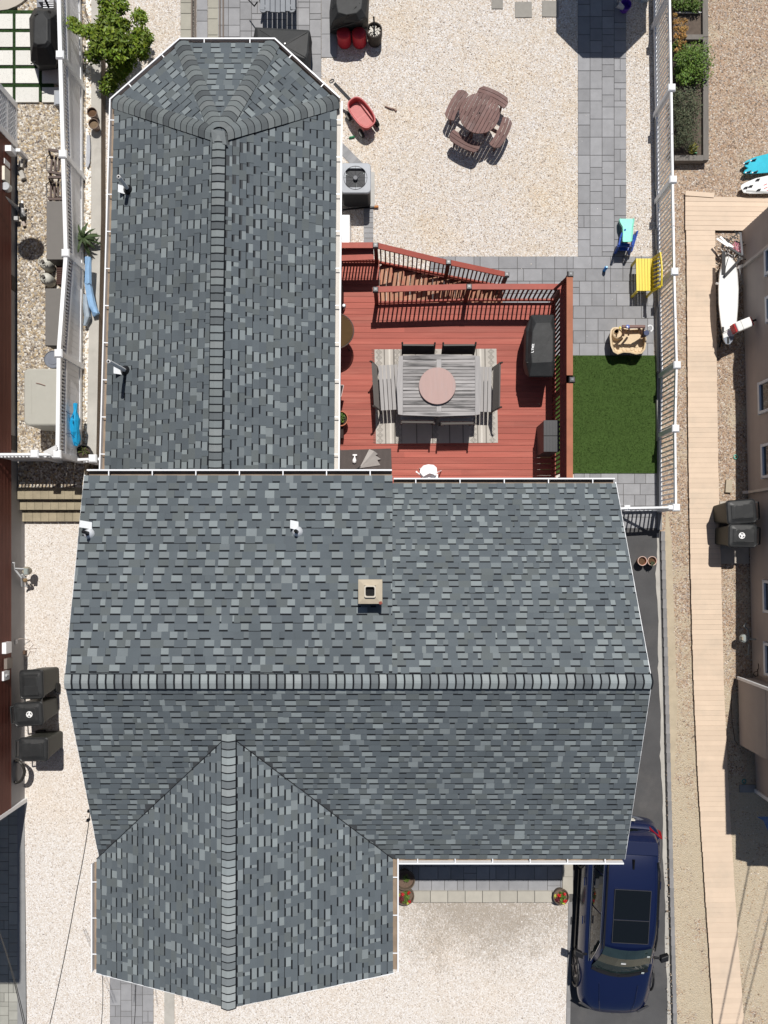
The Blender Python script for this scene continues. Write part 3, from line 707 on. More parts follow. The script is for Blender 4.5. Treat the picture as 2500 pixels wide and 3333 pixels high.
# ------------------------------------------------------------------ porch
paving('porch_paving', X(1270, -.06), Y(2905, -.06), X(1845, -.06), -5.45, -0.06, unit=0.335, seed=40, vertical=False, cols=None)
ed = MB(); ed.prism(rect(X(1290, -.06), Y(2936, -.06), X(1862, -.06), Y(2899, -.06)), -.6, -.058)
pe = struct('porch_edge', ed, JOINT)
slab = MB(); slab.box((0, 0, 0), (.455, .3, .08)); sme = slab.mesh('edge_slab', M('edge_slab', (.40, .375, .325), .85, namt=.1, nscale=4, objvar=.06, fine=.05))
for i in range(10): piece('edge_slab', sme, pe, (X(1316 + i * 56.5, -.05), Y(2917, -.05), -.095 + .04))
slab = MB(); slab.box((0, 0, 0), (.28, .455, .08)); sme = slab.mesh('edge_slab', MATS['edge_slab'])
for i in range(4): piece('edge_slab', sme, pe, (X(1847, -.05), Y(2880 - i * 56, -.05), -.093 + .04))
# driveway edging beside the front gravel
ge = MB(); ge.prism(pxpoly([(1850, 2930), (1862, 2930), (1854, 3400), (1841, 3400)], FZ), -.6, FZ + .03); dk = struct('driveway_edging', ge, CONCD)
# brick-thick edge between gravel and asphalt is one course of blocks
eb = MB(); eb.box((0, 0, 0), (.09, .40, .06)); eme = eb.mesh('edging_block', BLK)
for i in range(9): t = i / 8.0; piece('edging_block', eme, dk, (X(lerp(1856.5, 1848, t), FZ), Y(lerp(2962, 3350, t), FZ), FZ + .006))
# path and strip under the front gable
paving('front_path', X(358, FZ), Y(3420, FZ), X(500, FZ), Y(3060, FZ), FZ + .012, unit=.34, seed=50, cols=4)
g = MB(); g.prism(rect(X(536, FZ), Y(3420, FZ), X(568, FZ), Y(3060, FZ)), -.6, FZ + .03); struct('front_kerb', g, CONC)
# neighbour's parking pavers at the lower left
paving('neighbour_paving', X(-60, FZ), Y(3420, FZ), X(58, FZ), Y(2612, FZ), FZ + .006, unit=.205, seed=52, cols=4, mat=M('pale_paver', (.33, .325, .29), .85, namt=.12, nscale=4, objvar=.13, fine=.06))
g = MB(); g.prism(pxpoly([(58, 2612), (80, 2612), (87, 3420), (58, 3420)], FZ), -.6, FZ + .02); struct('kerb_band', g, CONCD)
# ------------------------------------------------------------------ deck
DZ = 1.7
RED = M('red_deck_stain', (0.35, 0.091, 0.066), 0.7, namt=0.2, nscale=2.0, objvar=0.13, stretch=(.35, 5, 1), col2=(0.41, 0.135, 0.10), c2amt=0.4, c2scale=1.3, fine=0.05)
REDR = M('red_rail_stain', (0.35, 0.085, 0.062), 0.65, namt=0.15, nscale=5, objvar=0.06)
REDD = M('dark_red_stain', (0.12, 0.028, 0.022), 0.7, namt=0.15, nscale=5, objvar=0.1)
TREAD = M('worn_tread', (0.36, 0.19, 0.12), 0.8, namt=0.2, nscale=4, objvar=0.25, col2=(0.33, 0.09, 0.06), c2amt=0.5, c2scale=4)
CEDAR = M('faded_cap_rail', (0.36, 0.13, 0.07), 0.7, namt=0.2, nscale=3, objvar=0.08)
CAPG = M('post_cap_grey', (0.06, 0.06, 0.066), 0.4, namt=0.08)
LENS = M('solar_lens', (0.16, 0.17, 0.18), 0.35, namt=0, spec=0.4)
DECK = thing('deck', 'raised red stained wooden deck with railings, stairs and a tall east screen', 'deck', (1.3, 3.5, 0))
random.seed(21)
DX0, DX1, DY0, DY1 = -1.72, 3.93, 1.0, 6.10
pitch = 0.1470
bm = {}
def board(ln, wd, th, mat, name='board'):
    k = (round(ln, 2), wd, th, mat.name)
    if k not in bm:
        b = MB(); b.box((0, 0, -th / 2), (round(ln, 2), wd, th)); bm[k] = b.mesh(name, mat)
    return bm[k]
y = DY1 - pitch / 2; k = 0
while y > DY0:
    cuts = [DX0, DX1] if k % 3 == 0 else [DX0, random.choice([-.6, .2, .9, 1.6, 2.3, 2.9]), DX1]
    for a, b in zip(cuts, cuts[1:]):
        piece('board', board(b - a - .004, .1405, .03, RED), DECK, ((a + b) / 2, y, DZ + random.uniform(-.0015, .0015)))
    y -= pitch; k += 1
LX1 = -.42
for i in range(7): piece('board', board(LX1 - DX0, .1405, .03, RED), DECK, ((DX0 + LX1) / 2, DY1 + .075 + i * pitch, DZ))
jb = MB()
for x in (DX0 + .05, -.8, .2, 1.2, 2.2, 3.1, DX1 - .05): jb.bar((x, DY0, DZ - .13), (x, DY1 - .02, DZ - .13), .04, .19)
part('joist', jb, REDD, DECK, kind='stuff')
for a, b in (((DX1 - .02, DY0, DZ - .13), (DX1 - .02, DY1, DZ - .13)), ((LX1, DY1 - .02, DZ - .13), (DX1, DY1 - .02, DZ - .13)), ((DX0, DY1 + 1.05, DZ - .13), (LX1, DY1 + 1.05, DZ - .13))):
    b_ = MB(); b_.bar(a, b, .04, .2); part('fascia_board', b_, RED, DECK)
cap_me = {}
def postcap(px, py, z, s=.135):
    """a square solar cap with a small lens, at photo point and height"""
    p = P(px, py, z); b = MB()
    b.loft([[(p.x + x * s / 2, p.y + y_ * s / 2, z - .07) for x, y_ in ((-1, -1), (1, -1), (1, 1), (-1, 1))], [(p.x + x * s / 2, p.y + y_ * s / 2, z - .035) for x, y_ in ((-1, -1), (1, -1), (1, 1), (-1, 1))],
            [(p.x + x * s * .36, p.y + y_ * s * .36, z) for x, y_ in ((-1, -1), (1, -1), (1, 1), (-1, 1))]])
    o = part('post_cap', b, CAPG, DECK)
    c = MB(); c.box((p.x, p.y, z + .004), (s * .36, s * .36, .012)); part('lens', c, LENS, o); return p
def post(px, py, zt, zb, s=.09):
    p = P(px, py, zt); b = MB(); b.box((p.x, p.y, (zt + zb) / 2 - .03), (s, s, zt - zb - .06)); part('post', b, REDD, DECK); postcap(px, py, zt + .02); return p
ZT = 2.70
balm = {}
def rail(a, b, zt0, zt1, zb0, zb1, step=.108, bals=True, top=True):
    """hand rail from a to b with a top board, sub rail, lower rail and balusters"""
    a, b = Vector((a[0], a[1], 0)), Vector((b[0], b[1], 0))
    A = lambda t, h0, h1: a.lerp(b, t) + Vector((0, 0, lerp(h0, h1, t)))
    d = (b - a).normalized(); nn = Vector((-d.y, d.x, 0))
    if top: m_ = MB(); m_.bar(A(0, zt0, zt1), A(1, zt0, zt1), .13, .035); part('hand_rail', m_, REDR, DECK)
    m_ = MB(); m_.bar(A(0, zt0 - .07, zt1 - .07), A(1, zt0 - .07, zt1 - .07), .04, .09); part('sub_rail', m_, REDD, DECK)
    m_ = MB(); m_.bar(A(0, zb0 + .1, zb1 + .1), A(1, zb0 + .1, zb1 + .1), .04, .09); part('bottom_rail', m_, REDR, DECK)
    if bals:
        n = int((b - a).length / step)
        for i in range(n):
            t = (i + .5) / n; h0, h1 = lerp(zb0, zb1, t) + .04, lerp(zt0, zt1, t) - .04
            k = round(h1 - h0, 3)
            if k not in balm:
                q = MB(); q.box((0, 0, k / 2), (.032, .032, k)); balm[k] = q.mesh('baluster', REDD)
            p = a.lerp(b, t) + nn * .035; piece('baluster', balm[k], DECK, (p.x, p.y, h0), math.atan2(d.y, d.x))
p1 = post(1222.5, 941, ZT, DZ); p2 = post(1527.5, 932, ZT, DZ); pc = post(1858, 891, 3.34, 0)
rail((p1.x + .05, p1.y), (p2.x - .05, p2.y), ZT - .03, ZT - .03, DZ, DZ); rail((p2.x + .05, p2.y), (pc.x - .05, p2.y + .0), ZT - .03, ZT - .03, DZ, DZ)
s1 = post(1222.5, 797, ZT, DZ); s2 = post(1460, 852, 1.86, .86); s3 = post(1650, 892, 1.04, 0.0)
rail((DX0 - .1, s1.y), (s1.x - .05, s1.y), ZT - .03, ZT - .03, DZ, DZ, step=.075)
m_ = MB(); m_.bar((DX0 - .1, s1.y - .17, DZ + .78), (s1.x - .05, s1.y - .13, DZ + .82), .28, .035); part('hand_rail', m_, REDR, DECK)  # ledge board, widened so that its shadow darkens the landing
rail((s1.x + .05, s1.y), (s2.x - .05, s2.y), ZT - .05, 1.86 - .04, DZ - .1, .92); rail((s2.x + .05, s2.y), (s3.x - .05, s3.y), 1.80, 1.02, .84, .12)
# stairs running down along the outer side
ntr = 11; x0, x1 = LX1 + .02, s3.x + .05
for i in range(ntr):
    x = lerp(x0, x1, (i + .5) / ntr); z = lerp(DZ - .155, 0.02, i / (ntr - 1)) + .0; w_ = (x1 - x0) / ntr
    for j in (-.25, .25):
        piece('tread_board', board(s1.y - DY1 - .09, w_ * .47, .035, TREAD, 'tread_board'), DECK, (x + j * w_, (s1.y + DY1) / 2 - .01, z), R(90))
    r_ = MB(); r_.box((lerp(x0, x1, i / ntr) - .005, (s1.y + DY1) / 2 - .01, z + .06), (.02, s1.y - DY1 - .1, .15)); part('riser', r_, REDR, DECK)
for yy in (s1.y - .03, DY1 + .03):
    m_ = MB(); m_.bar((x0, yy, DZ - .2), (x1, yy, -.05), .04, .24); part('stringer', m_, REDD, DECK)
# tall screen on the east side: balusters below, lattice above, wide cap rail
ex = pc.x - .02; ey0, ey1 = 1.1, pc.y
m_ = MB(); m_.bar((ex, ey0, 3.31), (ex, P(0, 1222, 3.31).y, 3.31), .14, .04); part('hand_rail', m_, CEDAR, DECK)
m_ = MB(); m_.bar((ex, P(0, 1248, 3.31).y, 3.31), (ex, ey1 - .07, 3.31), .14, .04); part('hand_rail', m_, CEDAR, DECK)
pm = post(1863, 1235, 3.36, 0)
rail((ex, ey0), (ex, ey1 - .05), 2.66, 2.66, DZ, DZ, top=True)
LAT = MB()
zz0, zz1 = 2.70, 3.27; sp = .1
k = ey0 - .6
while k < ey1:
    for sg in (1, -1):
        a = Vector((ex + .008 * sg, k if sg > 0 else k + .57, zz0)); b = Vector((ex + .008 * sg, k + .57 if sg > 0 else k, zz1))
        def clip(a, b):
            if a.y > b.y: a, b = b, a
            if b.y <= ey0 or a.y >= ey1: return None
            if a.y < ey0: a = a.lerp(b, (ey0 - a.y) / (b.y - a.y))
            if b.y > ey1: b = a.lerp(b, (ey1 - a.y) / (b.y - a.y))
            return a, b
        r_ = clip(a, b)
        if r_: LAT.bar(r_[0], r_[1], .006, .034, up=(1, 0, 0))
    k += sp
part('lattice', LAT, REDR, DECK, kind='stuff')
m_ = MB(); m_.bar((ex - .03, ey1 - .05, 3.28), (ex - .2, ey1 - .12, 2.7), .05, .05); part('brace', m_, REDD, DECK)
# supports
for x in (DX0 + .1, .4, 2.2, 3.85):
    for yy in (1.6, 5.9):
        m_ = MB(); m_.box((x, yy, (DZ - .2) / 2), (.1, .1, DZ - .2)); part('support_post', m_, REDD, DECK)

# ------------------------------------------------------------------ things on the deck
RUGM = M('rug_weave', (0.44, 0.41, 0.37), 0.95, namt=0.1, nscale=3, fine=0.12, col2=(.50, .48, .44), c2amt=.3, c2scale=2)
RUGD = M('rug_dark_yarn', (0.20, 0.185, 0.165), 0.95, namt=0.1, fine=0.1)
RUGL = M('rug_light_yarn', (0.58, 0.55, 0.50), 0.95, namt=0.08, fine=0.1)
rug = thing('rug', 'pale grey woven rug with diamond borders under the dining table', 'rug', P(1420, 1290, DZ))
rz = DZ + .008
c4 = [P(1219, 1137, rz), P(1616, 1135, rz), P(1621, 1441, rz), P(1224, 1444, rz)]
b = MB(); b.prism([(p.x, p.y) for p in c4], DZ + .002, rz); part('weave', b, RUGM, rug)
def rp(u, v): return c4[0].lerp(c4[1], u).lerp(c4[3].lerp(c4[2], u), v)
st = MB()
for u0, u1, dk in ((.075, .085, 1), (.115, .13, 0), (.15, .165, 1), (.21, .215, 1), (.83, .84, 1), (.86, .875, 0), (.90, .91, 1), (.33, .34, 1), (.46, .47, 1), (.60, .61, 1), (.71, .72, 1)):
    q = [rp(u0, 0), rp(u1, 0), rp(u1, 1), rp(u0, 1)]; st.add([p + Vector((0, 0, .002)) for p in q][::-1], [(0, 1, 2, 3)], 0 if dk else 1)
for uc in (.035, .185, .49, .80, .955):                       # chains of diamonds
    for i in range(17):
        v0 = (i + .5) / 17
        for s_ in (1.0, .5):
            du, dv = .024 * s_, .028 * s_
            pts = [rp(uc - du, v0), rp(uc, v0 - dv), rp(uc + du, v0), rp(uc, v0 + dv)]
            for a_, b_ in zip(pts, pts[1:] + pts[:1]): st.bar(a_ + Vector((0, 0, .002)), b_ + Vector((0, 0, .002)), .008, .003)
part('pattern', st, [RUGD, RUGL], rug)
fr = MB()
for i in range(70):
    p = rp(0, (i + .5) / 70); fr.bar(p, p + Vector((-.05 - random.random() * .03, random.uniform(-.02, .02), 0)), .006, .004)
part('fringe', fr, RUGD, rug, kind='stuff')

TEAK = M('weathered_teak', (0.33, 0.315, 0.31), 0.8, namt=0.2, nscale=5, stretch=(.5, 6, 1), objvar=0.24, col2=(0.10, 0.097, 0.097), c2amt=0.75, c2scale=1.7, fine=.06)
TEAKV = M('weathered_teak_rail', (0.36, 0.345, 0.34), 0.8, namt=0.15, nscale=5, stretch=(6, .5, 1), objvar=0.08, fine=.06)
BROWN = M('brown_slat_metal', (0.045, 0.035, 0.03), 0.5, namt=0.1)
TZ = 2.45
tb = thing('dining_table', 'weathered grey slatted dining table with a round turntable on it', 'table', P(1428, 1255, DZ))
a, b = P(1296, 1157, TZ), P(1562, 1351, TZ)
def tq(u, v): return Vector((lerp(a.x, b.x, u), lerp(a.y, b.y, v), TZ))
def bow(m_, poly): m_.prism(poly, TZ - .035, TZ)
tw, th = b.x - a.x, a.y - b.y
for nm, poly in (('end_rail', [(a.x + .02, a.y - .02), (a.x + .11, a.y - .0), (a.x + .11, b.y), (a.x, b.y + .02), (a.x - .035, (a.y + b.y) / 2)]),
                 ('end_rail', [(b.x - .11, a.y), (b.x - .0, a.y - .02), (b.x + .035, (a.y + b.y) / 2), (b.x + .0, b.y + .02), (b.x - .11, b.y)])):
    m_ = MB(); bow(m_, poly); part(nm, m_, TEAKV, tb)
for y0, y1, bul in ((a.y, a.y - .085, .03), (b.y, b.y + .085, -.03)):
    m_ = MB(); bow(m_, [(a.x + .114, y0), ((a.x + b.x) / 2, y0 + bul), (b.x - .114, y0), (b.x - .114, y1), (a.x + .114, y1)]); part('side_rail', m_, TEAK, tb)
m_ = MB(); xm = (a.x + b.x) / 2; m_.box((xm, (a.y + b.y) / 2, TZ - .018), (.115, th - .18, .035)); part('middle_rail', m_, TEAKV, tb)
for sx, ex_ in ((a.x + .114, xm - .061), (xm + .061, b.x - .114)):
    ns = 15
    for i in range(ns):
        yc = lerp(a.y - .09, b.y + .09, (i + .5) / ns); piece('slat', board(ex_ - sx, .069, .025, TEAK, 'slat'), tb, ((sx + ex_) / 2, yc, TZ - .002 + random.uniform(-.002, .002)))
for x in (a.x + .2, b.x - .2):
    for yy in (a.y - .2, b.y + .2):
        m_ = MB(); m_.box((x, yy, (DZ + TZ - .04) / 2), (.08, .08, TZ - .04 - DZ)); part('leg', m_, TEAKV, tb)
m_ = MB(); c = P(1423, 1258, TZ); rr = L(60, TZ + .06)
m_.lathe([(rr * .3, TZ + .002), (rr * .3, TZ + .04), (rr * .98, TZ + .04), (rr, TZ + .05), (rr, TZ + .062), (rr * .985, TZ + .068)], (c.x, c.y, 0), 48)
solo('turntable', m_, M('pink_stained_wood', (0.40, 0.265, 0.24), 0.55, namt=0.07, nscale=3, stretch=(5, .6, 1), col2=(.36, .29, .28), c2amt=.3, c2scale=2), 'round pinkish wooden turntable in the middle of the dining table', 'turntable')
def bench(label, px, py, ln, face, rz, group):
    """slatted seat along local X with a dark slatted back at +Y; face rotates it"""
    p = P(px, py, DZ + .42); t = thing('bench', label, 'bench', (0, 0, 0), group)
    for i in range(5):
        m_ = MB(); m_.box((0, -.2 + i * .095, .43), (ln, .08, .025)); part('slat', m_, TEAKV, t)
    for i in range(8):
        m_ = MB(); m_.bar((-ln / 2 + .02, .27 + i * .0125, .48 + i * .055), (ln / 2 - .02, .27 + i * .0125, .48 + i * .055), .034, .045); part('back_slat', m_, BROWN, t)
    for s_ in (-1, 1):
        m_ = MB(); x = s_ * (ln / 2 - .02)
        m_.bar((x, .24, 0), (x, .26, .42), .035, .035); m_.bar((x, .26, .42), (x, .375, .92), .035, .035); m_.tube([(x, .37, .9), (x, .40, .93), (x, .39, .95)], .022, 8); part('back_leg', m_, BROWN, t)
        m_ = MB(); m_.bar((x, -.21, 0), (x, -.21, .42), .04, .04); part('leg', m_, BROWN, t)
    t.location = (p.x, p.y, DZ + .009); t.rotation_euler = (0, 0, R(face + rz)); return t
bench('weathered slatted bench at the west end of the dining table, set slightly askew', 1266, 1262, 1.08, 90, 3.5, 'benches round the dining table')
bench('weathered slatted bench at the east end of the dining table, dark back to the grill', 1569, 1268, 1.08, -90, -1, 'benches round the dining table')
bench('dark backed bench pushed under the north side of the table, nearer the house wing', 1360, 1190, .80, 0, -.5, 'benches round the dining table')
bench('dark backed bench pushed under the north side of the table, nearer the grill', 1490, 1190, .80, 0, .5, 'benches round the dining table')
bench('dark backed bench pushed under the south side of the table, nearer the door mat', 1358, 1338, .80, 180, -.5, 'benches round the dining table')
bench('dark backed bench pushed under the south side of the table, nearer the storage cabinet', 1484, 1342, .80, 180, .8, 'benches round the dining table')

# covered grill
COVER = M('black_cover', (0.026, 0.027, 0.028), 0.6, namt=0.2, nscale=4, spec=0.3, bump=0.5, bscale=9, col2=(0.042, 0.043, 0.045), c2amt=0.35, c2scale=2.5)
def hull(pts, z): return [tuple(P(x, y_, z)) for x, y_ in pts]
gr = thing('covered_grill', 'black fabric covered grill standing against the tall red deck screen', 'grill', P(1765, 1135, DZ))
m_ = MB()
rings = [hull([(1712, 1222), (1785, 1224), (1797, 1200), (1797, 1075), (1790, 1040), (1722, 1040), (1708, 1075), (1706, 1190)], DZ + .02),
         hull([(1709, 1218), (1790, 1222), (1798, 1195), (1799, 1075), (1795, 1036), (1724, 1036), (1706, 1075), (1703, 1190)], DZ + .62),
         hull([(1722, 1229), (1800, 1229), (1806, 1190), (1808, 1080), (1803, 1024), (1729, 1024), (1712, 1075), (1710, 1170)], DZ + .92),
         hull([(1724, 1225), (1797, 1225), (1804, 1183), (1806, 1080), (1799, 1029), (1733, 1030), (1721, 1078), (1716, 1178)], DZ + .97),
         hull([(1731, 1181), (1796, 1178), (1801, 1172), (1802, 1083), (1793, 1050), (1745, 1052), (1733, 1080), (1729, 1150)], DZ + 1.10)]
m_.loft(rings); part('cover', m_, COVER, gr, bevel=.02)
fo = MB()
for a_, b_ in (((1738, 1092), (1733, 1150)), ((1800, 1076), (1752, 1174)), ((1748, 1098), (1738, 1160))): fo.bar(P(*a_, DZ + 1.1), P(*b_, DZ + 1.1), .016, .012)
fo.bar(P(1714, 1180, DZ + .985), P(1806, 1177, DZ + 1.01), .02, .02); fo.bar(P(1728, 1218, DZ + .975), P(1762, 1196, DZ + .99), .016, .01); fo.bar(P(1740, 1222, DZ + .975), P(1770, 1200, DZ + .98), .012, .01)
part('cover_fold', fo, COVER, gr, kind='stuff')
LET = {'L': [[(0, 1), (0, 0), (.6, 0)]], 'Y': [[(0, 1), (.32, .5), (.64, 1)], [(.32, .5), (.32, 0)]], 'N': [[(0, 0), (0, 1), (.62, 0), (.62, 1)]], 'X': [[(0, 0), (.6, 1)], [(0, 1), (.6, 0)]]}
lg = MB(); q0 = P(1733, 1147, DZ + 1.105); xx = 0.0
for ch_c in 'LYNX':
    for stroke in LET[ch_c]:
        for s_, e_ in zip(stroke, stroke[1:]):
            f = lambda t: q0 + Vector((.0 - t[1] * .05 + .02 + (xx + t[0] * .055) * .12, xx + t[0] * .055, .006))
            lg.bar(f(s_), f(e_), .013, .004)
    xx += .052
part('logo', lg, WHITEP, gr)
# storage cabinet
cb = thing('storage_cabinet', 'dark grey plastic storage cabinet with two lids against the deck screen', 'cabinet', P(1795, 1425, DZ))
def P2(x, y_, z): p = P(x, y_, z); return (p.x, p.y)
cz = DZ + .95
m_ = MB(); q = [P2(1771, 1469, cz), P2(1819, 1469, cz), P2(1819, 1368, cz), P2(1771, 1368, cz)]; m_.prism([(lerp(x, (q[0][0] + q[1][0]) / 2, .05), y_) for x, y_ in q], DZ, cz - .05)
GREYP = M('dark_grey_plastic', (0.05, 0.05, 0.054), 0.5, namt=0.1)
part('cabinet_body', m_, GREYP, cb)
for y0, y1 in ((1368, 1417.5), (1419.5, 1470)):
    m_ = MB(); m_.prism([P2(1770, y1, cz), P2(1820, y1, cz), P2(1820, y0, cz), P2(1770, y0, cz)], cz - .05, cz); lid = part('lid', m_, GREYP, cb)
    for i in range(1, 5):
        v_ = MB(); x = 1770 + i * 10; v_.bar(P(x, y0 + 3, cz + .003), P(x, y1 - 3, cz + .003), .008, .008); part('lid_rib', v_, GREYP, lid)
# high chair
hc = thing('high_chair', 'white plastic high chair with a bean shaped tray beside the back wall of the house', 'high chair', P(1400, 1552, DZ))
zt = DZ + .72
m_ = MB(); tr_ = [(1366, 1538), (1368, 1526), (1378, 1515), (1394, 1511), (1412, 1513), (1422, 1522), (1423, 1537), (1418, 1549), (1410, 1544), (1398, 1541), (1388, 1546), (1378, 1552)]
m_.prism([P2(x, y_, zt) for x, y_ in tr_], zt - .03, zt); part('tray', m_, WHITEP, hc, bevel=.01)
m_ = MB(); c = P(1403, 1562, DZ + .55); m_.box(c, (.34, .30, .05)); part('seat', m_, WHITEP, hc, bevel=.02)
m_ = MB(); c = P(1405, 1586, DZ + .8); m_.box(c, (.34, .05, .5)); part('backrest', m_, WHITEP, hc, bevel=.02)
for dx, dy in ((-.2, .2), (.18, .15), (-.2, -.22), (.2, -.22)):
    m_ = MB(); c = P(1403, 1556, DZ); m_.tube([(c.x + dx * 1.4, c.y + dy * 1.2, DZ), (c.x + dx * .7, c.y + dy * .5, DZ + .6)], .014, 8); part('leg', m_, WHITEP, hc)
m_ = MB(); m_.tube([P(1356, 1536, DZ + .45), P(1382, 1557, DZ + .5)], .016, 8); m_.lathe([(.0, -.02), (.022, -.02), (.022, .02), (.0, .02)], P(1356, 1536, DZ + .45), 10); part('foot_bar', m_, WHITEP, hc)
# door mat with a bottle and a folded umbrella on it
m_ = MB(); q = [P2(1095, 1540, DZ), P2(1276, 1540, DZ), P2(1273, 1460, DZ), P2(1095, 1466, DZ)]; m_.prism(q, DZ + .002, DZ + .012)
mat_ = thing('door_mat', 'dark ribbed brown door mat in the corner where wing and house meet', 'mat', P(1180, 1500, DZ))
part('backing', m_, M('mat_fibre', (0.075, 0.062, 0.058), 0.95, namt=0.15, nscale=8, fine=.15), mat_)
rb = MB()
for i in range(44):
    x = lerp(1098, 1272, i / 43.0); rb.bar(P(x, 1538, DZ + .014), P(x - 1, 1463, DZ + .014), .01, .008)
part('ribs', rb, M('mat_rib', (0.12, 0.10, 0.095), 0.95, namt=0.15, fine=.15), mat_, kind='stuff')
m_ = MB(); c = P(1153.5, 1501, DZ + .05); e = P(1155, 1480, DZ + .05); d_ = (e - c)
m_.tube([c - d_ * .35, c - d_ * .2, c + d_ * .15, c + d_ * .45, c + d_ * .6, c + d_ * .85, c + d_ * .87], [.012, .045, .052, .03, .018, .018, .002], 12)
sp_ = MB(); sp_.bar(c + d_ * .95 - Vector((.05, 0, 0)), c + d_ * .95 + Vector((.055, 0, 0)), .035, .03)
bt = thing('spray_bottle', 'white spray bottle lying on the dark door mat', 'bottle', c); part('body', m_, WHITEP, bt, smooth=True); part('trigger', sp_, WHITEP, bt)
UMB = M('grey_umbrella_cloth', (0.40, 0.375, 0.355), 0.8, namt=0.12, nscale=6)
um = thing('folded_umbrella', 'half folded grey umbrella lying on the dark door mat', 'umbrella', P(1210, 1490, DZ))
tip = P(1170, 1524, DZ + .05); ends = [(1202, 1462, .05), (1218, 1468, .12), (1230, 1478, .05), (1222, 1482, .11), (1240, 1494, .05), (1228, 1497, .1), (1238, 1514, .03)]
m_ = MB()
for (a0, a1, a2), (b0, b1, b2) in zip(ends, ends[1:]):
    pa, pb = P(a0, a1, DZ + a2), P(b0, b1, DZ + b2); m_.add([tip, pb, pa, tip - Vector((0, 0, .02)), pb - Vector((0, 0, .02)), pa - Vector((0, 0, .02))], [(0, 1, 2), (5, 4, 3), (1, 4, 5, 2)])
part('canopy', m_, UMB, um)
m_ = MB(); m_.tube([tip + Vector((.03, .04, 0)), P(1155, 1531, DZ + .03), P(1147, 1532, DZ + .03)], .014, 8); part('handle', m_, BLACKM, um)
# table by the wing, pots, things under the eave
m_ = MB(); c = P(1094, 1077, DZ + .72); rr = L(57, DZ + .72)
rt = thing('round_patio_table', 'round brown patio table half hidden under the wing gutter', 'table', (c.x, c.y, DZ))
m_.lathe([(rr - .02, DZ + .70), (rr - .02, DZ + .725)], (c.x, c.y, 0), 40); part('tabletop', m_, M('brown_glass', (.075, .043, .016), .75, spec=.15, namt=.15, nscale=6), rt)
m_ = MB(); m_.tube([(c.x + rr * math.cos(k * .157), c.y + rr * math.sin(k * .157), DZ + .72) for k in range(41)], .016, 8); part('rim', m_, M('bronze_rim', (.16, .12, .10), .35, metal=.5, namt=.05), rt)
for k in range(4):
    m_ = MB(); a_ = .785 + k * 1.57; m_.tube([(c.x + .38 * math.cos(a_), c.y + .38 * math.sin(a_), DZ), (c.x + .12 * math.cos(a_), c.y + .12 * math.sin(a_), DZ + .7)], .014, 6); part('leg', m_, BROWN, rt)
m_ = MB(); 
lp = thing('lantern', 'small grey metal lantern behind the round brown patio table', 'lantern', P(1121, 1001, DZ))
m_.lathe([(.035, 0), (.035, .12), (.05, .13), (.03, .16)], P(1121, 1001, DZ + .7), 12); part('housing', m_, M('grey_metal', (.35, .36, .38), .35, metal=.4), lp)
m_ = MB(); m_.tube([P(1117, 1020, DZ + .2), P(1122, 1008, DZ + .75)], .015, 8); part('stem', m_, BLACKM, lp)
m_ = MB(); m_.box(P(1103, 958, DZ + .4), (.18, .45, .8)); solo('wall_cabinet', m_, M('near_black', (.02, .012, .012), .7), 'narrow black cabinet against the wing wall, north of the round brown table', 'cabinet')
fb = thing('picture_frame_box', 'dark tilted panel with a white edge leaning below the wing gutter', 'panel', P(1108, 1275, DZ))
m_ = MB(); q = [P(1092, 1252, DZ + .5), P(1119, 1254, DZ + .5), P(1111, 1290, DZ + .5), P(1090, 1288, DZ + .5)]; m_.prism([(p.x, p.y) for p in q], DZ + .47, DZ + .5); part('panel', m_, M('near_black', (.02, .012, .012), .7), fb)
for i in range(4):
    m_ = MB(); m_.bar(q[i] + Vector((0, 0, .005)), q[(i + 1) % 4] + Vector((0, 0, .005)), .012, .014); part('edge_strip', m_, M('pale_strip', (.6, .5, .47), .6), fb)
m_ = MB(); m_.box(P(1098, 1292, DZ + .23), (.16, .4, .46)); part('base', m_, M('near_black', (.02, .012, .012), .7), fb)
# ------------------------------------------------------------------ right boundary: white picket fence, section by section
FENCE = thing('picket_fence', 'white vinyl picket fence along the east side of the yard', 'fence', P(2145, 900, 0))
FX = 7.12; FH = 1.22
def fence_post(par, x, y, z0, z1, s=.12):
    m_ = MB(); m_.box((x, y, (z0 + z1) / 2 - .03), (s, s, z1 - z0 - .06)); p_ = part('post', m_, WHITE, par)
    c = MB(); h = .088 * s / .112
    c.loft([[(x + a * h, y + b * h, z1 - .075) for a, b in ((-1, -1), (1, -1), (1, 1), (-1, 1))], [(x + a * h, y + b * h, z1 - .03) for a, b in ((-1, -1), (1, -1), (1, 1), (-1, 1))], [(x + a * h * .75, y + b * h * .75, z1) for a, b in ((-1, -1), (1, -1), (1, 1), (-1, 1))]])
    part('post_cap', c, WHITE, par)
pcaps = [(2178, -560), (2183, -25), (2188.5, 282), (2193, 582), (2198, 882), (2206, 1187), (2201, 1394), (2203.5, 1652)]
pts = [P(a, b, FH) for a, b in pcaps]
for p in pts: fence_post(FENCE, p.x, p.y, -.1, FH)
PKH = 1.0
pk = MB(); pk.box((0, 0, PKH / 2), (.022, .038, PKH)); pkm = pk.mesh('picket', WHITE)
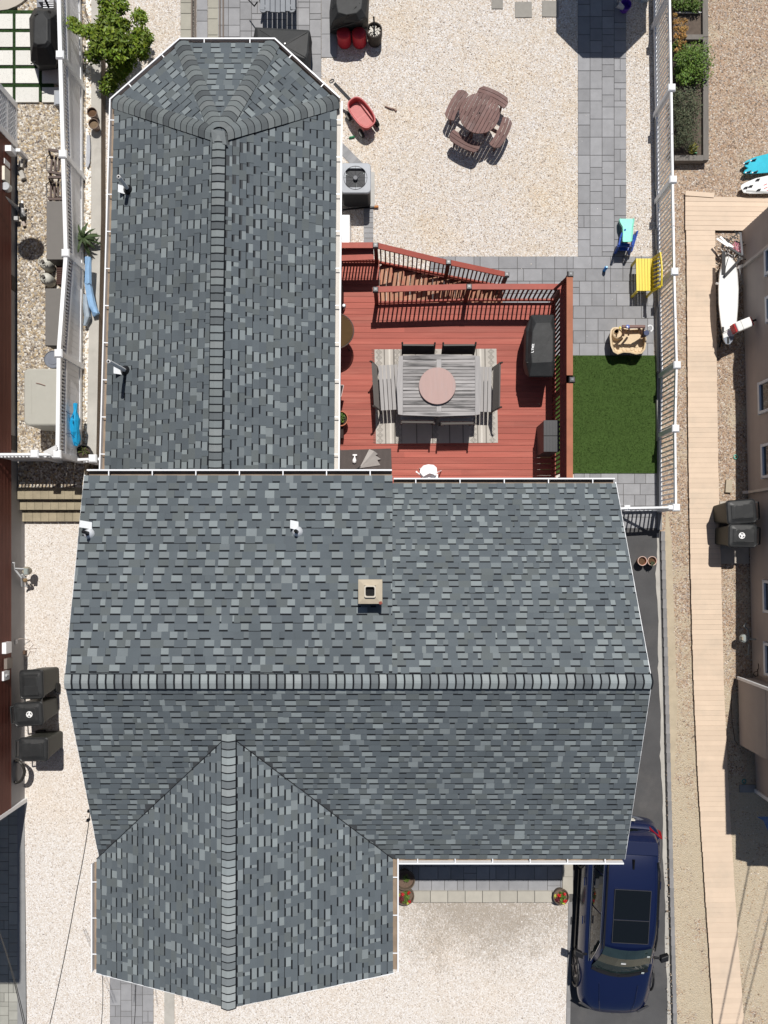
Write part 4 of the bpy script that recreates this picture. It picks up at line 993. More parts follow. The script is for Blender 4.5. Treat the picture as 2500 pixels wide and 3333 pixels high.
for i, (p, q) in enumerate(zip(pts, pts[1:])):
    d_ = (q - p).normalized(); a, b = p + d_ * .06, q - d_ * .06
    zt = FH - .1
    m_ = MB(); m_.bar((a.x, a.y, zt), (b.x, b.y, zt), .05, .09); part('top_rail', m_, WHITE, FENCE)
    m_ = MB(); m_.bar((a.x, a.y, .12), (b.x, b.y, .12), .05, .09); part('bottom_rail', m_, WHITE, FENCE)
    m_ = MB(); mm = a.lerp(b, .5); m_.box((mm.x, mm.y, zt + .047), (.02, .028, .006)); part('rail_slot', m_, BLACKM, FENCE)
    n = int((b - a).length / .118)
    for k in range(n):
        c = a.lerp(b, (k + .5) / n)
        if c.y > 16.2: continue
        piece('picket', pkm, FENCE, (c.x, c.y, .12), math.atan2(d_.y, d_.x) + math.pi / 2)
# gate between fence corner and house corner
GT = thing('picket_gate', 'white picket gate between the fence corner and the house', 'gate', P(2080, 1660, 0))
ga, gb_ = P(1985, 1656, 1.14), P(2190, 1651, 1.14)
gp = P(2043, 1654, 1.2); fence_post(GT, gp.x, gp.y, -.05, 1.2, .1); gp2 = P(2184, 1651.5, 1.2); fence_post(GT, gp2.x, gp2.y, -.05, 1.19, .08)
for a, b in ((ga, gp), (gp, gb_)):
    m_ = MB(); m_.bar(a, b, .05, .09); part('top_rail', m_, WHITE, GT)
    m_ = MB(); m_.bar((a.x, a.y, .12), (b.x, b.y, .12), .05, .09); part('bottom_rail', m_, WHITE, GT)
m_ = MB(); m_.bar((gp.x + .06, gp.y, .2), (gb_.x - .2, gb_.y, 1.05), .04, .06); part('brace', m_, WHITE, GT)
n = 14
for k in range(n):
    c = ga.lerp(gb_, (k + .5) / n); piece('picket', pkm, GT, (c.x, c.y - .01, .12), 0 + math.pi / 2)

# ------------------------------------------------------------------ left boundary: solid white fence with a lattice band on top
LF = thing('privacy_fence', 'white vinyl privacy fence with an open top band along the west side', 'fence', P(280, 800, NZ))
VINYL = M('vinyl_panel', (0.70, 0.71, 0.74), 0.4, namt=0.08, nscale=2.0, spec=.5)
lcaps = [(184, -150, 1.62), (193, 175, 1.60), (202, 499, 1.46), (211, 822, 1.34), (188, 1149, 1.62), (184, 1478, 1.68)]
lp_ = [P(a, b, z) for a, b, z in lcaps]
for p in lp_: fence_post(LF, p.x, p.y, NZ - .02, p.z, .13)
sl = MB(); sl.box((0, 0, .13), (.025, .035, .26)); slm = sl.mesh('picket', WHITE)
for p, q in zip(lp_, lp_[1:]):
    d_ = (q - p).normalized(); a, b = p + Vector((d_.x, d_.y, 0)) * .065, q - Vector((d_.x, d_.y, 0)) * .065
    hp, hq = p.z - .09, q.z - .09
    def FB(h0, h1, w_, t, nm, mt=WHITE):
        m_ = MB(); m_.bar((a.x, a.y, h0), (b.x, b.y, h1), w_, t); part(nm, m_, mt, LF)
    FB(hp, hq, .095, .09, 'top_rail'); FB(hp - .34, hq - .34, .06, .08, 'middle_rail'); FB(NZ + .1, NZ + .1, .06, .12, 'bottom_rail')
    ln = (b - a).length; n = max(2, int(ln / .155))
    for k in range(n):                                        # tongue and groove boards
        t0, t1 = k / n, (k + 1) / n - .0016; c0, c1 = a.lerp(b, t0), a.lerp(b, t1)
        z0, z1 = lerp(hp, hq, t0) - .36, lerp(hp, hq, t1) - .36
        m_ = MB(); w2 = .014
        m_.loft([[(c0.x - w2, c0.y, NZ + .08), (c1.x - w2, c1.y, NZ + .08), (c1.x + w2, c1.y, NZ + .08), (c0.x + w2, c0.y, NZ + .08)], [(c0.x - w2, c0.y, z0), (c1.x - w2, c1.y, z1), (c1.x + w2, c1.y, z1), (c0.x + w2, c0.y, z0)]])
        part('panel_board', m_, VINYL, LF)
    n = int(ln / .088)
    for k in range(n):
        t = (k + .5) / n; c = a.lerp(b, t); piece('picket', slm, LF, (c.x, c.y, lerp(hp, hq, t) - .30), 0)
# the fence across the side passage: post, gate leaf, short panel to the house
SG = thing('side_fence', 'white vinyl fence and gate across the west side passage', 'fence', P(150, 1500, NZ))
zz = 1.66
e0, e1, e2, e3 = P(-60, 1478, zz), P(110, 1477, zz), P(184, 1478, zz), P(300, 1492, 1.5)
fence_post(SG, e1.x, e1.y, NZ, zz, .13); fence_post(SG, e3.x, e3.y, NZ, 1.5, .13)
for a, b, z_ in ((e0, e1, zz), (e1, e2, zz), (e2 + Vector((.4, -.1, 0)), e3, 1.45), (e3, P(326, 1493, 1.45), 1.45)):
    m_ = MB(); m_.bar((a.x, a.y, z_ - .1), (b.x, b.y, z_ - .1), .06, .09); part('top_rail', m_, WHITE, SG)
    m_ = MB(); m_.bar((a.x, a.y, z_ - .44), (b.x, b.y, z_ - .44), .06, .08); part('middle_rail', m_, WHITE, SG)
    n = max(1, int((b - a).length / .155))
    for k in range(n):
        c0, c1 = a.lerp(b, k / n), a.lerp(b, (k + .97) / n); m_ = MB(); m_.bar((c0.x, c0.y, (NZ + z_ - .45) / 2), (c1.x, c1.y, (NZ + z_ - .45) / 2), .028, z_ - .47 - NZ); part('panel_board', m_, VINYL, SG)
    n = int((b - a).length / .088)
    for k in range(n): c = a.lerp(b, (k + .5) / max(1, n)); piece('picket', slm, SG, (c.x, c.y, z_ - .40), R(90))
m_ = MB(); q = [P(140, 1470, 1.6), P(183, 1448, 1.72), P(186, 1462, 1.72), P(172, 1480, 1.62), P(156, 1488, 1.55)]
m_.add(q + [p - Vector((0, 0, .03)) for p in q], [(0, 1, 2, 3, 4)[::-1], (5, 6, 7, 8, 9), (0, 5, 6, 1), (1, 6, 7, 2), (2, 7, 8, 3), (3, 8, 9, 4), (4, 9, 5, 0)])
solo('white_cloth', m_, WHITEP, 'crumpled white cloth hung over the corner of the west fences', 'cloth')

# ------------------------------------------------------------------ yard: table, wagon, air conditioner
PT = M('stained_picnic_wood', (0.155, 0.085, 0.075), 0.7, namt=0.2, nscale=6, objvar=0.14, col2=(0.24, 0.17, 0.16), c2amt=0.4, c2scale=2.2, fine=.05)
pz = .72
pt = thing('picnic_table', 'round brown picnic table with four attached curved benches on the gravel', 'picnic table', P(1562, 371, 0))
c = P(1561, 368, pz); rr = L(66, pz); ang = R(62)
dv = Vector((math.cos(ang), math.sin(ang), 0)); nv = Vector((-dv.y, dv.x, 0))
ns = 11
for i in range(ns):
    o0, o1 = lerp(-rr, rr, i / ns) + .006, lerp(-rr, rr, (i + 1) / ns) - .006
    pl = []
    for o_ in (o0, o1):
        for t in [o0, (o0 + o1) / 2, o1]: pass
    f = lambda o_: math.sqrt(max(0.0, rr * rr - o_ * o_))
    os_ = [lerp(o0, o1, k / 4) for k in range(5)]
    top = [c + nv * o_ + dv * f(o_) for o_ in os_]; bot = [c + nv * o_ - dv * f(o_) for o_ in reversed(os_)]
    m_ = MB(); m_.prism([(p.x, p.y) for p in top + bot], pz - .035, pz); part('slat', m_, PT, pt)
m_ = MB(); m_.lathe([(.022, pz + .001), (.022, pz + .003)], (c.x, c.y, 0), 10); part('umbrella_hole', m_, DARK, pt)
sz = .43
for k, (bx, by, br) in enumerate(((1486.5, 341, 61), (1604, 316, -26), (1630, 431, 63), (1513, 458, -27))):
    b0 = P(bx, by, sz); a_ = R(br); du = Vector((math.cos(a_), math.sin(a_), 0)); dn = Vector((-du.y, du.x, 0))
    out = (b0 - P(1562, 385, sz)).normalized()
    if dn.dot(out) < 0: dn = -dn
    sd_c = c + (b0 - Vector((c.x, c.y, sz))) * 0
    hl = .43
    for s_ in range(3):
        i0, i1 = -.145 + s_ * .1, -.145 + s_ * .1 + .088; pl = []
        for t in range(7): u_ = lerp(-hl, hl, t / 6) * (1 if s_ else .92); pl.append(b0 + du * u_ + dn * (i0 + .05 * (1 - (u_ / hl) ** 2)))
        for t in range(6, -1, -1): u_ = lerp(-hl, hl, t / 6) * (1 if s_ < 2 else .82); pl.append(b0 + du * u_ + dn * (i1 + .05 * (1 - (u_ / hl) ** 2)))
        m_ = MB(); m_.prism([(p.x, p.y) for p in pl], sz - .03, sz); part('bench_slat', m_, PT, pt)
    cc_ = Vector((c.x, c.y, 0))
    m_ = MB(); m_.bar((b0.x, b0.y, sz - .07), (cc_.x, cc_.y, sz - .07), .05, .09); part('bench_arm', m_, PT, pt)
    for e_ in (-.28, .28):
        m_ = MB(); q = b0 + du * e_; m_.bar((q.x, q.y, 0), (q.x, q.y, sz - .03), .05, .05); part('bench_leg', m_, PT, pt)
    m_ = MB(); q = Vector((c.x, c.y, 0)) + (b0 - c).normalized() * .3; m_.bar((q.x, q.y, 0), (q.x, q.y, pz - .035), .07, .07); part('table_leg', m_, PT, pt)
# wagon
WRED = M('wagon_red', (0.40, 0.055, 0.055), 0.5, namt=0.08, nscale=5, spec=.4)
WPINK = M('sun_faded_red', (0.56, 0.20, 0.19), 0.6, namt=0.08, nscale=5)
wa = thing('wagon', 'red plastic toy wagon with a long black handle on the gravel', 'wagon', P(1176, 372, 0))
wc = P(1177, 370, .35); a_ = R(-53); fu = Vector((math.cos(a_), math.sin(a_), 0)); fn = Vector((-fu.y, fu.x, 0))
def wring(hl, hw, z, n_=28, p_=3.2, bulge=.0):
    out = []
    for k in range(n_):
        t = 2 * math.pi * k / n_; ct, st = math.cos(t), math.sin(t)
        x = hl * math.copysign(abs(ct) ** (2 / p_), ct); y_ = hw * math.copysign(abs(st) ** (2 / p_), st) * (1 - .12 * (x / hl) ** 2)
        q = Vector((wc.x, wc.y, 0)) + fu * x + fn * y_; out.append((q.x, q.y, z))
    return out
m_ = MB(); m_.loft([wring(.36, .19, .16), wring(.42, .235, .30), wring(.445, .255, .40), wring(.45, .26, .415), wring(.425, .235, .415), wring(.41, .22, .40), wring(.40, .21, .24)], cap1=False)
part('body', m_, WRED, wa, smooth=False)
m_ = MB(); m_.loft([wring(.40, .21, .238), wring(.40, .21, .245)]); fl_ = part('floor', m_, WPINK, wa)
for i in range(9):
    g_ = MB(); o_ = -.12 + i * .03
    for h0, h1 in ((-.36, -.02), (.02, .36)): g_.bar(Vector((wc.x, wc.y, .247)) + fu * h0 + fn * o_, Vector((wc.x, wc.y, .247)) + fu * h1 + fn * o_, .012, .008)
    part('floor_rib', g_, WPINK, fl_)
for s_ in (-1, 1):
    g_ = MB()
    pl = [(-.36, .205), (-.34, .15), (.32, .15), (.36, .205)]
    q = [Vector((wc.x, wc.y, .30)) + fu * x + fn * y_ * s_ for x, y_ in pl]; g_.prism([(p.x, p.y) for p in q], .243, .31); part('seat_ledge', g_, WPINK, wa)
    for fx in (-.28, .3):
        g_ = MB(); q = Vector((wc.x, wc.y, .12)) + fu * fx + fn * (s_ * .22); g_.tube([q, q + fn * (s_ * .06)], .12, 16); w_ = part('wheel', g_, M('tyre_black', (.015, .015, .016), .8), wa)
        g_ = MB(); g_.tube([q + fn * (s_ * .06), q + fn * (s_ * .066)], .07, 12); part('hub', g_, M('hub_grey', (.5, .5, .5), .5), w_)
h0 = Vector((wc.x, wc.y, .3)) - fu * .44; h1 = P(1088, 271, .52)
m_ = MB(); m_.bar(h0, h1, .08, .02); part('handle', m_, M('handle_plastic', (.03, .03, .032), .6), wa)
m_ = MB(); hc_ = P(1080, 264, .56); m_.tube([hc_ + fu * (.035 * math.cos(t * .524)) + fn * (.065 * math.sin(t * .524)) for t in range(13)], .014, 8); part('grip', m_, M('handle_plastic', (.03, .03, .032), .6), wa)
m_ = MB(); p = P(1145, 447, .03); m_.tube([p - Vector((.07, .012, 0)), p + Vector((.075, .018, 0))], .026, 10); solo('green_cup', m_, M('green_plastic', (.03, .22, .10), .45), 'small green plastic tube lying on the gravel near the red wagon', 'toy', smooth=True)
m_ = MB(); m_.tube([P(1253, 346, .02), P(1272, 353, .03), P(1283, 355, .02), P(1290, 362, .02)], [.018, .022, .018, .03], 8); m_.tube([P(1270, 350, .02), P(1278, 359, .02)], .012, 6)
solo('driftwood_stick', m_, M('stick_brown', (.26, .17, .14), .8), 'short brown stick lying on the gravel between wagon and picnic table', 'stick')
# air conditioner
ac = thing('air_conditioner', 'grey air conditioner with a round fan grille on a concrete pad beside the wing', 'air conditioner', P(1160, 600, 0))
m_ = MB(); m_.prism(rect(X(1100), Y(674), X(1219.5), Y(563)), -.05, .06); part('pad', m_, M('pad_grey', (.45, .44, .42), .85, namt=.1), ac)
az1 = .86
x0, x1, y0, y1 = X(1108, az1), X(1207, az1), Y(628, az1), Y(530, az1)
m_ = MB(); m_.prism(rrect(x0 + .03, y0 + .03, x1 - .03, y1 - .03, .09), .06, az1 - .06); part('cabinet', m_, M('ac_dark', (.03, .032, .038), .6, namt=.1), ac)
for i in range(26):
    g_ = MB(); t = (i + .5) / 26; g_.box((lerp(x0 + .08, x1 - .08, t), y0 + .027, .45), (.012, .012, .7)); part('louver_rib', g_, M('ac_dark', (.03, .032, .038), .6), ac)
acx, acy = P(1157, 579, az1).x, P(1157, 579, az1).y; ar = L(39, az1)
m_ = MB(); outl = rrect(x0, y0, x1, y1, .10, 6); nn_ = len(outl)
inn = []
for (px_, py_) in outl:
    a_ = math.atan2(py_ - acy, px_ - acx); inn.append((acx + ar * math.cos(a_), acy + ar * math.sin(a_)))
m_.loft([[(x, y_, az1 - .07) for x, y_ in outl], [(x, y_, az1 - .015) for x, y_ in outl], [(lerp(x, acx, .04), lerp(y_, acy, .04), az1) for x, y_ in outl], [(x, y_, az1 + .005) for x, y_ in inn], [(x, y_, az1 - .3) for x, y_ in inn]], cap0=False, cap1=False)
part('top_panel', m_, M('ac_grey', (.33, .35, .385), .5, namt=.05), ac)
m_ = MB(); m_.lathe([(ar, az1 - .3), (ar, az1 - .29)], (acx, acy, 0), 28); part('well_floor', m_, DARK, ac)
for k in range(3):
    a_ = R(20 + 120 * k); m_ = MB(); pl = []
    for t in range(6): q = a_ + t * .12 - .3; pl.append((acx + ar * .9 * math.cos(q), acy + ar * .9 * math.sin(q), az1 - .14 + .02 * t))
    for t in (5, 0): q = a_ + t * .12 - .3; pl.append((acx + ar * .25 * math.cos(q), acy + ar * .25 * math.sin(q), az1 - .13 + .015 * t))
    m_.add(pl, [list(range(8))]); part('fan_blade', m_, M('fan_metal', (.50, .54, .53), .45, metal=.0, namt=.1), ac)
m_ = MB(); m_.lathe([(.062, az1 - .15), (.06, az1 + .012), (.05, az1 + .02)], (acx, acy, 0), 18); part('motor_hub', m_, M('ac_hub', (.10, .105, .12), .5), ac)
gr_ = MB()
for r_ in (.97,): gr_.tube([(acx + ar * r_ * math.cos(k * .1745), acy + ar * r_ * math.sin(k * .1745), az1 + .008) for k in range(37)], .005, 4)
for k in range(8): a_ = k * .7854; gr_.tube([(acx + .08 * math.cos(a_), acy + .08 * math.sin(a_), az1 + .01), (acx + ar * math.cos(a_), acy + ar * math.sin(a_), az1 + .008)], .003, 4)
part('grille', gr_, BLACKM, ac)
m_ = MB(); m_.prism(rect(X(1104, .75), Y(796, .75), X(1138, .75), Y(699, .75)), 0, .75); solo('white_box', m_, WHITEP, 'tall white storage box against the wing, between air conditioner and deck', 'box', bevel=.01)
m_ = MB(); m_.bar(P(1098, 684, .02), P(1221, 673, .05), .03, .03); m_.bar(P(1219, 673, .05), P(1232, 672, .06), .05, .04, mi=1)
solo('broom', m_, [BLACKM, M('broom_orange', (.45, .18, .05), .7)], 'thin black broom with an orange end lying behind the air conditioner', 'broom')
# slide toy
TEAL = M('teal_plastic', (0.30, 0.74, 0.60), 0.4, namt=0.04, spec=.5)
BLUE = M('blue_plastic', (0.012, 0.065, 0.36), 0.4, namt=0.06, spec=.5)
sl_ = thing('toy_slide', 'small blue toddler slide with a teal chute on the edge of the path', 'toy slide', P(2034, 775, 0))
sec = [(712, .12, 2017, 2062), (718, .16, 2014, 2064), (728, .22, 2018, 2062), (740, .26, 2025, 2060), (760, .38, 2026, 2059), (777, .52, 2025, 2057), (787, .60, 2025, 2056)]
m_ = MB()
for (ya, za, xa, xb), (yb, zb, xc, xd) in zip(sec, sec[1:]):
    a0, a1, b0, b1 = P(xa, ya, za), P(xb, ya, za), P(xc, yb, zb), P(xd, yb, zb); u3 = Vector((0, 0, .05)); d3 = Vector((0, 0, -.03))
    i = Vector((.03, 0, 0))
    for s0, s1 in (((a0 + u3), (b0 + u3)),): pass
    m_.add([a0 + u3, a0 + i, a1 - i, a1 + u3, b0 + u3, b0 + i, b1 - i, b1 + u3, a0 + d3, a1 + d3, b0 + d3, b1 + d3],
           [(0, 1, 5, 4), (1, 2, 6, 5), (2, 3, 7, 6), (0, 4, 10, 8), (3, 9, 11, 7), (8, 10, 11, 9)])
part('chute', m_, TEAL, sl_)
for s_, xs in ((-1, ((2024, 760), (2019, 775), (2014, 800), (2002, 824))), (1, ((2063, 766), (2062, 780), (2056, 800), (2047, 828)))):
    m_ = MB(); pts_ = [P(xs[0][0], xs[0][1], .36), P(xs[1][0], xs[1][1], .50), P(xs[2][0], xs[2][1], .55), P(xs[3][0], xs[3][1], .05)]
    for a, b in zip(pts_, pts_[1:]): m_.bar(a, b, .045, .07)
    q = [P(xs[0][0], xs[0][1], .0), P(xs[3][0], xs[3][1], 0)]; m_.bar(q[0] + Vector((0, 0, .2)), q[1] + Vector((0, 0, .1)), .045, .3); part('side_panel', m_, BLUE, sl_, bevel=.015)
for py_, z_ in ((799, .40), (812, .22)):
    m_ = MB(); m_.bar(P(2017, py_ - 2, z_), P(2050, py_, z_), .09, .05); part('step', m_, BLUE, sl_, bevel=.01)
# yellow bench
YEL = M('yellow_paint', (0.72, 0.56, 0.03), 0.4, namt=0.05, spec=.45)
yb = thing('yellow_bench', 'bright yellow slatted garden bench backed against the white picket fence', 'bench', P(2108, 895, 0))
sz = .45
for i in range(6):
    x = lerp(2074, 2121, i / 5); m_ = MB(); m_.bar(P(x, 842, sz), P(x + 2, 947, sz), .068, .028); part('slat', m_, YEL, yb)
bt0 = .92
for i in range(8):
    py_ = lerp(850, 942, i / 7); m_ = MB(); a = P(2126, py_, sz + .04); b = P(2144, py_ - 8, bt0 - .03); m_.bar(a, b, .018, .06, up=(1, 0, 0)); part('back_slat', m_, YEL, yb)
m_ = MB(); tp = [P(2148, 823, bt0), P(2152, 850, bt0 + .04), P(2154, 880, bt0 + .06), P(2153, 910, bt0 + .04), P(2153, 932, bt0)]
for a, b in zip(tp, tp[1:]): m_.bar(a, b, .03, .07)
part('top_rail', m_, YEL, yb)
m_ = MB(); m_.bar(P(2124, 843, sz + .03), P(2126, 945, sz + .03), .03, .06); part('back_rail', m_, YEL, yb)
for py_, pt_ in ((843, 825), (947, 932)):
    m_ = MB(); a = P(2122, py_, 0.0); m_.bar(P(2124, py_, sz), P(2150, pt_, bt0), .06, .05); a = P(2124, py_, sz); m_.bar((a.x, a.y, 0), a, .05, .05); part('back_leg', m_, YEL, yb)
    m_ = MB(); a = P(2074, py_, sz); m_.bar((a.x, a.y, 0), (a.x, a.y, .43), .05, .05); part('front_leg', m_, YEL, yb)
m_ = MB(); a = P(1966, 881, .0); m_.tube([(a.x, a.y, 0), (a.x, a.y, .20), (a.x, a.y, .23)], [.045, .045, .03], 14)
wb = thing('water_bottle', 'small bright blue bottle standing alone on the pavers', 'bottle', a); part('body', m_, M('bright_blue', (.02, .22, .62), .35), wb, smooth=True)
m_ = MB(); m_.tube([(a.x, a.y, .23), (a.x, a.y, .26)], .026, 12); part('cap', m_, M('pale_blue', (.35, .65, .85), .35), wb)
# sand and water table
BEI = M('beige_plastic', (0.60, 0.46, 0.29), 0.5, namt=0.05, nscale=8)
st_ = thing('water_table', 'beige plastic sand and water play table with a brown frame and wheel', 'play table', P(2050, 1112, 0))
ol = [(1990, 1075), (1996, 1068), (2010, 1066), (2050, 1072), (2090, 1070), (2100, 1078), (2102, 1110), (2098, 1136), (2088, 1149), (2070, 1152), (2050, 1147), (2030, 1146), (2012, 1152), (1998, 1144), (1990, 1125), (1987, 1095)]
def sring(k, z, kz):
    cx, cy = 2046, 1110; return [tuple(P(cx + (a - cx) * k, cy + (b - cy) * k, z)) for a, b in ol][::-1]
m_ = MB(); m_.loft([sring(1.0, 0.0, 0), sring(1.02, .18, 0), sring(1.04, .40, 0), sring(.96, .405, 0), sring(.93, .37, 0), sring(.90, .26, 0)], cap1=True); part('basin', m_, BEI, st_)
for c0, r_ in (((2011, 1085), 17), ((2006, 1078), 9)):
    m_ = MB(); p = P(*c0, .4); m_.lathe([(L(r_) + .03, .26), (L(r_), .40), (L(r_) * .8, .42), (L(r_) * .75, .38)], (p.x, p.y, 0), 20); part('tower_tray', m_, BEI, st_)
random.seed(5)
for i, (a, b) in enumerate(((2014, 1132), (2024, 1124), (2036, 1120), (2048, 1122), (2060, 1119), (2030, 1136), (2044, 1137), (2058, 1135), (2070, 1138), (2072, 1126), (2084, 1139), (2016, 1144))):
    p = P(a, b, .28); m_ = MB(); m_.lathe([(.055, .255), (.05, .275)], (p.x, p.y, 0), 6, sx=1.1, sy=.9, rz=i); part('moulded_stone', m_, BEI, st_)
BRN = M('brown_tube', (0.17, 0.085, 0.07), 0.45, namt=0.06)
m_ = MB(); zt = .86; m_.bar(P(2024, 1063, zt), P(2100, 1063, zt), .075, .05); part('beam', m_, BRN, st_, bevel=.015)
for a, b in ((P(2026, 1066, zt), P(2030, 1092, .35)), (P(2048, 1066, zt), P(2046, 1090, .35)), (P(2096, 1066, zt), P(2088, 1098, .35)), (P(2078, 1066, zt), P(2092, 1090, .4))):
    m_ = MB(); m_.bar(a, b, .05, .04); part('strut', m_, BRN, st_)
m_ = MB(); p = P(2042, 1064, zt + .03); m_.lathe([(.05, 0), (.05, .04)], p, 6); part('blue_clip', m_, BLUE, st_)
m_ = MB(); p = P(2042, 1064, zt + .075); m_.lathe([(.022, 0), (.02, .01)], p, 10); part('white_button', m_, WHITEP, st_)
m_ = MB(); p = P(2104, 1084, .62); m_.lathe([(.05, -.2), (.075, 0), (.07, .02)], p, 14); part('blue_bucket', m_, M('navy_plastic', (.015, .03, .10), .4), st_)
m_ = MB(); p = P(2115, 1070, .7); m_.tube([p + Vector((.07 * math.cos(t * .5), .08 * math.sin(t * .5), .02)) for t in range(-3, 6)], .02, 6); part('white_wheel', m_, WHITEP, st_)
m_ = MB(); p = P(2018, 1067, .62); m_.box(p, (.04, .05, .04)); part('yellow_spout', m_, YEL, st_)
# bucket at the top and the garden umbrella whose shadow falls on the path
bk_ = thing('play_bucket', 'purple toy bucket with a clear cup beside the path in the umbrella shade', 'bucket', P(2027, 30, 0))
m_ = MB(); p = P(2030, 32, 0); m_.lathe([(.11, 0), (.15, .2), (.14, .2), (.12, .05)], p, 18); part('tub', m_, M('purple_plastic', (.14, .05, .42), .4), bk_)
m_ = MB(); a = P(2028, 26, .22); b = P(2008, 12, .34); m_.tube([a, b], [.05, .085], 16, caps=False); part('cup', m_, M('milky_plastic', (.42, .44, .47), .35), bk_)
gu = thing('garden_umbrella', 'large dark garden umbrella standing beyond the top edge over the path', 'umbrella', (5.55, 16.05, 0))
m_ = MB(); cu = Vector((5.72, 15.75, 2.45)); m_.lathe([(1.32, -.18), (1.30, -.16), (.7, .22), (.05, .5)], cu, 8, rz=R(22.5)); part('canopy', m_, M('navy_cloth', (.03, .035, .06), .8), gu)
m_ = MB(); m_.tube([(cu.x, cu.y, 0), (cu.x, cu.y, 2.9)], .025, 8); part('pole', m_, BLACKM, gu)
m_ = MB(); m_.lathe([(.3, 0), (.28, .08), (.04, .12)], (cu.x, cu.y, 0), 16); part('base', m_, BLACKM, gu)
m_ = MB(); m_.prism(rect(X(2086), Y(8), X(2108), Y(-30)), 0, .3); solo('pale_box', m_, M('pale_blue_box', (.5, .58, .62), .5), 'pale blue box cut by the top edge beside the fence', 'box')
# covered furniture and planters on the back patio
fp = thing('covered_fire_table', 'black fabric cover over a square table beside the bay end of the wing', 'covered table', P(922, 160, 0))
m_ = MB()
m_.loft([hull([(840, 224), (1008, 244), (1014, 150), (1006, 112), (834, 102), (826, 130)], .0), hull([(838, 216), (1010, 232), (1016, 138), (1009, 103), (830, 92), (824, 128)], .50), hull([(838, 186), (996, 196), (1004, 178), (1010, 104), (1004, 98), (830, 89)], .66), hull([(845, 182), (990, 190), (998, 172), (1004, 108), (998, 103), (838, 94)], .69), hull([(920, 165), (930, 166), (934, 146), (932, 140), (925, 139), (920, 140)], .76)])
part('cover', m_, COVER, fp, bevel=.01)
m_ = MB()
for a in ((845, 96), (1000, 104), (996, 186), (850, 180)): m_.bar(P(*a, .70), P(926, 148, .765), .014, .01)
part('seam', m_, COVER, fp, kind='stuff'); m_ = MB(); m_.lathe([(.02, 0), (.018, .02)], P(928, 143, .77), 8); part('toggle', m_, M('steel', (.5, .5, .5), .3, metal=.8), fp)
gc = thing('covered_chair', 'black plastic cover over tall patio furniture beside the red stools', 'covered chair', P(1140, 45, 0))
m_ = MB()
m_.loft([hull([(1074, 108), (1105, 114), (1172, 104), (1198, 88), (1200, 0), (1196, -130), (1090, -130), (1072, 40)], 0), hull([(1074, 92), (1104, 84), (1182, 78), (1198, 66), (1202, 0), (1200, -150), (1090, -150), (1074, 30)], .55), hull([(1086, 66), (1120, 62), (1168, 68), (1190, 54), (1198, -10), (1194, -160), (1092, -160), (1082, 20)], .85), hull([(1100, 40), (1128, 48), (1160, 42), (1176, 26), (1182, -20), (1180, -160), (1104, -160), (1094, 10)], 1.0)])
part('cover', m_, COVER, gc, bevel=.015)
m_ = MB()
for a, b, z0, z1 in (((1078, 78), (1136, 52), .62, .95), ((1084, 96), (1180, 64), .5, .86), ((1136, 50), (1160, 20), .96, 1.01), ((1192, 60), (1170, 10), .75, 1.0), ((1080, 30), (1108, -10), .85, 1.0)): m_.bar(P(*a, z0), P(*b, z1), .02, .02)
part('cover_fold', m_, COVER, gc, kind='stuff')
RST = M('red_vinyl', (0.44, 0.022, 0.035), 0.5, namt=0.07, nscale=9)
def stool(px, label):
    t = thing('red_stool', label, 'stool', (0, 0, 0), 'red round stools'); m_ = MB()
    m_.lathe([(.17, 0), (.185, .05), (.185, .36), (.178, .40), (.15, .43), (.06, .445)], (0, 0, 0), 22, sx=1.0, sy=.92); part('drum', m_, RST, t, smooth=True)
    m_ = MB(); m_.lathe([(.182, .375), (.188, .39), (.18, .405)], (0, 0, 0), 22, sy=.92, cap0=False, cap1=False); part('piping', m_, RST, t, smooth=True)
    p = P(px, 142, 0); t.location = p; return t
stool(1122, 'red drum shaped stool on the left, in front of the black cover'); stool(1171, 'red drum shaped stool next to the stone filled planter')
pb = thing('stone_planter', 'dark barrel planter filled with white stones next to the red stools', 'planter', P(1217, 116, 0))
m_ = MB(); p = P(1220, 134, 0); rr = L(25); m_.lathe([(rr * .86, 0), (rr, .28), (rr * 1.02, .42), (rr * .88, .43), (rr * .84, .30)], p, 24, cap1=False); part('barrel', m_, M('planter_brown', (.04, .032, .027), .7, namt=.2), pb)
m_ = MB(); m_.lathe([(rr * .85, .335), (rr * .85, .345)], p, 20); part('soil', m_, M('dark_soil', (.05, .035, .025), .95), pb)
random.seed(8); m_ = MB()
for i in range(70):
    a_ = random.uniform(0, 6.28); q = rr * .72 * math.sqrt(random.random()); s_ = random.uniform(.018, .034)
    m_.lathe([(s_ * .6, -s_ * .5), (s_, 0), (s_ * .6, s_ * .6)], (p.x + q * math.cos(a_), p.y + q * math.sin(a_), .355), 6, rz=a_, sy=.7)
part('white_stones', m_, M('white_pebble', (.72, .69, .63), .8, namt=.2, nscale=14), pb, kind='stuff')
m_ = MB(); m_.tube([p + Vector((-.01, -.1, .37)), p + Vector((0, .05, .45)), p + Vector((-.01, .22, .60))], .022, 8); part('stem', m_, BLACKM, pb)
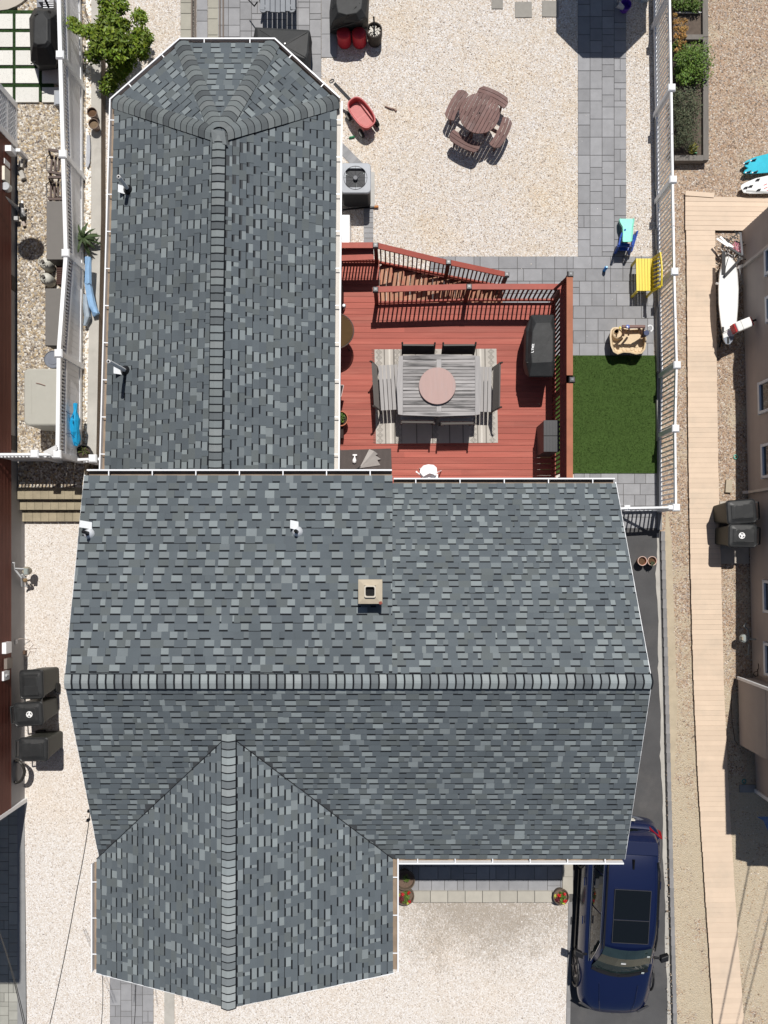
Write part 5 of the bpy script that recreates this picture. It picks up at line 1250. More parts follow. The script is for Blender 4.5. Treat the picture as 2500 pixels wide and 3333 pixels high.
# slatted garden loveseat, seen from the end of its footrest
lc = thing('slatted_lounge', 'grey slatted patio lounge seat with two cup holders, cut by the top edge', 'lounge seat', P(902, 20, 0))
GSL = M('grey_slat', (0.20, 0.215, 0.235), 0.6, namt=0.1, objvar=.06, nscale=5)
lz = .62
for i in range(7):
    xa = lerp(846, 962, i / 7) + 1; xb = lerp(846, 962, (i + 1) / 7) - 1; ye = (32, 36, 39, 40, 39, 36, 31)[i]
    m_ = MB(); m_.prism([tuple(P(xa, ye - 1, lz).xy), tuple(P(xb, ye, lz).xy), tuple(P(xb, -120, lz).xy), tuple(P(xa, -120, lz).xy)], lz - .03, lz); part('slat', m_, GSL, lc)
for px_ in (857, 949):
    m_ = MB(); p = P(px_, 27, lz - .01); m_.lathe([(.10, -.05), (.105, .0), (.055, .004), (.05, -.03)], p, 18, cap1=False); a_ = part('cup_holder', m_, GSL, lc); m_ = MB(); m_.lathe([(.05, -.03), (.05, -.028)], p, 14); part('cup_hole', m_, DARK, a_)
m_ = MB(); m_.tube([P(838, 6, .6), P(828, 20, .5), P(806, -4, .45)], .018, 6); part('frame_tube', m_, BLACKM, lc)
for px_ in (850, 955):
    m_ = MB(); p = P(px_, 10, .3); m_.box((p.x, p.y, .29), (.05, .05, .58)); part('leg', m_, BLACKM, lc)
# ------------------------------------------------------------------ west neighbour: house, steps, things along the fence
WX = -10.15
SIDR = M('red_cedar_siding', (0.135, 0.043, 0.030), 0.6, namt=0.25, nscale=3, stretch=(1, .5, 8), objvar=0.12)
FOUND = M('grey_foundation', (0.33, 0.325, 0.33), 0.85, namt=0.1, nscale=2, fine=.05)
LH = thing('red_sided_house', 'tall neighbour house with red brown siding and grey foundation at the west edge', 'house', (WX, 2, 0))
hy0, hy1 = Y(2606, FZ), Y(475, NZ)
m_ = MB(); m_.prism(rect(-17, hy0, WX, hy1), -.6, .56); part('foundation', m_, FOUND, LH)
sb = MB(); sb.loft([[(-.02, -.5, 0), (.018, -.5, 0), (.018, .5, 0), (-.02, .5, 0)], [(-.02, -.5, .15), (.004, -.5, .15), (.004, .5, .15), (-.02, .5, .15)]])
L_ = hy1 - hy0
sb2 = MB(); sb2.v = [(x, y_ * L_, z) for x, y_, z in sb.v]; sb2.f = sb.f; sb2.mi = sb.mi; sb2.t = sb.t; sbm = sb2.mesh('siding_board', SIDR)
for i in range(10): piece('siding_board', sbm, LH, (WX + .03, (hy0 + hy1) / 2, .57 + i * .148))
m_ = MB(); m_.prism(rect(-17, hy0, WX, hy1), .57, 8.0); part('upper_wall', m_, SIDR, LH)
m_ = MB(); m_.prism(rect(-17.4, hy0 - .35, WX + .55, hy1 + .4), 8.0, 8.25); part('roof_edge', m_, WHITE, LH)
m_ = MB(); m_.loft([[(-17.4, hy0 - .35, 8.25), (WX + .55, hy0 - .35, 8.25), (WX + .55, hy1 + .4, 8.25), (-17.4, hy1 + .4, 8.25)], [(-13.7, hy0 + 2.5, 9.6), (-13.5, hy0 + 2.5, 9.6), (-13.5, hy1 - 2.5, 9.6), (-13.7, hy1 - 2.5, 9.6)]]); part('roof', m_, M('roof_felt', (.05, .055, .06)), LH)
m_ = MB(); m_.bar((WX + .02, hy0 + .02, -.2), (WX + .02, hy0 + .02, 8), .1, .1); part('corner_trim', m_, WHITE, LH)
for a, b, z_, mt, nm in (((0, 2092), (21, 2128), 1.0, WHITE, 'meter_box'), ((0, 2186), (14, 2216), 1.0, WHITE, 'meter_box'), ((0, 540), (16, 585), 1.0, M('ivory_box', (.72, .68, .58), .5), 'utility_box'), ((5, 515), (16, 532), .9, WHITE, 'utility_box'), ((22, 473), (37, 492), .86, WHITE, 'utility_box'), ((0, 2144), (24, 2178), .9, M('meter_grey', (.2, .17, .15), .5), 'meter_panel')):
    p, q = P(a[0], a[1], z_), P(b[0], b[1], z_); m_ = MB(); m_.box(((min(p.x, WX - .05) + q.x) / 2, (p.y + q.y) / 2, z_ - .12), (q.x - min(p.x, WX - .05), p.y - q.y, .26)); part(nm, m_, mt, LH)
m_ = MB(); p = P(18, 606, .95); m_.lathe([(.11, -.12), (.11, .0), (.10, .015)], p, 18); part('vent_hood', m_, M('galvanised', (.55, .57, .6), .35, metal=.5, namt=.1), LH)
m_ = MB(); p = P(19, 2199, .9); m_.lathe([(.05, -.05), (.05, .03), (.02, .06)], p, 12); part('meter_dome', m_, M('meter_glass', (.5, .52, .54), .15), LH)
m_ = MB(); m_.tube([P(-5, 625, 1.0), P(56, 676, .36), P(60, 684, .3)], .05, 8); part('downspout', m_, M('grey_spout', (.42, .42, .42), .5), LH)
m_ = MB(); m_.box(P(54, 712, .42), (.10, .10, .08)); part('outlet_box', m_, M('grey_spout', (.42, .42, .42), .5), LH)
for py0, py1 in ((898, 945), (1418, 1465)):
    m_ = MB(); p, q = P(52, py0, .42), P(52, py1, .42); m_.box((WX + .006, (p.y + q.y) / 2, .40), (.03, p.y - q.y, .2)); v_ = part('foundation_vent', m_, M('vent_dark', (.06, .055, .055), .7), LH)
# dish on the wall: out of the picture, its shadow falls on the pebbles
dd = thing('satellite_dish', 'satellite dish on an arm high on the red sided house', 'satellite dish', (WX, Y(735) + 2.1, 5.0))
m_ = MB(); dc = Vector((X(108, NZ) + .07 * 4.7, Y(733, NZ) + .43 * 4.7, 5.0)); m_.lathe([(.02, 0), (.25, .05), (.36, .11), (.36, .12), (.24, .06), (.02, .015)], dc, 20, sy=.85); part('dish', m_, M('grey_metal', (.35, .36, .38)), dd)
m_ = MB(); m_.tube([dc, dc + Vector((.0, .38, .3)), ], .02, 6); m_.tube([dc, Vector((WX, dc.y, 4.8))], .03, 6); part('arm', m_, M('grey_metal', (.35, .36, .38)), dd)
# lattice screen on the house's rear corner
LS = thing('lattice_screen', 'white lattice screen below the rear deck of the red sided house', 'lattice', P(58, 410, NZ))
lx = WX + .04; ly0, ly1 = Y(476, NZ), Y(346, NZ)
for z_ in (NZ + .04, .76, 1.25): m_ = MB(); m_.bar((lx, ly0, z_), (lx, ly1, z_), .03, .07); part('rail', m_, WHITE, LS)
for yy in (ly0, ly1 - .02): m_ = MB(); m_.box((lx, yy, (NZ + 1.5) / 2), (.06, .16, 1.5 - NZ)); part('corner_board', m_, WHITE, LS)
m_ = MB(); k = ly0 - 1.0; h_ = 1.25 - NZ
while k < ly1:
    for sg in (1, -1):
        a = Vector((lx + .006 * sg, k if sg > 0 else k + h_, NZ)); b = Vector((lx + .006 * sg, k + h_ if sg > 0 else k, 1.25))
        if a.y > b.y: a, b = b, a
        if b.y > ly0 and a.y < ly1:
            if a.y < ly0: a = a.lerp(b, (ly0 - a.y) / (b.y - a.y))
            if b.y > ly1: b = a.lerp(b, (ly1 - a.y) / (b.y - a.y))
            m_.bar(a, b, .006, .038, up=(1, 0, 0))
    k += .13
part('lattice', m_, WHITE, LS, kind='stuff')
m_ = MB(); m_.box((lx - .28, (ly0 + ly1) / 2, .8), (.4, ly1 - ly0 - .1, 1.2)); part('shade_backing', m_, M('backing_dark', (.03, .03, .034), .9), LS)  # dark box added behind the lattice, painted as the shade of the hollow
# stepping slabs in artificial grass
g = MB(); g.prism([(X(-60, NZ), Y(331, NZ)), (X(-60, NZ), Y(36, NZ)), (X(176, NZ), Y(36, NZ)), (X(176, NZ), Y(331, NZ))], -.2, NZ + .03); gs = struct('grass_joints', g, M('grass_base', (.02, .05, .012), .95, namt=.4, nscale=8, fine=.5))
blades('joint_grass', X(-60, NZ), Y(331, NZ), X(176, NZ), Y(40, NZ), NZ + .03, 7000, .035, M('joint_blade', (.028, .06, .014), .8, namt=.3, nscale=3, attr=True), seed=6)
SLB = M('whitewashed_slab', (.66, .65, .61), .85, namt=.1, nscale=3, stretch=(6, 1.2, 1), objvar=.07, col2=(.45, .44, .41), c2amt=.25, c2scale=3, fine=.05)
xs = ((-9, 41), (51, 126), (137, 200)); ys = ((45, 93), (105, 152), (164, 211), (223, 270), (284, 332))
for i, (x0, x1) in enumerate(xs):
    for y0, y1 in ys:
        m_ = MB(); p, q = P(x0, y0, NZ + .055), P(x1, y1, NZ + .055); m_.prism(rect(p.x, q.y, q.x, p.y), 0, NZ + .055); part('slab', m_, SLB, gs)
g = MB(); 
arc = [(-80, 34), (0, 33), (25, 30), (50, 20), (70, 8), (88, -8), (95, -60), (-80, -60)]
g.prism(pxpoly(arc, NZ + .05), 0, NZ + .05); struct('curved_patio', g, M('patio_concrete', (.46, .42, .36), .8, namt=.07, nscale=2, fine=.04))
g = MB(); g.prism(rect(X(122, NZ), Y(26, NZ), X(190, NZ), Y(-60, NZ)), 0, NZ + .03); struct('outdoor_kitchen_pad', g, M('blue_grey_pad', (.20, .21, .235), .8, namt=.08))
m_ = MB(); m_.box(P(158, 14, NZ + .3), (.30, .26, .5)); m2 = MB()
vc = solo('vent_crate', m_, M('crate_grey', (.30, .31, .33), .6, namt=.1), 'small pale slatted crate cut by the top edge behind the white fence', 'crate', bevel=.01)
for i in range(4): g_ = MB(); g_.bar(P(141, 4 + i * 7, NZ + .56), P(175, 4 + i * 7, NZ + .56), .02, .02); part('crate_slat', g_, WHITE, vc)
cg = thing('long_grill_cover', 'long black cover over a grill between the white slabs and the white fence', 'grill', P(140, 130, NZ))
m_ = MB()
def h2(pts, z): return [tuple(P(a, b, z)) for a, b in pts]
m_.loft([h2([(106, 200), (130, 232), (185, 226), (200, 190), (200, 40), (172, 30), (116, 34), (104, 60)], NZ), h2([(100, 200), (126, 214), (180, 212), (190, 185), (190, 40), (170, 26), (112, 26), (95, 60)], .95), h2([(106, 150), (120, 156), (150, 156), (166, 140), (164, 60), (146, 36), (120, 34), (106, 60)], 1.33), h2([(110, 138), (122, 144), (146, 142), (154, 130), (154, 64), (140, 46), (122, 44), (112, 66)], 1.40)])
part('cover', m_, COVER, cg, bevel=.015)
m_ = MB()
for a, b, z0, z1 in (((100, 208), (135, 190), .97, 1.05), ((140, 152), (175, 198), 1.35, 1.0), ((155, 60), (160, 120), 1.38, 1.34), ((112, 50), (124, 44), 1.40, 1.41), ((126, 35), (155, 70), 1.34, 1.38)): m_.bar(P(*a, z0), P(*b, z1), .018, .02)
part('cover_fold', m_, COVER, cg, kind='stuff')
m_ = MB(); m_.tube([P(146, -4, 1.5), P(158, 22, 1.25)], .03, 8); part('hose', m_, BLACKM, cg)
m_ = MB(); m_.prism(rect(X(176, .8), Y(342, .8), X(205, .8), Y(294, .8)), NZ, .8)
bx = thing('slatted_side_box', 'small grey side table box beside the white fence at the end of the slabs', 'side table', P(190, 318, NZ)); part('box_body', m_, M('crate_grey', (.30, .31, .33)), bx)
m_ = MB(); m_.prism(rect(X(180, .82), Y(338, .82), X(203, .82), Y(298, .82)), .8, .82); part('lid', m_, M('ac_grey', (.33, .35, .385)), bx)
# folding chairs of brown slats
BCH = M('brown_resin', (.105, .075, .065), .6, namt=.12, objvar=.1)
def slat_chair(label, y0, y1, skew):
    t = thing('slatted_chair', label, 'chair', P(180, (y0 + y1) / 2, NZ), 'brown slatted chairs behind the west fence')
    for i in range(4):
        x = 166 + i * 12; m_ = MB(); m_.bar(P(x + skew * 5, y0 + 16, .72), P(x, y1 - 6, .72), .05, .03); part('seat_slat', m_, BCH, t)
    for yy in (y0, y1): m_ = MB(); m_.bar(P(158, yy - skew * 3, .92), P(210, yy + skew * 6, .92), .06, .04); part('arm_rest', m_, BCH, t)
    m_ = MB(); m_.tube([P(162, y1, .8), P(152, y1 - 8, .6), P(152, y0 + 22, .6), P(162, y0 + 14, .8)], .012, 6); part('frame', m_, BLACKM, t)
    for yy in (y0 + 4, y1 - 4):
        m_ = MB(); m_.bar(P(160, yy, NZ + .0), P(160, yy, .9), .04, .04); m_.bar(P(205, yy, NZ), P(205, yy, .9), .04, .04); part('leg', m_, BCH, t)
slat_chair('brown slatted chair nearer the white slabs, slightly turned', 490, 562, 1.0); slat_chair('brown slatted chair whose arm touches the flat grey deck box', 577, 648, 0.0)
DBX = M('taupe_resin', (.155, .145, .135), .6, namt=.05, nscale=5)
def deck_box(label, x0, y0, y1):
    t = thing('deck_box', label, 'deck box', P(175, (y0 + y1) / 2, NZ), 'long grey deck boxes'); z1 = .92
    m_ = MB(); p, q = P(x0 + 3, y0 + 3, z1), P(212, y1 - 3, z1); m_.prism(rect(p.x, q.y, q.x, p.y), NZ, z1 - .06); part('box_body', m_, DBX, t)
    m_ = MB(); p, q = P(x0, y0, z1), P(214, y1, z1); m_.prism(rect(p.x, q.y, q.x, p.y), z1 - .06, z1, top_inset=.02); part('lid', m_, DBX, t)
deck_box('flat grey deck box north of the two propane tanks', 151, 653, 846); deck_box('flat grey deck box south of the propane tanks, beside a round lid', 147, 937, 1126)
TNK = M('tank_white', (.50, .49, .44), .5, namt=.06)
def tank(label, px, py):
    t = thing('propane_tank', label, 'propane tank', (0, 0, 0), 'white propane tanks'); m_ = MB()
    m_.lathe([(.12, 0), (.13, .03), (.155, .08), (.155, .30), (.12, .37), (.05, .395)], (0, 0, 0), 20); part('tank_body', m_, TNK, t, smooth=True)
    m_ = MB(); m_.tube([(.10 * math.cos(a * .4), .10 * math.sin(a * .4), .46) for a in range(1, 12)], .012, 6); m_.tube([(.0, .10, .36), (0, .10, .46)], .012, 6); m_.tube([(-.09, -.04, .36), (-.09, -.04, .46)], .012, 6); part('collar', m_, TNK, t)
    m_ = MB(); m_.lathe([(.03, .39), (.03, .44), (.045, .45), (.045, .47)], (0, 0, 0), 10); part('valve', m_, M('valve_dark', (.08, .07, .06), .5), t)
    t.location = P(px, py, NZ); t.rotation_euler = (0, 0, random.uniform(0, 2))
tank('white propane tank touching the northern deck box', 166, 873); tank('white propane tank standing alone south of the other tank', 168, 921)
m_ = MB(); m_.prism(rect(X(184, .7), Y(925, .7), X(206, .7), Y(865, .7)), NZ, .7)
wr = thing('wicker_box', 'dark brown wicker box half hidden behind the fence beside the propane tanks', 'box', P(195, 895, NZ)); part('box_body', m_, M('wicker', (.06, .03, .024), .8, namt=.3, nscale=40), wr)
m_ = MB()
for i in range(9): m_.bar(P(185, 868 + i * 7, .705), P(206, 868 + i * 7, .705), .02, .012)
part('weave', m_, M('wicker', (.06, .03, .024)), wr, kind='stuff')
rl = thing('round_lid_bin', 'blue grey bin with a round ribbed lid partly behind a fence post', 'bin', P(170, 1172, NZ))
m_ = MB(); p = P(172, 1170, .9); rr = L(29, .9); m_.lathe([(rr * .85, NZ), (rr * .95, .85)], (p.x, p.y, 0), 24); part('bin_body', m_, M('slate_plastic', (.17, .185, .22), .5), rl)
m_ = MB(); m_.lathe([(rr, .85), (rr, .90), (rr * .93, .91), (rr * .91, .895), (rr * .6, .895), (rr * .58, .905), (rr * .1, .91)], (p.x, p.y, 0), 28); part('lid', m_, M('slate_plastic', (.17, .185, .22)), rl, smooth=False)
sh = thing('storage_shed', 'low pale grey storage shed with a rounded lid beside the west fence', 'storage box', P(140, 1310, NZ))
SHD = M('sage_resin', (.40, .39, .345), .6, namt=.04)
z1 = 1.28; p, q = P(78, 1200, z1), P(199, 1384, z1)
m_ = MB(); m_.prism(rect(p.x + .03, q.y + .02, q.x, p.y - .02), NZ, z1 - .09); part('shed_body', m_, SHD, sh)
m_ = MB(); ol2 = rrect(p.x, q.y, -8.46, p.y, .12, 5); cx, cy = (p.x + q.x) / 2, (p.y + q.y) / 2
m_.loft([[(x, y_, z1 - .09) for x, y_ in ol2], [(x, y_, z1 - .02) for x, y_ in ol2], [(lerp(x, cx, .05), lerp(y_, cy, .05), z1) for x, y_ in ol2]]); part('lid', m_, SHD, sh)
m_ = MB(); m_.bar(P(102, 1235, z1), P(103, 1345, z1), .02, .012); part('lid_rib', m_, SHD, sh)
m_ = MB(); m_.tube([P(118, 1247, z1 + .012), P(130, 1249, z1 + .015), P(147, 1255, z1 + .012)], .011, 6); solo('twig', m_, M('stick_brown', (.26, .17, .14)), 'thin dark twig lying on the pale storage shed lid', 'twig')
# odds by the wall
for k, (a, b, lab) in enumerate((((64, 518), (78, 546), 'pale grey paving block lying askew below the ivory utility box'), ((66, 556), (82, 583), 'pale grey paving block lying just south of its twin, tilted'))):
    m_ = MB(); m_.bar(P((a[0] + b[0]) / 2 + (3, -5)[k], a[1] + 2, NZ + .05), P((a[0] + b[0]) / 2 + (-2, 4)[k], b[1], NZ + .05), .11, .10); solo('loose_block', m_, CONC, lab, 'block', 'loose blocks by the red sided house')
m_ = MB(); m_.box(P(71, 501, NZ + .2), (.12, .08, .38)); solo('white_post_stub', m_, WHITE, 'short white post stub standing on the pebbles below the lattice screen', 'post')
fa = thing('hose_faucet', 'white pipe faucet with a black coupling by the red sided house', 'faucet', P(74, 700, NZ))
for a, b, z0, z1, mt, r_ in (((73, 655), (73, 662), .5, .5, WHITEP, .035), ((74, 678), (75, 690), .45, .4, WHITEP, .035), ((75, 690), (78, 703), .4, .35, M('grey_spout', (.42, .42, .42)), .05), ((74, 722), (80, 736), .35, .32, M('tan_pipe', (.5, .42, .37), .5), .045)):
    m_ = MB(); m_.tube([P(*a, z0), P(*b, z1)], r_, 10); part('pipe', m_, mt, fa)
m_ = MB(); m_.tube([P(70, 665, NZ), P(72, 712, .4)], .06, 8); part('coupling', m_, BLACKM, fa)
# pots, board, palm, beach gear along the fence
SOIL = M('dark_soil', (.05, .035, .025), .95, namt=.3, nscale=30)
def pot(name, label, px, py, z, h, r_rim, rim, soil=None, group=None, cat='flower pot', zb=None):
    t = thing(name, label, cat, P(px, py, z), group); p = P(px, py, z + h); b_ = Vector((p.x, p.y, z)); t.location = b_; ORG[t.name] = b_
    m_ = MB(); m_.lathe([(r_rim * .6, 0), (r_rim * .94, h * .85), (r_rim, h * .86), (r_rim, h), (r_rim * .9, h), (r_rim * .86, h * .7)], b_, 24, cap1=False); part('pot_body', m_, rim, t)
    m_ = MB(); m_.lathe([(r_rim * .87, h * .74), (r_rim * .3, h * .78)], b_, 20); part('soil', m_, soil or SOIL, t); return t, b_
GLZ = M('brown_glaze', (.17, .12, .095), .4, namt=.15)
pot('flower_pot', 'empty brown clay pot next to the west fence, northern of two touching', 299, 365, .29, .24, L(16.5, .6), GLZ, M('pot_earth', (.10, .055, .03), .95, namt=.3, nscale=20), 'brown pots on the concrete strip')
pot('flower_pot', 'brown clay pot full of pale soil, southern of two touching', 304, 402, .29, .24, L(17, .6), GLZ, M('pale_earth', (.17, .12, .075), .95, namt=.3, nscale=25), 'brown pots on the concrete strip')
m_ = MB(); pl = [(282, 440), (292, 440), (294, 480), (292, 530), (286, 545), (280, 540), (281, 480)]; m_.prism([tuple(P(a, b, .34).xy) for a, b in pl], .30, .34); solo('grey_plank', m_, M('pale_grey_board', (.36, .37, .40), .6, namt=.12), 'narrow pale grey board lying in the white gravel strip by the fence', 'board')
tp, tb_ = pot('potted_yucca', 'dark round pot with a few thin stalks in the corner of the side fences', 272, 1472, .28, .32, L(25, .6), M('black_rubber', (.018, .018, .02), .6), cat='potted plant')
m_ = MB(); random.seed(4)
for k in range(14):
    a_ = random.uniform(0, 6.28); q = tb_ + Vector((random.uniform(-.07, .05), random.uniform(-.05, .08), .24)); m_.bar(q, q + Vector((math.cos(a_) * .12, math.sin(a_) * .10, random.uniform(.02, .14))), .016, .006)
part('stalks', m_, M('olive_stalk', (.10, .12, .03), .8), tp, kind='stuff')
# sago palm
sg_ = thing('sago_palm', 'small sago palm with arching dark fronds beside the west fence', 'palm', P(288, 790, NZ))
m_ = MB(); pc_ = P(288, 792, NZ); m_.lathe([(.09, 0), (.11, .12), (.07, .3)], pc_, 10); part('trunk', m_, M('palm_trunk', (.08, .06, .04), .9), sg_)
random.seed(9)
FRG = M('palm_frond', (.04, .065, .022), .6, namt=.3, nscale=9, objvar=.2)
for k in range(26):
    a_ = k * 2.4 + random.uniform(-.2, .2); el = random.uniform(.2, 1.15); ln = random.uniform(.36, .52); m_ = MB(); rows = []
    for t in range(6):
        f = t / 5; r_ = ln * f * math.cos(el * (1 - .3 * f)); z_ = .3 + ln * f * math.sin(el) - .28 * f * f
        w_ = .045 * (1 - f) ** .5 * (.5 + f) + .002; q = pc_ + Vector((math.cos(a_) * r_, math.sin(a_) * r_, z_)); n_ = Vector((-math.sin(a_), math.cos(a_), 0)) * w_; rows.append((q - n_, q + Vector((0, 0, .012)), q + n_))
    for r0, r1 in zip(rows, rows[1:]): m_.add(list(r0) + list(r1), [(0, 1, 4, 3), (1, 2, 5, 4)])
    part('frond', m_, FRG, sg_)
# folded beach umbrellas against the fence
def cloth_tube(pts, rs, seed, n_=9):
    rnd = random.Random(seed); m_ = MB(); m_.tube(pts, rs, n_); m_.v = [(x + rnd.uniform(-.02, .02), y_ + rnd.uniform(-.02, .02), z + rnd.uniform(-.015, .015)) for x, y_, z in m_.v]; return m_
bu = thing('beach_umbrella', 'folded pale blue beach umbrella lying along the fence below the palm', 'umbrella', P(290, 960, NZ))
SKY_ = M('pale_blue_cloth', (.26, .44, .68), .7, namt=.12, nscale=6)
part('shaft_sleeve', cloth_tube([P(286, 838, .75), P(287, 880, .68), P(288, 925, .6)], [.07, .075, .085], 1), SKY_, bu)
part('canopy', cloth_tube([P(288, 925, .58), P(294, 960, .5), P(303, 1000, .45), P(312, 1018, .42), P(306, 1028, .4)], [.09, .10, .10, .09, .03], 2), SKY_, bu)
part('lower_canopy', cloth_tube([P(281, 960, .5), P(280, 995, .45), P(286, 1032, .42), P(278, 1060, .4)], [.06, .08, .10, .04], 3), M('grey_blue_cloth', (.32, .38, .44), .7, namt=.2, nscale=8), bu)
cb_ = thing('blue_bag', 'bright cyan long fabric bag hanging on the inside of the west fence', 'bag', P(245, 1390, NZ))
CYAN = M('cyan_cloth', (.012, .33, .62), .6, namt=.14, nscale=7)
part('bag_body', cloth_tube([P(248, 1314, 1.0), P(246, 1340, 1.0), P(244, 1366, .95), P(244, 1400, .85), P(246, 1430, .75), P(249, 1448, .7)], [.05, .065, .11, .13, .12, .09], 5), CYAN, cb_)
for a, b, c_ in (((214, 1337), (226, 1347), (238, 1348)), ((212, 1413), (228, 1410), (244, 1425))):
    m_ = MB(); m_.tube([P(*a, 1.25), P(*b, 1.15), P(*c_, 1.08)], .008, 5); part('tie_cord', m_, M('navy_plastic', (.015, .03, .10)), cb_)
for yy in (1350, 1368): m_ = MB(); m_.tube([P(238, yy, 1.09), P(238, yy + 12, 1.07)], .008, 5); part('strap', m_, M('navy_plastic', (.015, .03, .10)), cb_)
# steps down the west passage
g = MB(); g.prism([(X(52, NZ), Y(1500, NZ)), (X(272, NZ), Y(1500, NZ)), (X(268, NZ), Y(1612, .2)), (X(55, NZ), Y(1612, .2))], -.6, .20)
struct('landing_gravel', g, MATS['mixed_pebbles'])
BLKT = M('tan_block', (.31, .265, .185), .9, namt=.18, nscale=5, fine=.07, objvar=.08)
stp = thing('block_steps', 'three tan block steps going down the west side passage', 'steps', P(165, 1660, FZ))
tb2 = MB(); tb2.box((0, 0, 0), (.209, .30, .16)); tbm = tb2.mesh('block', BLKT)
for r_, (yy, z_) in enumerate(((1606, .21), (1641, .065), (1679, -.075))):
    for i in range(9):
        px_ = 68 + i * 26.0 + (r_ % 2) * 6
        piece('block', tbm, stp, (X(px_, z_), Y(yy, z_), z_ - .08))
m_ = MB(); m_.tube([P(52, 1612, .2), P(62, 1655, 0), P(72, 1692, -.1), P(76, 1720, -.18), P(76, 1840, -.18), P(76, 1900, -.18), P(78, 2050, -.18)], .018, 6); solo('tan_pipe_line', m_, M('tan_pipe', (.5, .42, .37)), 'thin tan pipe running down the steps and along the grey foundation', 'pipe')
# gas meter
gm = thing('gas_meter', 'grey gas meter with pipes standing by the red sided house', 'gas meter', P(84, 1870, FZ))
MTR = M('meter_body', (.28, .31, .30), .5, namt=.15)
m_ = MB(); p = P(88, 1858, .25); m_.lathe([(.09, -.1), (.11, -.05), (.11, .06), (.08, .1)], p, 16); part('meter_case', m_, M('meter_tan', (.30, .27, .21), .6), gm)
m_ = MB(); m_.box(P(86, 1860, .38), (.1, .16, .08)); part('meter_face', m_, MTR, gm)
for ps, r_ in (((P(30, 1830, .5), P(47, 1832, .5), P(48, 1850, .45), P(80, 1852, .35)), .022), ((P(48, 1852, .4), P(70, 1880, .3), P(72, 1908, .1)), .025), ((P(72, 1870, .32), P(84, 1885, .2), P(88, 1905, .0)), .03), ((P(72, 1905, .1), P(88, 1908, 0), P(88, 1908, FZ)), .022)):
    m_ = MB(); m_.tube(ps, r_, 8); part('pipe', m_, M('pipe_grey', (.45, .46, .47), .5), gm)
m_ = MB(); m_.lathe([(.05, 0), (.06, .04), (.03, .07)], P(84, 1888, .2), 12); part('regulator', m_, M('brass_dark', (.22, .15, .08), .5), gm)
ct = thing('cable_tangle', 'small grey cable box with loose pale cable coiled by the foundation', 'cable box', P(75, 2095, FZ))
m_ = MB(); m_.box(P(47, 2088, .25), (.12, .12, .12)); part('box', m_, M('grey_metal', (.35, .36, .38)), ct)
m_ = MB(); m_.tube([P(52, 2083, .2), P(70, 2078, .1), P(98, 2084, FZ + .02), (P(108, 2098, FZ + .02)), P(95, 2112, FZ + .02), P(118, 2110, FZ + .02), P(116, 2122, FZ + .02), P(98, 2120, FZ + .02), P(90, 2135, FZ + .02), P(78, 2142, FZ + .02)], .008, 5); m_.tube([P(40, 2106, .15), P(50, 2112, .05), P(75, 2104, FZ + .03), P(95, 2112, FZ + .02)], .008, 5); part('cable', m_, M('tan_pipe', (.5, .42, .37)), ct)
m_ = MB(); m_.box(P(80, 2123, FZ + .05), (.09, .1, .1)); part('junction', m_, M('brown_box', (.10, .06, .04), .8), ct)
# wheeled bins
BIN = M('bin_black', (.022, .023, .024), .45, namt=.16, nscale=6, spec=.4, col2=(.05, .05, .05), c2amt=.3, c2scale=4); BINB = M('bin_side', (.030, .032, .026), .55, namt=.1)
def bin_(label, px, py, zg, rz, logo=False, group='wheeled bins west', s=1.0, handle=1):
    """a wheeled bin: local +X is its handle side"""
    t = thing('wheeled_bin', label, 'trash bin', (0, 0, 0), group); hx, hy, hz = .36 * s, .29 * s, 1.0
    m_ = MB(); m_.loft([[(x * .78, y_ * .8, .04) for x, y_ in rrect(-hx, -hy, hx, hy, .07, 3)], [(x * .96, y_ * .97, hz - .1) for x, y_ in rrect(-hx, -hy, hx, hy, .07, 3)], [(x, y_, hz - .09) for x, y_ in rrect(-hx, -hy, hx, hy, .07, 3)], [(x, y_, hz) for x, y_ in rrect(-hx, -hy, hx, hy, .07, 3)]]); part('bin_body', m_, BINB, t)
    m_ = MB(); rg = lambda k, z: [(x * k, y_ * k, z) for x, y_ in rrect(-hx - .02, -hy - .02, hx + .02, hy + .02, .08, 4)]
    m_.loft([rg(1, hz), rg(1, hz + .03), rg(.94, hz + .05), rg(.90, hz + .04), rg(.8, hz + .045), rg(.5, hz + .075)]); ld = part('lid', m_, BIN, t, smooth=False)
    m_ = MB(); m_.box((hx * .45, 0, hz + .062), (hx * .7, hy * 1.25, .03)); m_.box((-hx * .5, 0, hz + .062), (hx * .5, hy * 1.25, .02)); part('lid_panel', m_, BIN, ld, bevel=.012)
    m_ = MB(); m_.bar((hx + .12, -hy * .75, hz - .02), (hx + .12, hy * .75, hz - .02), .03, .03)
    for y_ in (-hy * .75, hy * .75): m_.bar((hx - .05, y_, hz - .05), (hx + .12, y_, hz - .02), .03, .03)
    part('handle', m_, BIN, t)
    for y_ in (-hy * .8, hy * .8): m_ = MB(); m_.tube([(hx * .75, y_ - .03, .13), (hx * .75, y_ + .03, .13)], .13, 14); part('wheel', m_, M('tyre_black', (.015, .015, .016)), t)
    if logo:
        m_ = MB(); m_.lathe([(.085, hz + .08), (.085, hz + .084)], (-hx * .12, 0, 0), 10); bg = part('recycling_sign', m_, WHITEP, t)
        m_ = MB()
        for k in range(3):
            a0 = R(90 + 120 * k); c0 = Vector((-hx * .12, 0, hz + .087))
            f = lambda a, r_: c0 + Vector((math.cos(a) * r_, math.sin(a) * r_, 0))
            m_.bar(f(a0 - .75, .052), f(a0 + .1, .05), .02, .003); m_.add([f(a0 + .05, .075), f(a0 + .05, .025), f(a0 + .55, .05)], [(0, 2, 1), (0, 1, 2)])
        part('arrows', m_, BLACKM, bg)
    t.location = P(px, py, zg); t.rotation_euler = (0, 0, R(rz)); return t
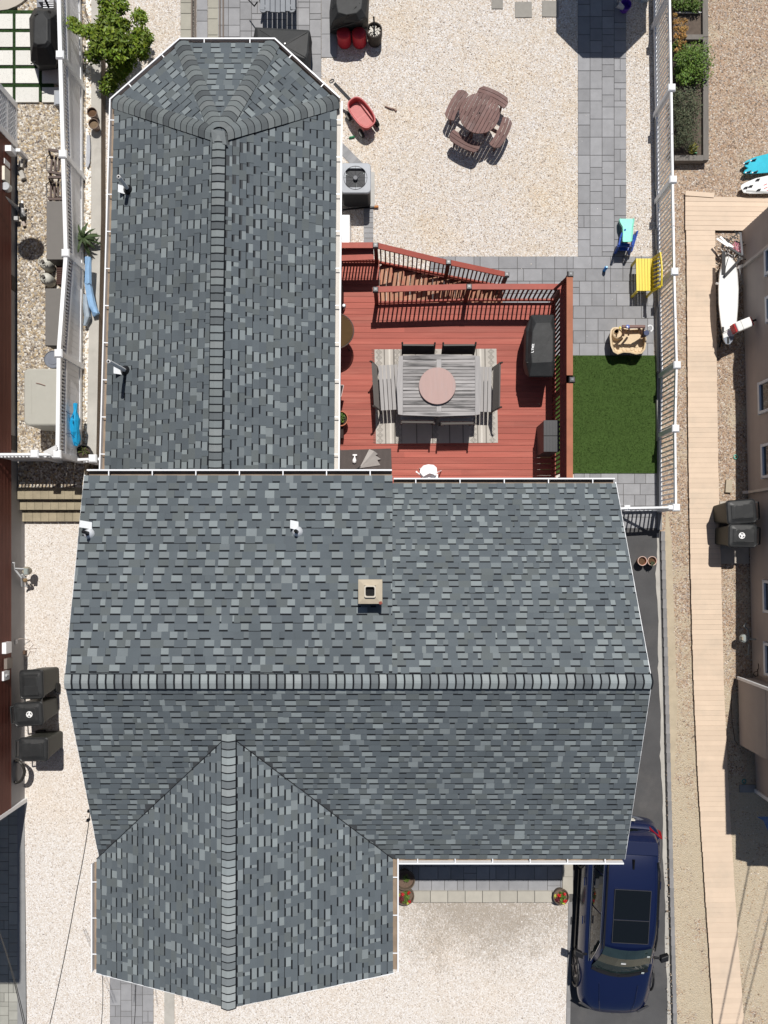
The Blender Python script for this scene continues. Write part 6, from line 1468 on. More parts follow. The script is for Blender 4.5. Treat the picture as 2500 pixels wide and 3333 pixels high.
bin_('black wheeled bin, northernmost of three by the red sided house, lid glossy', 166, 2204, FZ, 272, handle=0)
bin_('black wheeled bin with white recycling sign, middle of three by the red sided house', 157, 2296, FZ, 184, logo=True)
bin_('black wheeled bin next to the coiled hose, by the red sided house', 172, 2405, FZ, 180)
hr = thing('hose_reel', 'coiled dark garden hose on a reel hanging at the grey foundation', 'hose', P(60, 2510, 0))
for k in range(7):
    m_ = MB(); c0 = P(54, 2512, .15 + k * .035); m_.tube([c0 + Vector(((.20 + .012 * (k % 3)) * math.cos(t * .3925), (.29 + .012 * (k % 2)) * math.sin(t * .3925), .02 * math.sin(t + k))) for t in range(17)], .024, 5); part('hose_loop', m_, M('hose_dark', (.022, .02, .017), .5, objvar=.3), hr)
m_ = MB(); m_.tube([P(55, 2545, .1), P(54, 2562, 0), P(42, 2578, -.1), P(20, 2582, -.15)], .014, 5); part('hose_end', m_, M('hose_dark', (.05, .045, .035)), hr)
m_ = MB(); m_.box(P(50, 2512, .1), (.12, .2, .4)); part('reel_drum', m_, BLACKM, hr)
# overhead cables
def cable(label, pts, r_=.008, group=None):
    m_ = MB(); q = [P(*p) for p in pts]; out = []
    for a, b in zip(q, q[1:]):
        for k in range(8): t = k / 8; out.append(a.lerp(b, t) - Vector((0, 0, .25 * t * (1 - t))))
    m_.tube(out + [q[-1]], r_, 5); return solo('service_cable', m_, M('cable_black', (.02, .02, .02), .6), label, 'cable', group, kind=None)
cable('thin black service cable running from the house rake down the pale gravel lane', [(296, 2622, 4.3), (250, 2900, 4.8), (160, 3345, 5.5)], .009)
m_ = MB(); m_.lathe([(.03, 0), (.04, .05), (.02, .1)], P(293, 2637, 4.25), 8); m_.lathe([(.03, 0), (.04, .05), (.02, .1)], P(290, 2667, 4.3), 8); solo('cable_clamp', m_, BLACKM, 'pair of small black clamps on the service cable near the roof edge', 'clamp')
cable('upper of two thin cables crossing the paved corner at the lower left', [(-10, 3010, 4.8), (85, 3345, 5.4)])
cable('lower of two thin cables crossing the paved corner at the lower left', [(-10, 3015, 4.7), (79, 3345, 5.3)])
cable('thin cable dropping from the gable edge past the paved front path', [(440, 3205, 4.0), (436, 3345, 4.4)])
cable('thin cable dropping from the gable corner beside the paved front path', [(333, 3172, 3.9), (329, 3345, 4.4)])
# ------------------------------------------------------------------ east neighbour: boardwalk, boards, building
BWM = M('composite_board', (0.64, 0.505, 0.385), 0.75, namt=0.05, nscale=3, objvar=0.05, col2=(.50, .42, .33), c2amt=.3, c2scale=1.1, fine=.04)
BZ = -0.02
tabL = [(750, 2234), (1500, 2241.5), (1850, 2248), (2200, 2257), (2500, 2270), (2900, 2295), (3115, 2310), (3400, 2326)]
tabR = [(750, 2328), (1500, 2337.5), (1850, 2347), (2200, 2355.5), (2500, 2368), (2900, 2392), (3115, 2406), (3400, 2428)]
base = MB(); base.prism(pxpoly([(x + 2, y_) for y_, x in tabL] + [(x - 2, y_) for y_, x in reversed(tabR)], BZ), -.5, BZ - .02)
bwk = struct('boardwalk', base, M('joist_dark', (.05, .04, .03), .9))
bl = MB(); bl.box((0, 0, -.0125), (1, 1, .025)); blm = {}
random.seed(31)
py = 758.0; i = 0
while py < 3350:
    xl, xr = interp(tabL, py)[0], interp(tabR, py)[0]; a, b = P(xl + random.uniform(-.6, .6), py, BZ), P(xr + random.uniform(-.6, .6), py + (0 if py < 2700 else -(py - 2700) * .004), BZ)
    wd = round((b.x - a.x), 2)
    if wd not in blm:
        q = MB(); q.box((0, 0, -.0125), (wd, .1335, .025)); blm[wd] = q.mesh('plank', BWM)
    piece('plank', blm[wd], bwk, ((a.x + b.x) / 2, (a.y + b.y) / 2, BZ + random.uniform(-.002, .002)), math.atan2(b.y - a.y, b.x - a.x)); py += 16.45; i += 1
base = MB(); base.prism(pxpoly([(2234, 642), (2560, 646), (2560, 752), (2234, 748)], BZ), -.5, BZ - .018); crs = struct('boardwalk_landing', base, M('joist_dark', (.05, .04, .03)))
q = MB(); q.box((0, 0, -.0125), (X(2560, BZ) - X(2231, BZ), .124, .025)); qm = q.mesh('plank', BWM)
for k in range(7): piece('plank', qm, crs, ((X(2231, BZ) + X(2560, BZ)) / 2, Y(649 + k * 15.6, BZ), BZ + random.uniform(-.002, .002)), R(-.6))
m_ = MB(); m_.bar(P(2231, 629, BZ + .01), P(2324, 636, BZ + .01), .125, .025); solo('loose_plank', m_, BWM, 'short loose composite plank lying beside the boardwalk landing', 'plank')
# building
TAUPE = M('taupe_siding', (0.41, 0.355, 0.325), 0.7, namt=0.06, nscale=3, objvar=.03)
NB = thing('taupe_house', 'neighbour house with taupe lap siding and white trimmed windows at the east edge', 'house', (9.6, 2, 0))
wx0, wx1 = X(2414, RZ), X(2446, RZ); wy0, wy1 = Y(755, RZ), Y(2190, RZ)
def wallx(y_): return lerp(wx0, wx1, (wy0 - y_) / (wy0 - wy1))
BH = 3.05
m_ = MB(); m_.prism([(wx0, wy0), (wx1 + .12, Y(2572, RZ)), (18, Y(2572, RZ)), (18, wy0)], -.6, BH); part('wall', m_, TAUPE, NB)
m_ = MB(); m_.prism([(wx0 + .02, wy0 + .1), (wx1 + .14, Y(2572, RZ) - .25), (18, Y(2572, RZ) - .25), (18, wy0 + .1)], BH, BH + .15); part('roof_edge', m_, WHITE, NB)
m_ = MB(); m_.loft([[(wx0 + .1, wy0, BH + .15), (wx0 + .1, -6.6, BH + .15), (18, -6.6, BH + .15), (18, wy0, BH + .15)][::-1], [(12.5, wy0, BH + 1.4), (12.5, -6.6, BH + 1.4), (15.5, -6.6, BH + 1.4), (15.5, wy0, BH + 1.4)][::-1]]); part('roof', m_, M('roof_felt', (.05, .055, .06)), NB)
def lap(ya, yb, xa, xb, z0, n_, par):
    for k in range(n_):
        z = z0 + k * .125; m_ = MB(); f = lambda x, y_, o, zz: (x + o, y_, zz)
        m_.loft([[f(xa, ya, -.024, z), f(xa, ya, .02, z), f(xb, yb, .02, z), f(xb, yb, -.024, z)][::-1], [f(xa, ya, -.008, z + .13), f(xa, ya, .02, z + .13), f(xb, yb, .02, z + .13), f(xb, yb, -.008, z + .13)][::-1]]); part('siding_board', m_, TAUPE, par)
lap(wy0, wy1, wx0, wx1, .0, 11, NB); lap(Y(2425, RZ), Y(2572, RZ), wx1 + .04, wx1 + .12, .0, 11, NB)
# chimney chase standing out from the wall
cx0, cx1 = X(2402, RZ + .1), X(2407, RZ + .1); cy0, cy1 = Y(2205, RZ + .1), Y(2422, RZ + .1)
m_ = MB(); m_.prism([(cx0, cy0), (cx1, cy1), (10.5, cy1), (10.5, cy0)], .05, 4.45); part('chimney_chase', m_, TAUPE, NB)
lap(cy0, cy1, cx0, cx1, .06, 11, NB)
m_ = MB(); m_.bar((cx0 - .02, cy0 + .0, .05), (cx0 - .02, cy0, 4.45), .07, .07); part('corner_trim', m_, WHITE, NB)
m_ = MB(); m_.bar((wx1 + .11, Y(2572, RZ), -.1), (wx1 + .11, Y(2572, RZ), BH), .1, .1); part('corner_trim', m_, WHITE, NB)
WF = M('window_white', (.62, .66, .72), .4, namt=.03); GL = M('window_glass', (.022, .03, .04), .06, namt=0, spec=.8)
for y0, y1, zs in ((812, 895, 1.22), (968, 1048, 1.22), (1247, 1347, .76), (1448, 1556, .84), (1890, 1992, .78), (2092, 2196, .76)):
    za = zs; xa = wallx(Y(y0, za)); ya, yb = Y(y0 + 3, za), Y(y1 - 3, za); zt_ = za + 1.25
    xm = lambda y_: wallx(y_) - .02
    b_ = MB(); ang_ = 0
    for (p, q) in (((ya, za), (yb, za)), ((ya, zt_), (yb, zt_)), ((ya, za), (ya, zt_)), ((yb, za), (yb, zt_)), ((ya, (za + zt_) / 2), (yb, (za + zt_) / 2))):
        b_.bar((xm(p[0]) - .02, p[0], p[1]), (xm(q[0]) - .02, q[0], q[1]), .07, .09, up=(1, 0, 0))
    wn = part('window', b_, WF, NB)
    g_ = MB(); g_.prism([(xm(ya) - .012, ya), (xm(yb) - .012, yb), (xm(yb) + .03, yb), (xm(ya) + .03, ya)], za, zt_); part('pane', g_, GL, wn)
    s_ = MB(); s_.prism([(xm(ya) - .06, ya + .05), (xm(yb) - .06, yb - .05), (xm(yb), yb - .05), (xm(ya), ya + .05)], za - .06, za - .03); part('sill', s_, WF, wn)
SPT = M('downspout_taupe', (.52, .48, .45), .5, namt=.05)
for py_, k in ((872, 0), (1603, 1)):
    yy = Y(py_, 0); x = wallx(yy) - .06; m_ = MB(); m_.bar((x, yy, .12), (x, yy, BH), .07, .09); m_.bar((x, yy, .15), (x - .12, yy, .02), .08, .07); part('downspout', m_, SPT, NB)
# meters and hoses on the taupe wall
g2 = thing('gas_meter', 'dark gas meter and pipes in the shade of the taupe wall', 'gas meter', P(2425, 2085, RZ))
m_ = MB(); m_.lathe([(.08, -.08), (.11, -.04), (.11, .05), (.07, .09)], P(2421, 2078, .3), 14); part('meter_case', m_, MTR, g2)
m_ = MB(); m_.box(P(2416, 2078, .38), (.04, .09, .05)); part('meter_face', m_, M('meter_tan', (.30, .27, .21)), g2)
for ps in ((P(2428, 2028, .3), P(2422, 2038, .3), P(2434, 2050, .3), P(2438, 2080, .3)), (P(2438, 2095, .3), P(2436, 2130, .1), P(2425, 2132, .0)), (P(2440, 2080, .35), P(2460, 2081, .5))):
    m_ = MB(); m_.tube(ps, .025, 8); part('pipe', m_, M('pipe_dull', (.2, .22, .22), .6), g2)
m_ = MB(); m_.tube([P(2468, 2160, .5), P(2470, 2175, .4), P(2464, 2185, .35), P(2455, 2188, .3), P(2452, 2196, .25), P(2460, 2202, .25), P(2466, 2200, .3), P(2467, 2185, .35), P(2465, 2178, .4)], .010, 6); solo('black_hose', m_, BLACKM, 'short black cable looping on the taupe wall above the chimney chase', 'cable')
m_ = MB(); m_.tube([P(2401, 2198, .05), P(2390, 2215, RZ + .02), P(2383, 2240, RZ + .02), P(2380, 2280, RZ + .02), P(2382, 2330, RZ + .02), P(2384, 2355, RZ + .02), P(2392, 2410, RZ + .02), P(2403, 2425, RZ + .02)], .007, 5); solo('ground_cable', m_, M('cable_brown', (.05, .03, .025), .6), 'thin dark cable lying on the gravel beside the chimney chase', 'cable')
m_ = MB(); m_.box(P(2371, 1583, RZ + .04), (.17, .34, .08), R(-4)); solo('loose_block', m_, M('tan_slab', (.42, .36, .27), .85, namt=.08), 'single tan concrete block lying on the gravel below the taupe wall', 'block', bevel=.006)
m_ = MB(); c0 = P(2395, 1487, RZ + .02); m_.tube([c0 + Vector((.05 * math.cos(t * .5), .055 * math.sin(t * .5), 0)) for t in range(14)], .014, 5); solo('green_ring', m_, M('mint_plastic', (.15, .5, .4), .5), 'small pale green ring lying at the edge of the wall shade', 'ring')
m_ = MB(); c0 = P(2422, 2543, RZ + .02); m_.tube([c0 + Vector((.05 * math.cos(t * .5), .055 * math.sin(t * .5), 0)) for t in range(14)], .012, 5); solo('teal_ring', m_, M('teal_dark', (.03, .25, .25), .5), 'small teal ring lying in the shade near the building corner', 'ring')
m_ = MB(); m_.prism(rect(X(2406, RZ), Y(2578, RZ), X(2458, RZ), Y(2553, RZ)), RZ, RZ + .04); solo('splash_slab', m_, CONCD, 'dark flat slab in the shade at the building corner', 'slab')
m_ = MB(); m_.prism(rect(X(2342, RZ), Y(1835, RZ), X(2436, RZ), Y(1632, RZ)), -.3, RZ + .03); bp_ = struct('bin_pad', m_, M('pad_light', (.42, .38, .33), .85, namt=.08))
bin_('black wheeled bin without a sign, farther up of two by the taupe wall', 2353, 1672, RZ + .03, 4, group='wheeled bins east', s=1.0)
bin_('black wheeled bin with white recycling sign standing by the taupe wall', 2357, 1746, RZ + .03, -1, logo=True, group='wheeled bins east', s=.97)
# blue tarp thing cut by the right edge
m_ = MB(); q = [P(2464, 2659, .9), P(2520, 2658, 1.0), P(2530, 2730, .6), P(2500, 2706, .8), P(2486, 2672, .9)]; m_.add(q + [p - Vector((0, 0, .02)) for p in q], [(4, 3, 2, 1, 0), (5, 6, 7, 8, 9)] + [(i_, (i_ + 1) % 5, (i_ + 1) % 5 + 5, i_ + 5) for i_ in range(5)]); solo('blue_cover', m_, M('dusty_blue', (.10, .17, .34), .6), 'dusty blue cloth corner cut by the right edge south of the taupe house', 'cover')
# surfboards
SBL = M('surf_cyan', (.02, .46, .60), .25, namt=.18, nscale=3, spec=.6, col2=(.02, .30, .48), c2amt=.3, c2scale=2.2); SWH = M('surf_white', (.78, .78, .76), .25, namt=.03, spec=.6)
def boardpoly(pts, z, th, name, mat, par):
    m_ = MB(); n_ = len(pts); cx = sum(p[0] for p in pts) / n_; cy = sum(p[1] for p in pts) / n_
    rg = lambda k, zz: [tuple(P(cx + (a - cx) * k, cy + (b - cy) * k, zz)) for a, b in pts][::-1]
    m_.loft([rg(.96, z), rg(1, z + th * .5), rg(.985, z + th * .85), rg(.93, z + th)]); return part(name, m_, mat, par, smooth=False)
s1_ = thing('blue_surfboard', 'cyan surfboard with a swallow tail lying on the gravel at the right edge', 'surfboard', P(2470, 540, RZ))
boardpoly([(2418, 532), (2432, 522), (2460, 510), (2500, 500), (2560, 492), (2640, 500), (2650, 530), (2560, 552), (2500, 563), (2455, 566), (2426, 566), (2419, 563), (2424, 554), (2434, 548), (2425, 542)], RZ + .12, .06, 'deck', SBL, s1_)
for a, b in ((2430, 531), (2453, 521), (2436, 560), (2458, 560)):
    m_ = MB(); p = P(a, b, RZ + .19); m_.prism([(p.x - .06, p.y - .02), (p.x + .06, p.y + .0), (p.x + .05, p.y + .025)], RZ + .17, RZ + .24); part('fin', m_, M('fin_dark', (.03, .05, .07), .4), s1_)
    m_ = MB(); m_.box(p + Vector((-.06, -.01, -.008)), (.05, .03, .01)); part('fin_plug', m_, WHITEP, s1_)
s2_ = thing('white_surfboard', 'white surfboard with red stripes and black fins just below the cyan one', 'surfboard', P(2470, 605, RZ))
boardpoly([(2410, 613), (2413, 602), (2430, 592), (2460, 580), (2500, 571), (2570, 566), (2650, 580), (2650, 610), (2570, 628), (2500, 631), (2440, 631), (2420, 628)], RZ + .14, .07, 'deck', SWH, s2_)
for a, b in ((2426, 612), (2442, 607), (2465, 586), (2468, 619)):
    m_ = MB(); p = P(a, b, RZ + .22); m_.prism([(p.x - .05, p.y - .012), (p.x + .06, p.y + .004), (p.x + .05, p.y + .018), (p.x - .02, p.y + .01)], RZ + .2, RZ + .27); part('fin', m_, BLACKM, s2_)
for a, b in ((2491, 600), (2492, 611), (2501, 618)): m_ = MB(); m_.bar(P(a - 5, b + 3, RZ + .213), P(a + 6, b - 2, RZ + .213), .015, .006); part('red_stripe', m_, M('stripe_red', (.6, .06, .08), .4), s2_)
m_ = MB(); m_.bar(P(2428, 622, RZ + .205), P(2500, 627, RZ + .205), .05, .02); part('grey_edge', m_, M('surf_grey', (.35, .35, .34), .4), s2_)
# dinghy with its rig along the taupe wall
dg = thing('white_dinghy', 'long narrow white sailing dinghy with a grey nose lying between boardwalk and taupe wall', 'dinghy', P(2371, 960, RZ))
boardpoly([(2366, 833), (2380, 838), (2395, 855), (2402, 890), (2405, 940), (2403, 1000), (2399, 1050), (2393, 1080), (2388, 1105), (2374, 1123), (2362, 1121), (2354, 1108), (2349, 1080), (2343, 1040), (2338, 990), (2337, 940), (2340, 890), (2350, 850)], RZ + .15, .38, 'hull', SWH, dg)
boardpoly([(2353, 1101), (2370, 1094), (2390, 1095), (2386, 1108), (2376, 1121), (2362, 1120)], RZ + .5, .045, 'nose_deck', M('deck_grey', (.22, .24, .28), .5), dg)
for a, b, w_, l_ in ((2353, 1073, .05, .14), (2370, 1107, .05, .16), (2355, 855, .09, .6)): m_ = MB(); m_.box(P(a, b, RZ + .55), (w_, l_, .03)); part('fitting', m_, BLACKM, dg)
m_ = MB(); m_.bar(P(2358, 898, RZ + .58), P(2414, 838, RZ + .62), .06, .05); part('boom', m_, BLACKM, dg)
m_ = MB(); m_.tube([P(2372, 836, RZ + .56), P(2362, 870, RZ + .56), P(2360, 895, RZ + .56)], .006, 5); part('rope', m_, BLACKM, dg)
m_ = MB(); m_.tube([P(2332, 923, RZ + .4), P(2340, 924, RZ + .5)], .03, 8); part('cleat', m_, WHITEP, dg)
m_ = MB(); m_.bar(P(2352, 1092, RZ + .1), P(2342, 1130, RZ + .05), .03, .03); m_.bar(P(2344, 1095, RZ + .1), P(2352, 1100, RZ + .2), .04, .04); part('rudder_stock', m_, BLACKM, dg)
co = thing('white_cooler', 'white cooler box with red ends standing on the bow of the dinghy', 'cooler', P(2410, 1075, .4))
cd = Vector((.92, .38, 0)).normalized(); cc_ = P(2414, 1060, .62)
m_ = MB(); m_.bar(cc_ - cd * .2, cc_ + cd * .22, .26, .26); part('cooler_body', m_, SWH, co, bevel=.03)
for s_ in (-.23, .24): m_ = MB(); m_.bar(cc_ + cd * s_ - cd * .02, cc_ + cd * s_ + cd * .02, .24, .22); part('red_end', m_, M('cooler_red', (.5, .03, .03), .4), co, bevel=.02)
m_ = MB(); m_.bar(cc_ + cd * .26, cc_ + cd * .4, .05, .05); part('handle', m_, BLACKM, co)
m_ = MB(); n2_ = Vector((-cd.y, cd.x, 0)); m_.bar(cc_ + n2_ * .12 + Vector((0, 0, .131)) - cd * .05, cc_ - n2_ * .12 + Vector((0, 0, .131)) - cd * .05, .01, .004); part('lid_seam', m_, M('surf_grey', (.35, .35, .34)), co)
m_ = MB(); m_.tube([P(2350, 1084, .46), P(2365, 1076, .5), P(2383, 1064, .52)], .006, 5); part('lanyard', m_, BLACKM, co)
# rack with paddles and netting
rk = thing('gear_rack', 'metal rack with white paddles, netting and pink straps behind the dinghy', 'rack', P(2385, 795, RZ))
for a, b in (((2344, 771), (2378, 805)), ((2333, 777), (2370, 802)), ((2369, 792), (2386, 806))):
    m_ = MB(); m_.bar(P(*a, RZ + .35), P(*b, RZ + .45), .05, .03); part('paddle', m_, WHITEP, rk)
for a, b, z0, z1 in (((2408, 756), (2415, 832), .35, .45), ((2412, 756), (2418, 830), .35, .45)):
    m_ = MB(); m_.tube([P(*a, z0), P(*b, z1)], .012, 6); part('rack_rail', m_, M('steel', (.5, .5, .5)), rk)
m_ = MB(); m_.bar(P(2372, 805, RZ + .48), P(2412, 830, RZ + .5), .05, .04); m_.bar(P(2363, 792, RZ + .4), P(2405, 756, RZ + .4), .03, .03); part('cross_bar', m_, BLACKM, rk)
random.seed(14); m_ = MB(); m2 = MB(); m3 = MB()
for i in range(70):
    a = P(random.uniform(2362, 2412), random.uniform(770, 845), RZ + random.uniform(.1, .4)); b = a + Vector((random.uniform(-.2, .2), random.uniform(-.2, .2), random.uniform(-.05, .05)))
    (m_ if i % 3 else m2).bar(a, b, .022, .008)
for i in range(5): a = P(2386 + i * 6, 790 + random.uniform(-8, 8), RZ + .42); m3.bar(a, a + Vector((.03, -.25, .02)), .025, .01)
part('netting', m_, M('net_black', (.03, .03, .03), .8), rk, kind='stuff'); part('pale_strands', m2, M('strand_grey', (.5, .48, .47), .7), rk, kind='stuff'); part('pink_straps', m3, M('strap_pink', (.5, .16, .22), .6), rk, kind='stuff')
m_ = MB(); m_.bar(P(2405, 870, RZ + .3), P(2420, 925, RZ + .3), .012, .012)
for k in range(18): t = k / 17; m_.bar(P(lerp(2402, 2410, t), lerp(865, 930, t), RZ + .3), P(lerp(2416, 2424, t), lerp(862, 925, t), RZ + .32), .006, .006)
part('wire_shelf', m_, M('steel_dull', (.2, .2, .21), .5), rk, kind='stuff')
# timber planting bed
TIM = M('weathered_timber', (.17, .155, .14), .9, namt=.2, nscale=6, stretch=(4, .7, 1), objvar=.1, fine=.08)
bd = thing('planting_bed', 'raised planting bed framed with weathered timbers behind the picket fence', 'planting bed', P(2245, 270, RZ))
m_ = MB(); m_.prism(rect(X(2190, 0), Y(528, 0), X(2294, 0), Y(-120, 0)), -.3, .03); part('bed_soil', m_, M('bed_soil', (.11, .085, .068), .95, namt=.3, nscale=14, fine=.3), bd)
for a, b, w_ in (((2293, 126), (2290, -150), .145), ((2294, 526), (2293, 128), .145), ((2192, 519), (2285, 519), .145), ((2226, 127), (2284, 127), .13)):
    m_ = MB(); m_.bar(P(*a, .06), P(*b, .06), w_, .16); part('timber', m_, TIM, bd)
m_ = MB(); m_.bar(P(2198, 41, .08), P(2282, 41, .08), .025, .03); part('white_stake', m_, WHITEP, bd)
def foliage(name, clumps, leaf, mat, seed, parent=None, kind=None, up=.3):
    """many small leaf faces spread through clumps (px, py, z, radius, count)"""
    rnd = random.Random(seed); m_ = MB()
    for px_, py_, z, r_, n in clumps:
        c0 = P(px_, py_, z); ct_ = rnd.uniform(.75, 1.25)
        for _ in range(n):
            d = Vector((rnd.gauss(0, 1), rnd.gauss(0, 1), rnd.gauss(0, 1))).normalized() * r_ * rnd.random() ** .45; d.z *= .75
            p = c0 + d; s_ = leaf * rnd.uniform(.6, 1.35)
            u = Vector((rnd.gauss(0, 1), rnd.gauss(0, 1), rnd.gauss(0, .5))).normalized(); v = u.cross(Vector((rnd.gauss(0, .6), rnd.gauss(0, .6), 1))).normalized()
            t = ct_ * rnd.uniform(.65, 1.35); k = rnd.uniform(.85, 1.2)
            m_.add([p - u * s_, p + v * s_ * .42, p + u * s_, p - v * s_ * .42], [(0, 1, 2, 3)], 0, (t * k, t, t * .9))
    return m_
LEAF = M('bright_leaf', (.110, .165, .014), .55, namt=.15, nscale=6, attr=True, spec=.3)
LEAFD = M('bed_leaf', (.085, .15, .022), .6, namt=.15, nscale=6, attr=True); LEAFG = M('grey_leaf', (.085, .10, .062), .75, namt=.2, nscale=6, attr=True); DRY = M('dry_bloom', (.38, .22, .075), .8, namt=.2, nscale=9, attr=True); STEM = M('stem_brown', (.12, .085, .06), .9, namt=.2)
for lab, cl, lf, mt, sd in (
    ('bright green bushy ground plant in the middle of the timber bed', [(2212 + 23 * (i % 4) + (i * 53) % 17 - 8, 158 + 25 * (i // 4) + (i * 37) % 19 - 9, .18 + .12 * ((i * 7) % 3), .16 + .05 * ((i * 5) % 4), 170) for i in range(20)], .035, LEAFD, 1),
    ('grey green wiry shrub filling the southern part of the timber bed', [(2208 + 22 * (i % 3) + (i * 41) % 15 - 7, 312 + 30 * (i // 3) + (i * 29) % 21 - 10, .22 + .1 * ((i * 5) % 3), .18 + .05 * ((i * 7) % 3), 230) for i in range(18)], .026, LEAFG, 2),
    ('green leafy plants at the top end of the timber bed', [(2205 + 20 * i, 8 + (i % 2) * 8, .2, .2, 230) for i in range(4)], .035, LEAFD, 3),
    ('clump of dry orange flower heads against the fence in the timber bed', [(2197 + (i * 29) % 43, 48 + (i * 47) % 118, .18 + .04 * (i % 4), .06 + .02 * (i % 3), 60) for i in range(17)], .028, DRY, 4),
    ('small yellow green plant alone at the south end of the timber bed', [(2258, 478, .12, .13, 110), (2252, 490, .1, .08, 40)], .05, M('lime_leaf', (.22, .22, .04), .6, attr=True), 5)):
    t = thing('bed_plant', lab, 'plant', P(cl[0][0], cl[0][1], .03)); part('foliage', foliage('f', cl, lf, mt, sd), mt, t, kind='stuff')
    m_ = MB(); rnd = random.Random(sd)
    for px_, py_, z, r_, n in cl:
        p = P(px_, py_, z); m_.tube([(p.x, p.y, .02), p, p + Vector((rnd.uniform(-.1, .1), rnd.uniform(-.1, .1), r_ * .7))], .008, 4)
    part('stems', m_, STEM, t, kind='stuff')
m_ = MB(); p = P(2258, 496, .06); m_.bar(p - Vector((.07, -.02, 0)), p + Vector((.08, -.02, .02)), .04, .03); m_.bar(p - Vector((.07, -.04, 0)), p - Vector((.02, -.1, 0)), .03, .03); solo('green_toy', m_, M('toy_green', (.05, .5, .2), .4), 'small bright green plastic piece at the south end of the timber bed', 'toy')
# shrub beside the bay of the house
tr_ = thing('leafy_shrub', 'large bright green leafy shrub between the west fence and the house bay', 'shrub', P(392, 160, 0))
random.seed(77); cl = []
core = [(350, 30, 1.5), (395, 20, 1.6), (340, 75, 1.6), (375, 70, 1.9), (405, 85, 1.7), (330, 115, 1.5), (365, 120, 2.0), (400, 125, 2.0), (440, 120, 1.6), (465, 115, 1.4), (318, 155, 1.4), (350, 165, 1.8), (385, 170, 1.9), (420, 165, 1.8), (450, 150, 1.6), (375, 205, 1.6), (400, 215, 1.5), (420, 200, 1.5), (385, 240, 1.2), (360, 262, .9), (350, 280, .8), (300, 110, 1.3), (282, 105, 1.3), (265, 95, 1.25), (250, 85, 1.2), (238, 74, 1.2), (470, 130, 1.2), (380, -20, 1.5), (340, -10, 1.5), (455, 60, .8), (305, 175, 1.1), (462, 170, 1.1)]
for a, b, z in core: cl.append((a + random.uniform(-4, 4), b + random.uniform(-4, 4), z, .17 if a < 300 else .22, 80 if a < 300 else 230)); cl.append((a + random.uniform(-14, 14), b + random.uniform(-14, 14), z - .35, .17, 80 if a > 300 else 20))
part('crown', foliage('f', cl, .055, LEAF, 6), LEAF, tr_, kind='stuff')
m_ = MB(); b0 = P(395, 165, 0)
for a, b, z in core[::2]: p = P(a, b, z - .1); m_.tube([b0 + Vector((random.uniform(-.1, .1), random.uniform(-.1, .1), 0)), (b0 + p) / 2 + Vector((0, 0, .25)), p], [.03, .02, .008], 6)
part('trunk', m_, STEM, tr_)
m_ = MB(); random.seed(5)
for i in range(9):
    a = P(296 + random.uniform(-14, 4), 95 + random.uniform(-8, 8), 1.15); m_.tube([a, a + Vector((random.uniform(-.25, -.05), random.uniform(.15, .5), random.uniform(-.2, .2)))], .005, 4)
part('bare_twigs', m_, STEM, tr_, kind='stuff')
# potted plants: by the wing on the deck, on the driveway, on the porch
TERR = M('terracotta', (.46, .16, .085), .75, namt=.1)
t, b_ = pot('potted_plant', 'terracotta pot with a leafy green plant under the wing gutter on the deck', 1108, 1362, DZ, .34, L(25, DZ + .3), TERR, cat='potted plant')
part('foliage', foliage('f', [(1106, 1360, DZ + .36, .13, 130)], .035, LEAFD, 8), LEAFD, t, kind='stuff')
m_ = MB(); m_.box(P(1104, 1400, DZ + .12), (.22, .42, .22)); solo('plant_stand', m_, M('dark_crate', (.03, .016, .014), .8), 'low dark crate on the deck south of the terracotta pot', 'crate')
for px_, lab, gr_n in ((2091, 'clay pot of bare soil standing on the asphalt close to the roof edge', 0), (2123, 'clay pot with a green sprig standing on the asphalt beside the kerb', 1)):
    t, b_ = pot('potted_plant', lab, px_, 1826, -.02, .26, L(14.5, .24), TERR, M('pot_earth', (.10, .055, .03)), 'clay pots on the driveway', cat='potted plant')
    m_ = MB(); m_.tube([b_ + Vector((.119 * math.cos(k * .314), .119 * math.sin(k * .314), .26)) for k in range(21)], .010, 5); part('pale_rim', m_, M('pale_rim', (.62, .45, .38), .7), t)
    if gr_n: part('foliage', foliage('f', [(2126, 1834, .26, .07, 45)], .03, LEAFG, 9), LEAFG, t, kind='stuff')
BARR = M('barrel_brown', (.12, .09, .065), .8, namt=.2, nscale=8)
REDF = M('red_bloom', (.55, .015, .02), .5, namt=.1, attr=True); MAR = M('maroon_leaf', (.10, .012, .018), .6, attr=True); YLF = M('yellow_leaf', (.40, .42, .08), .6, attr=True)
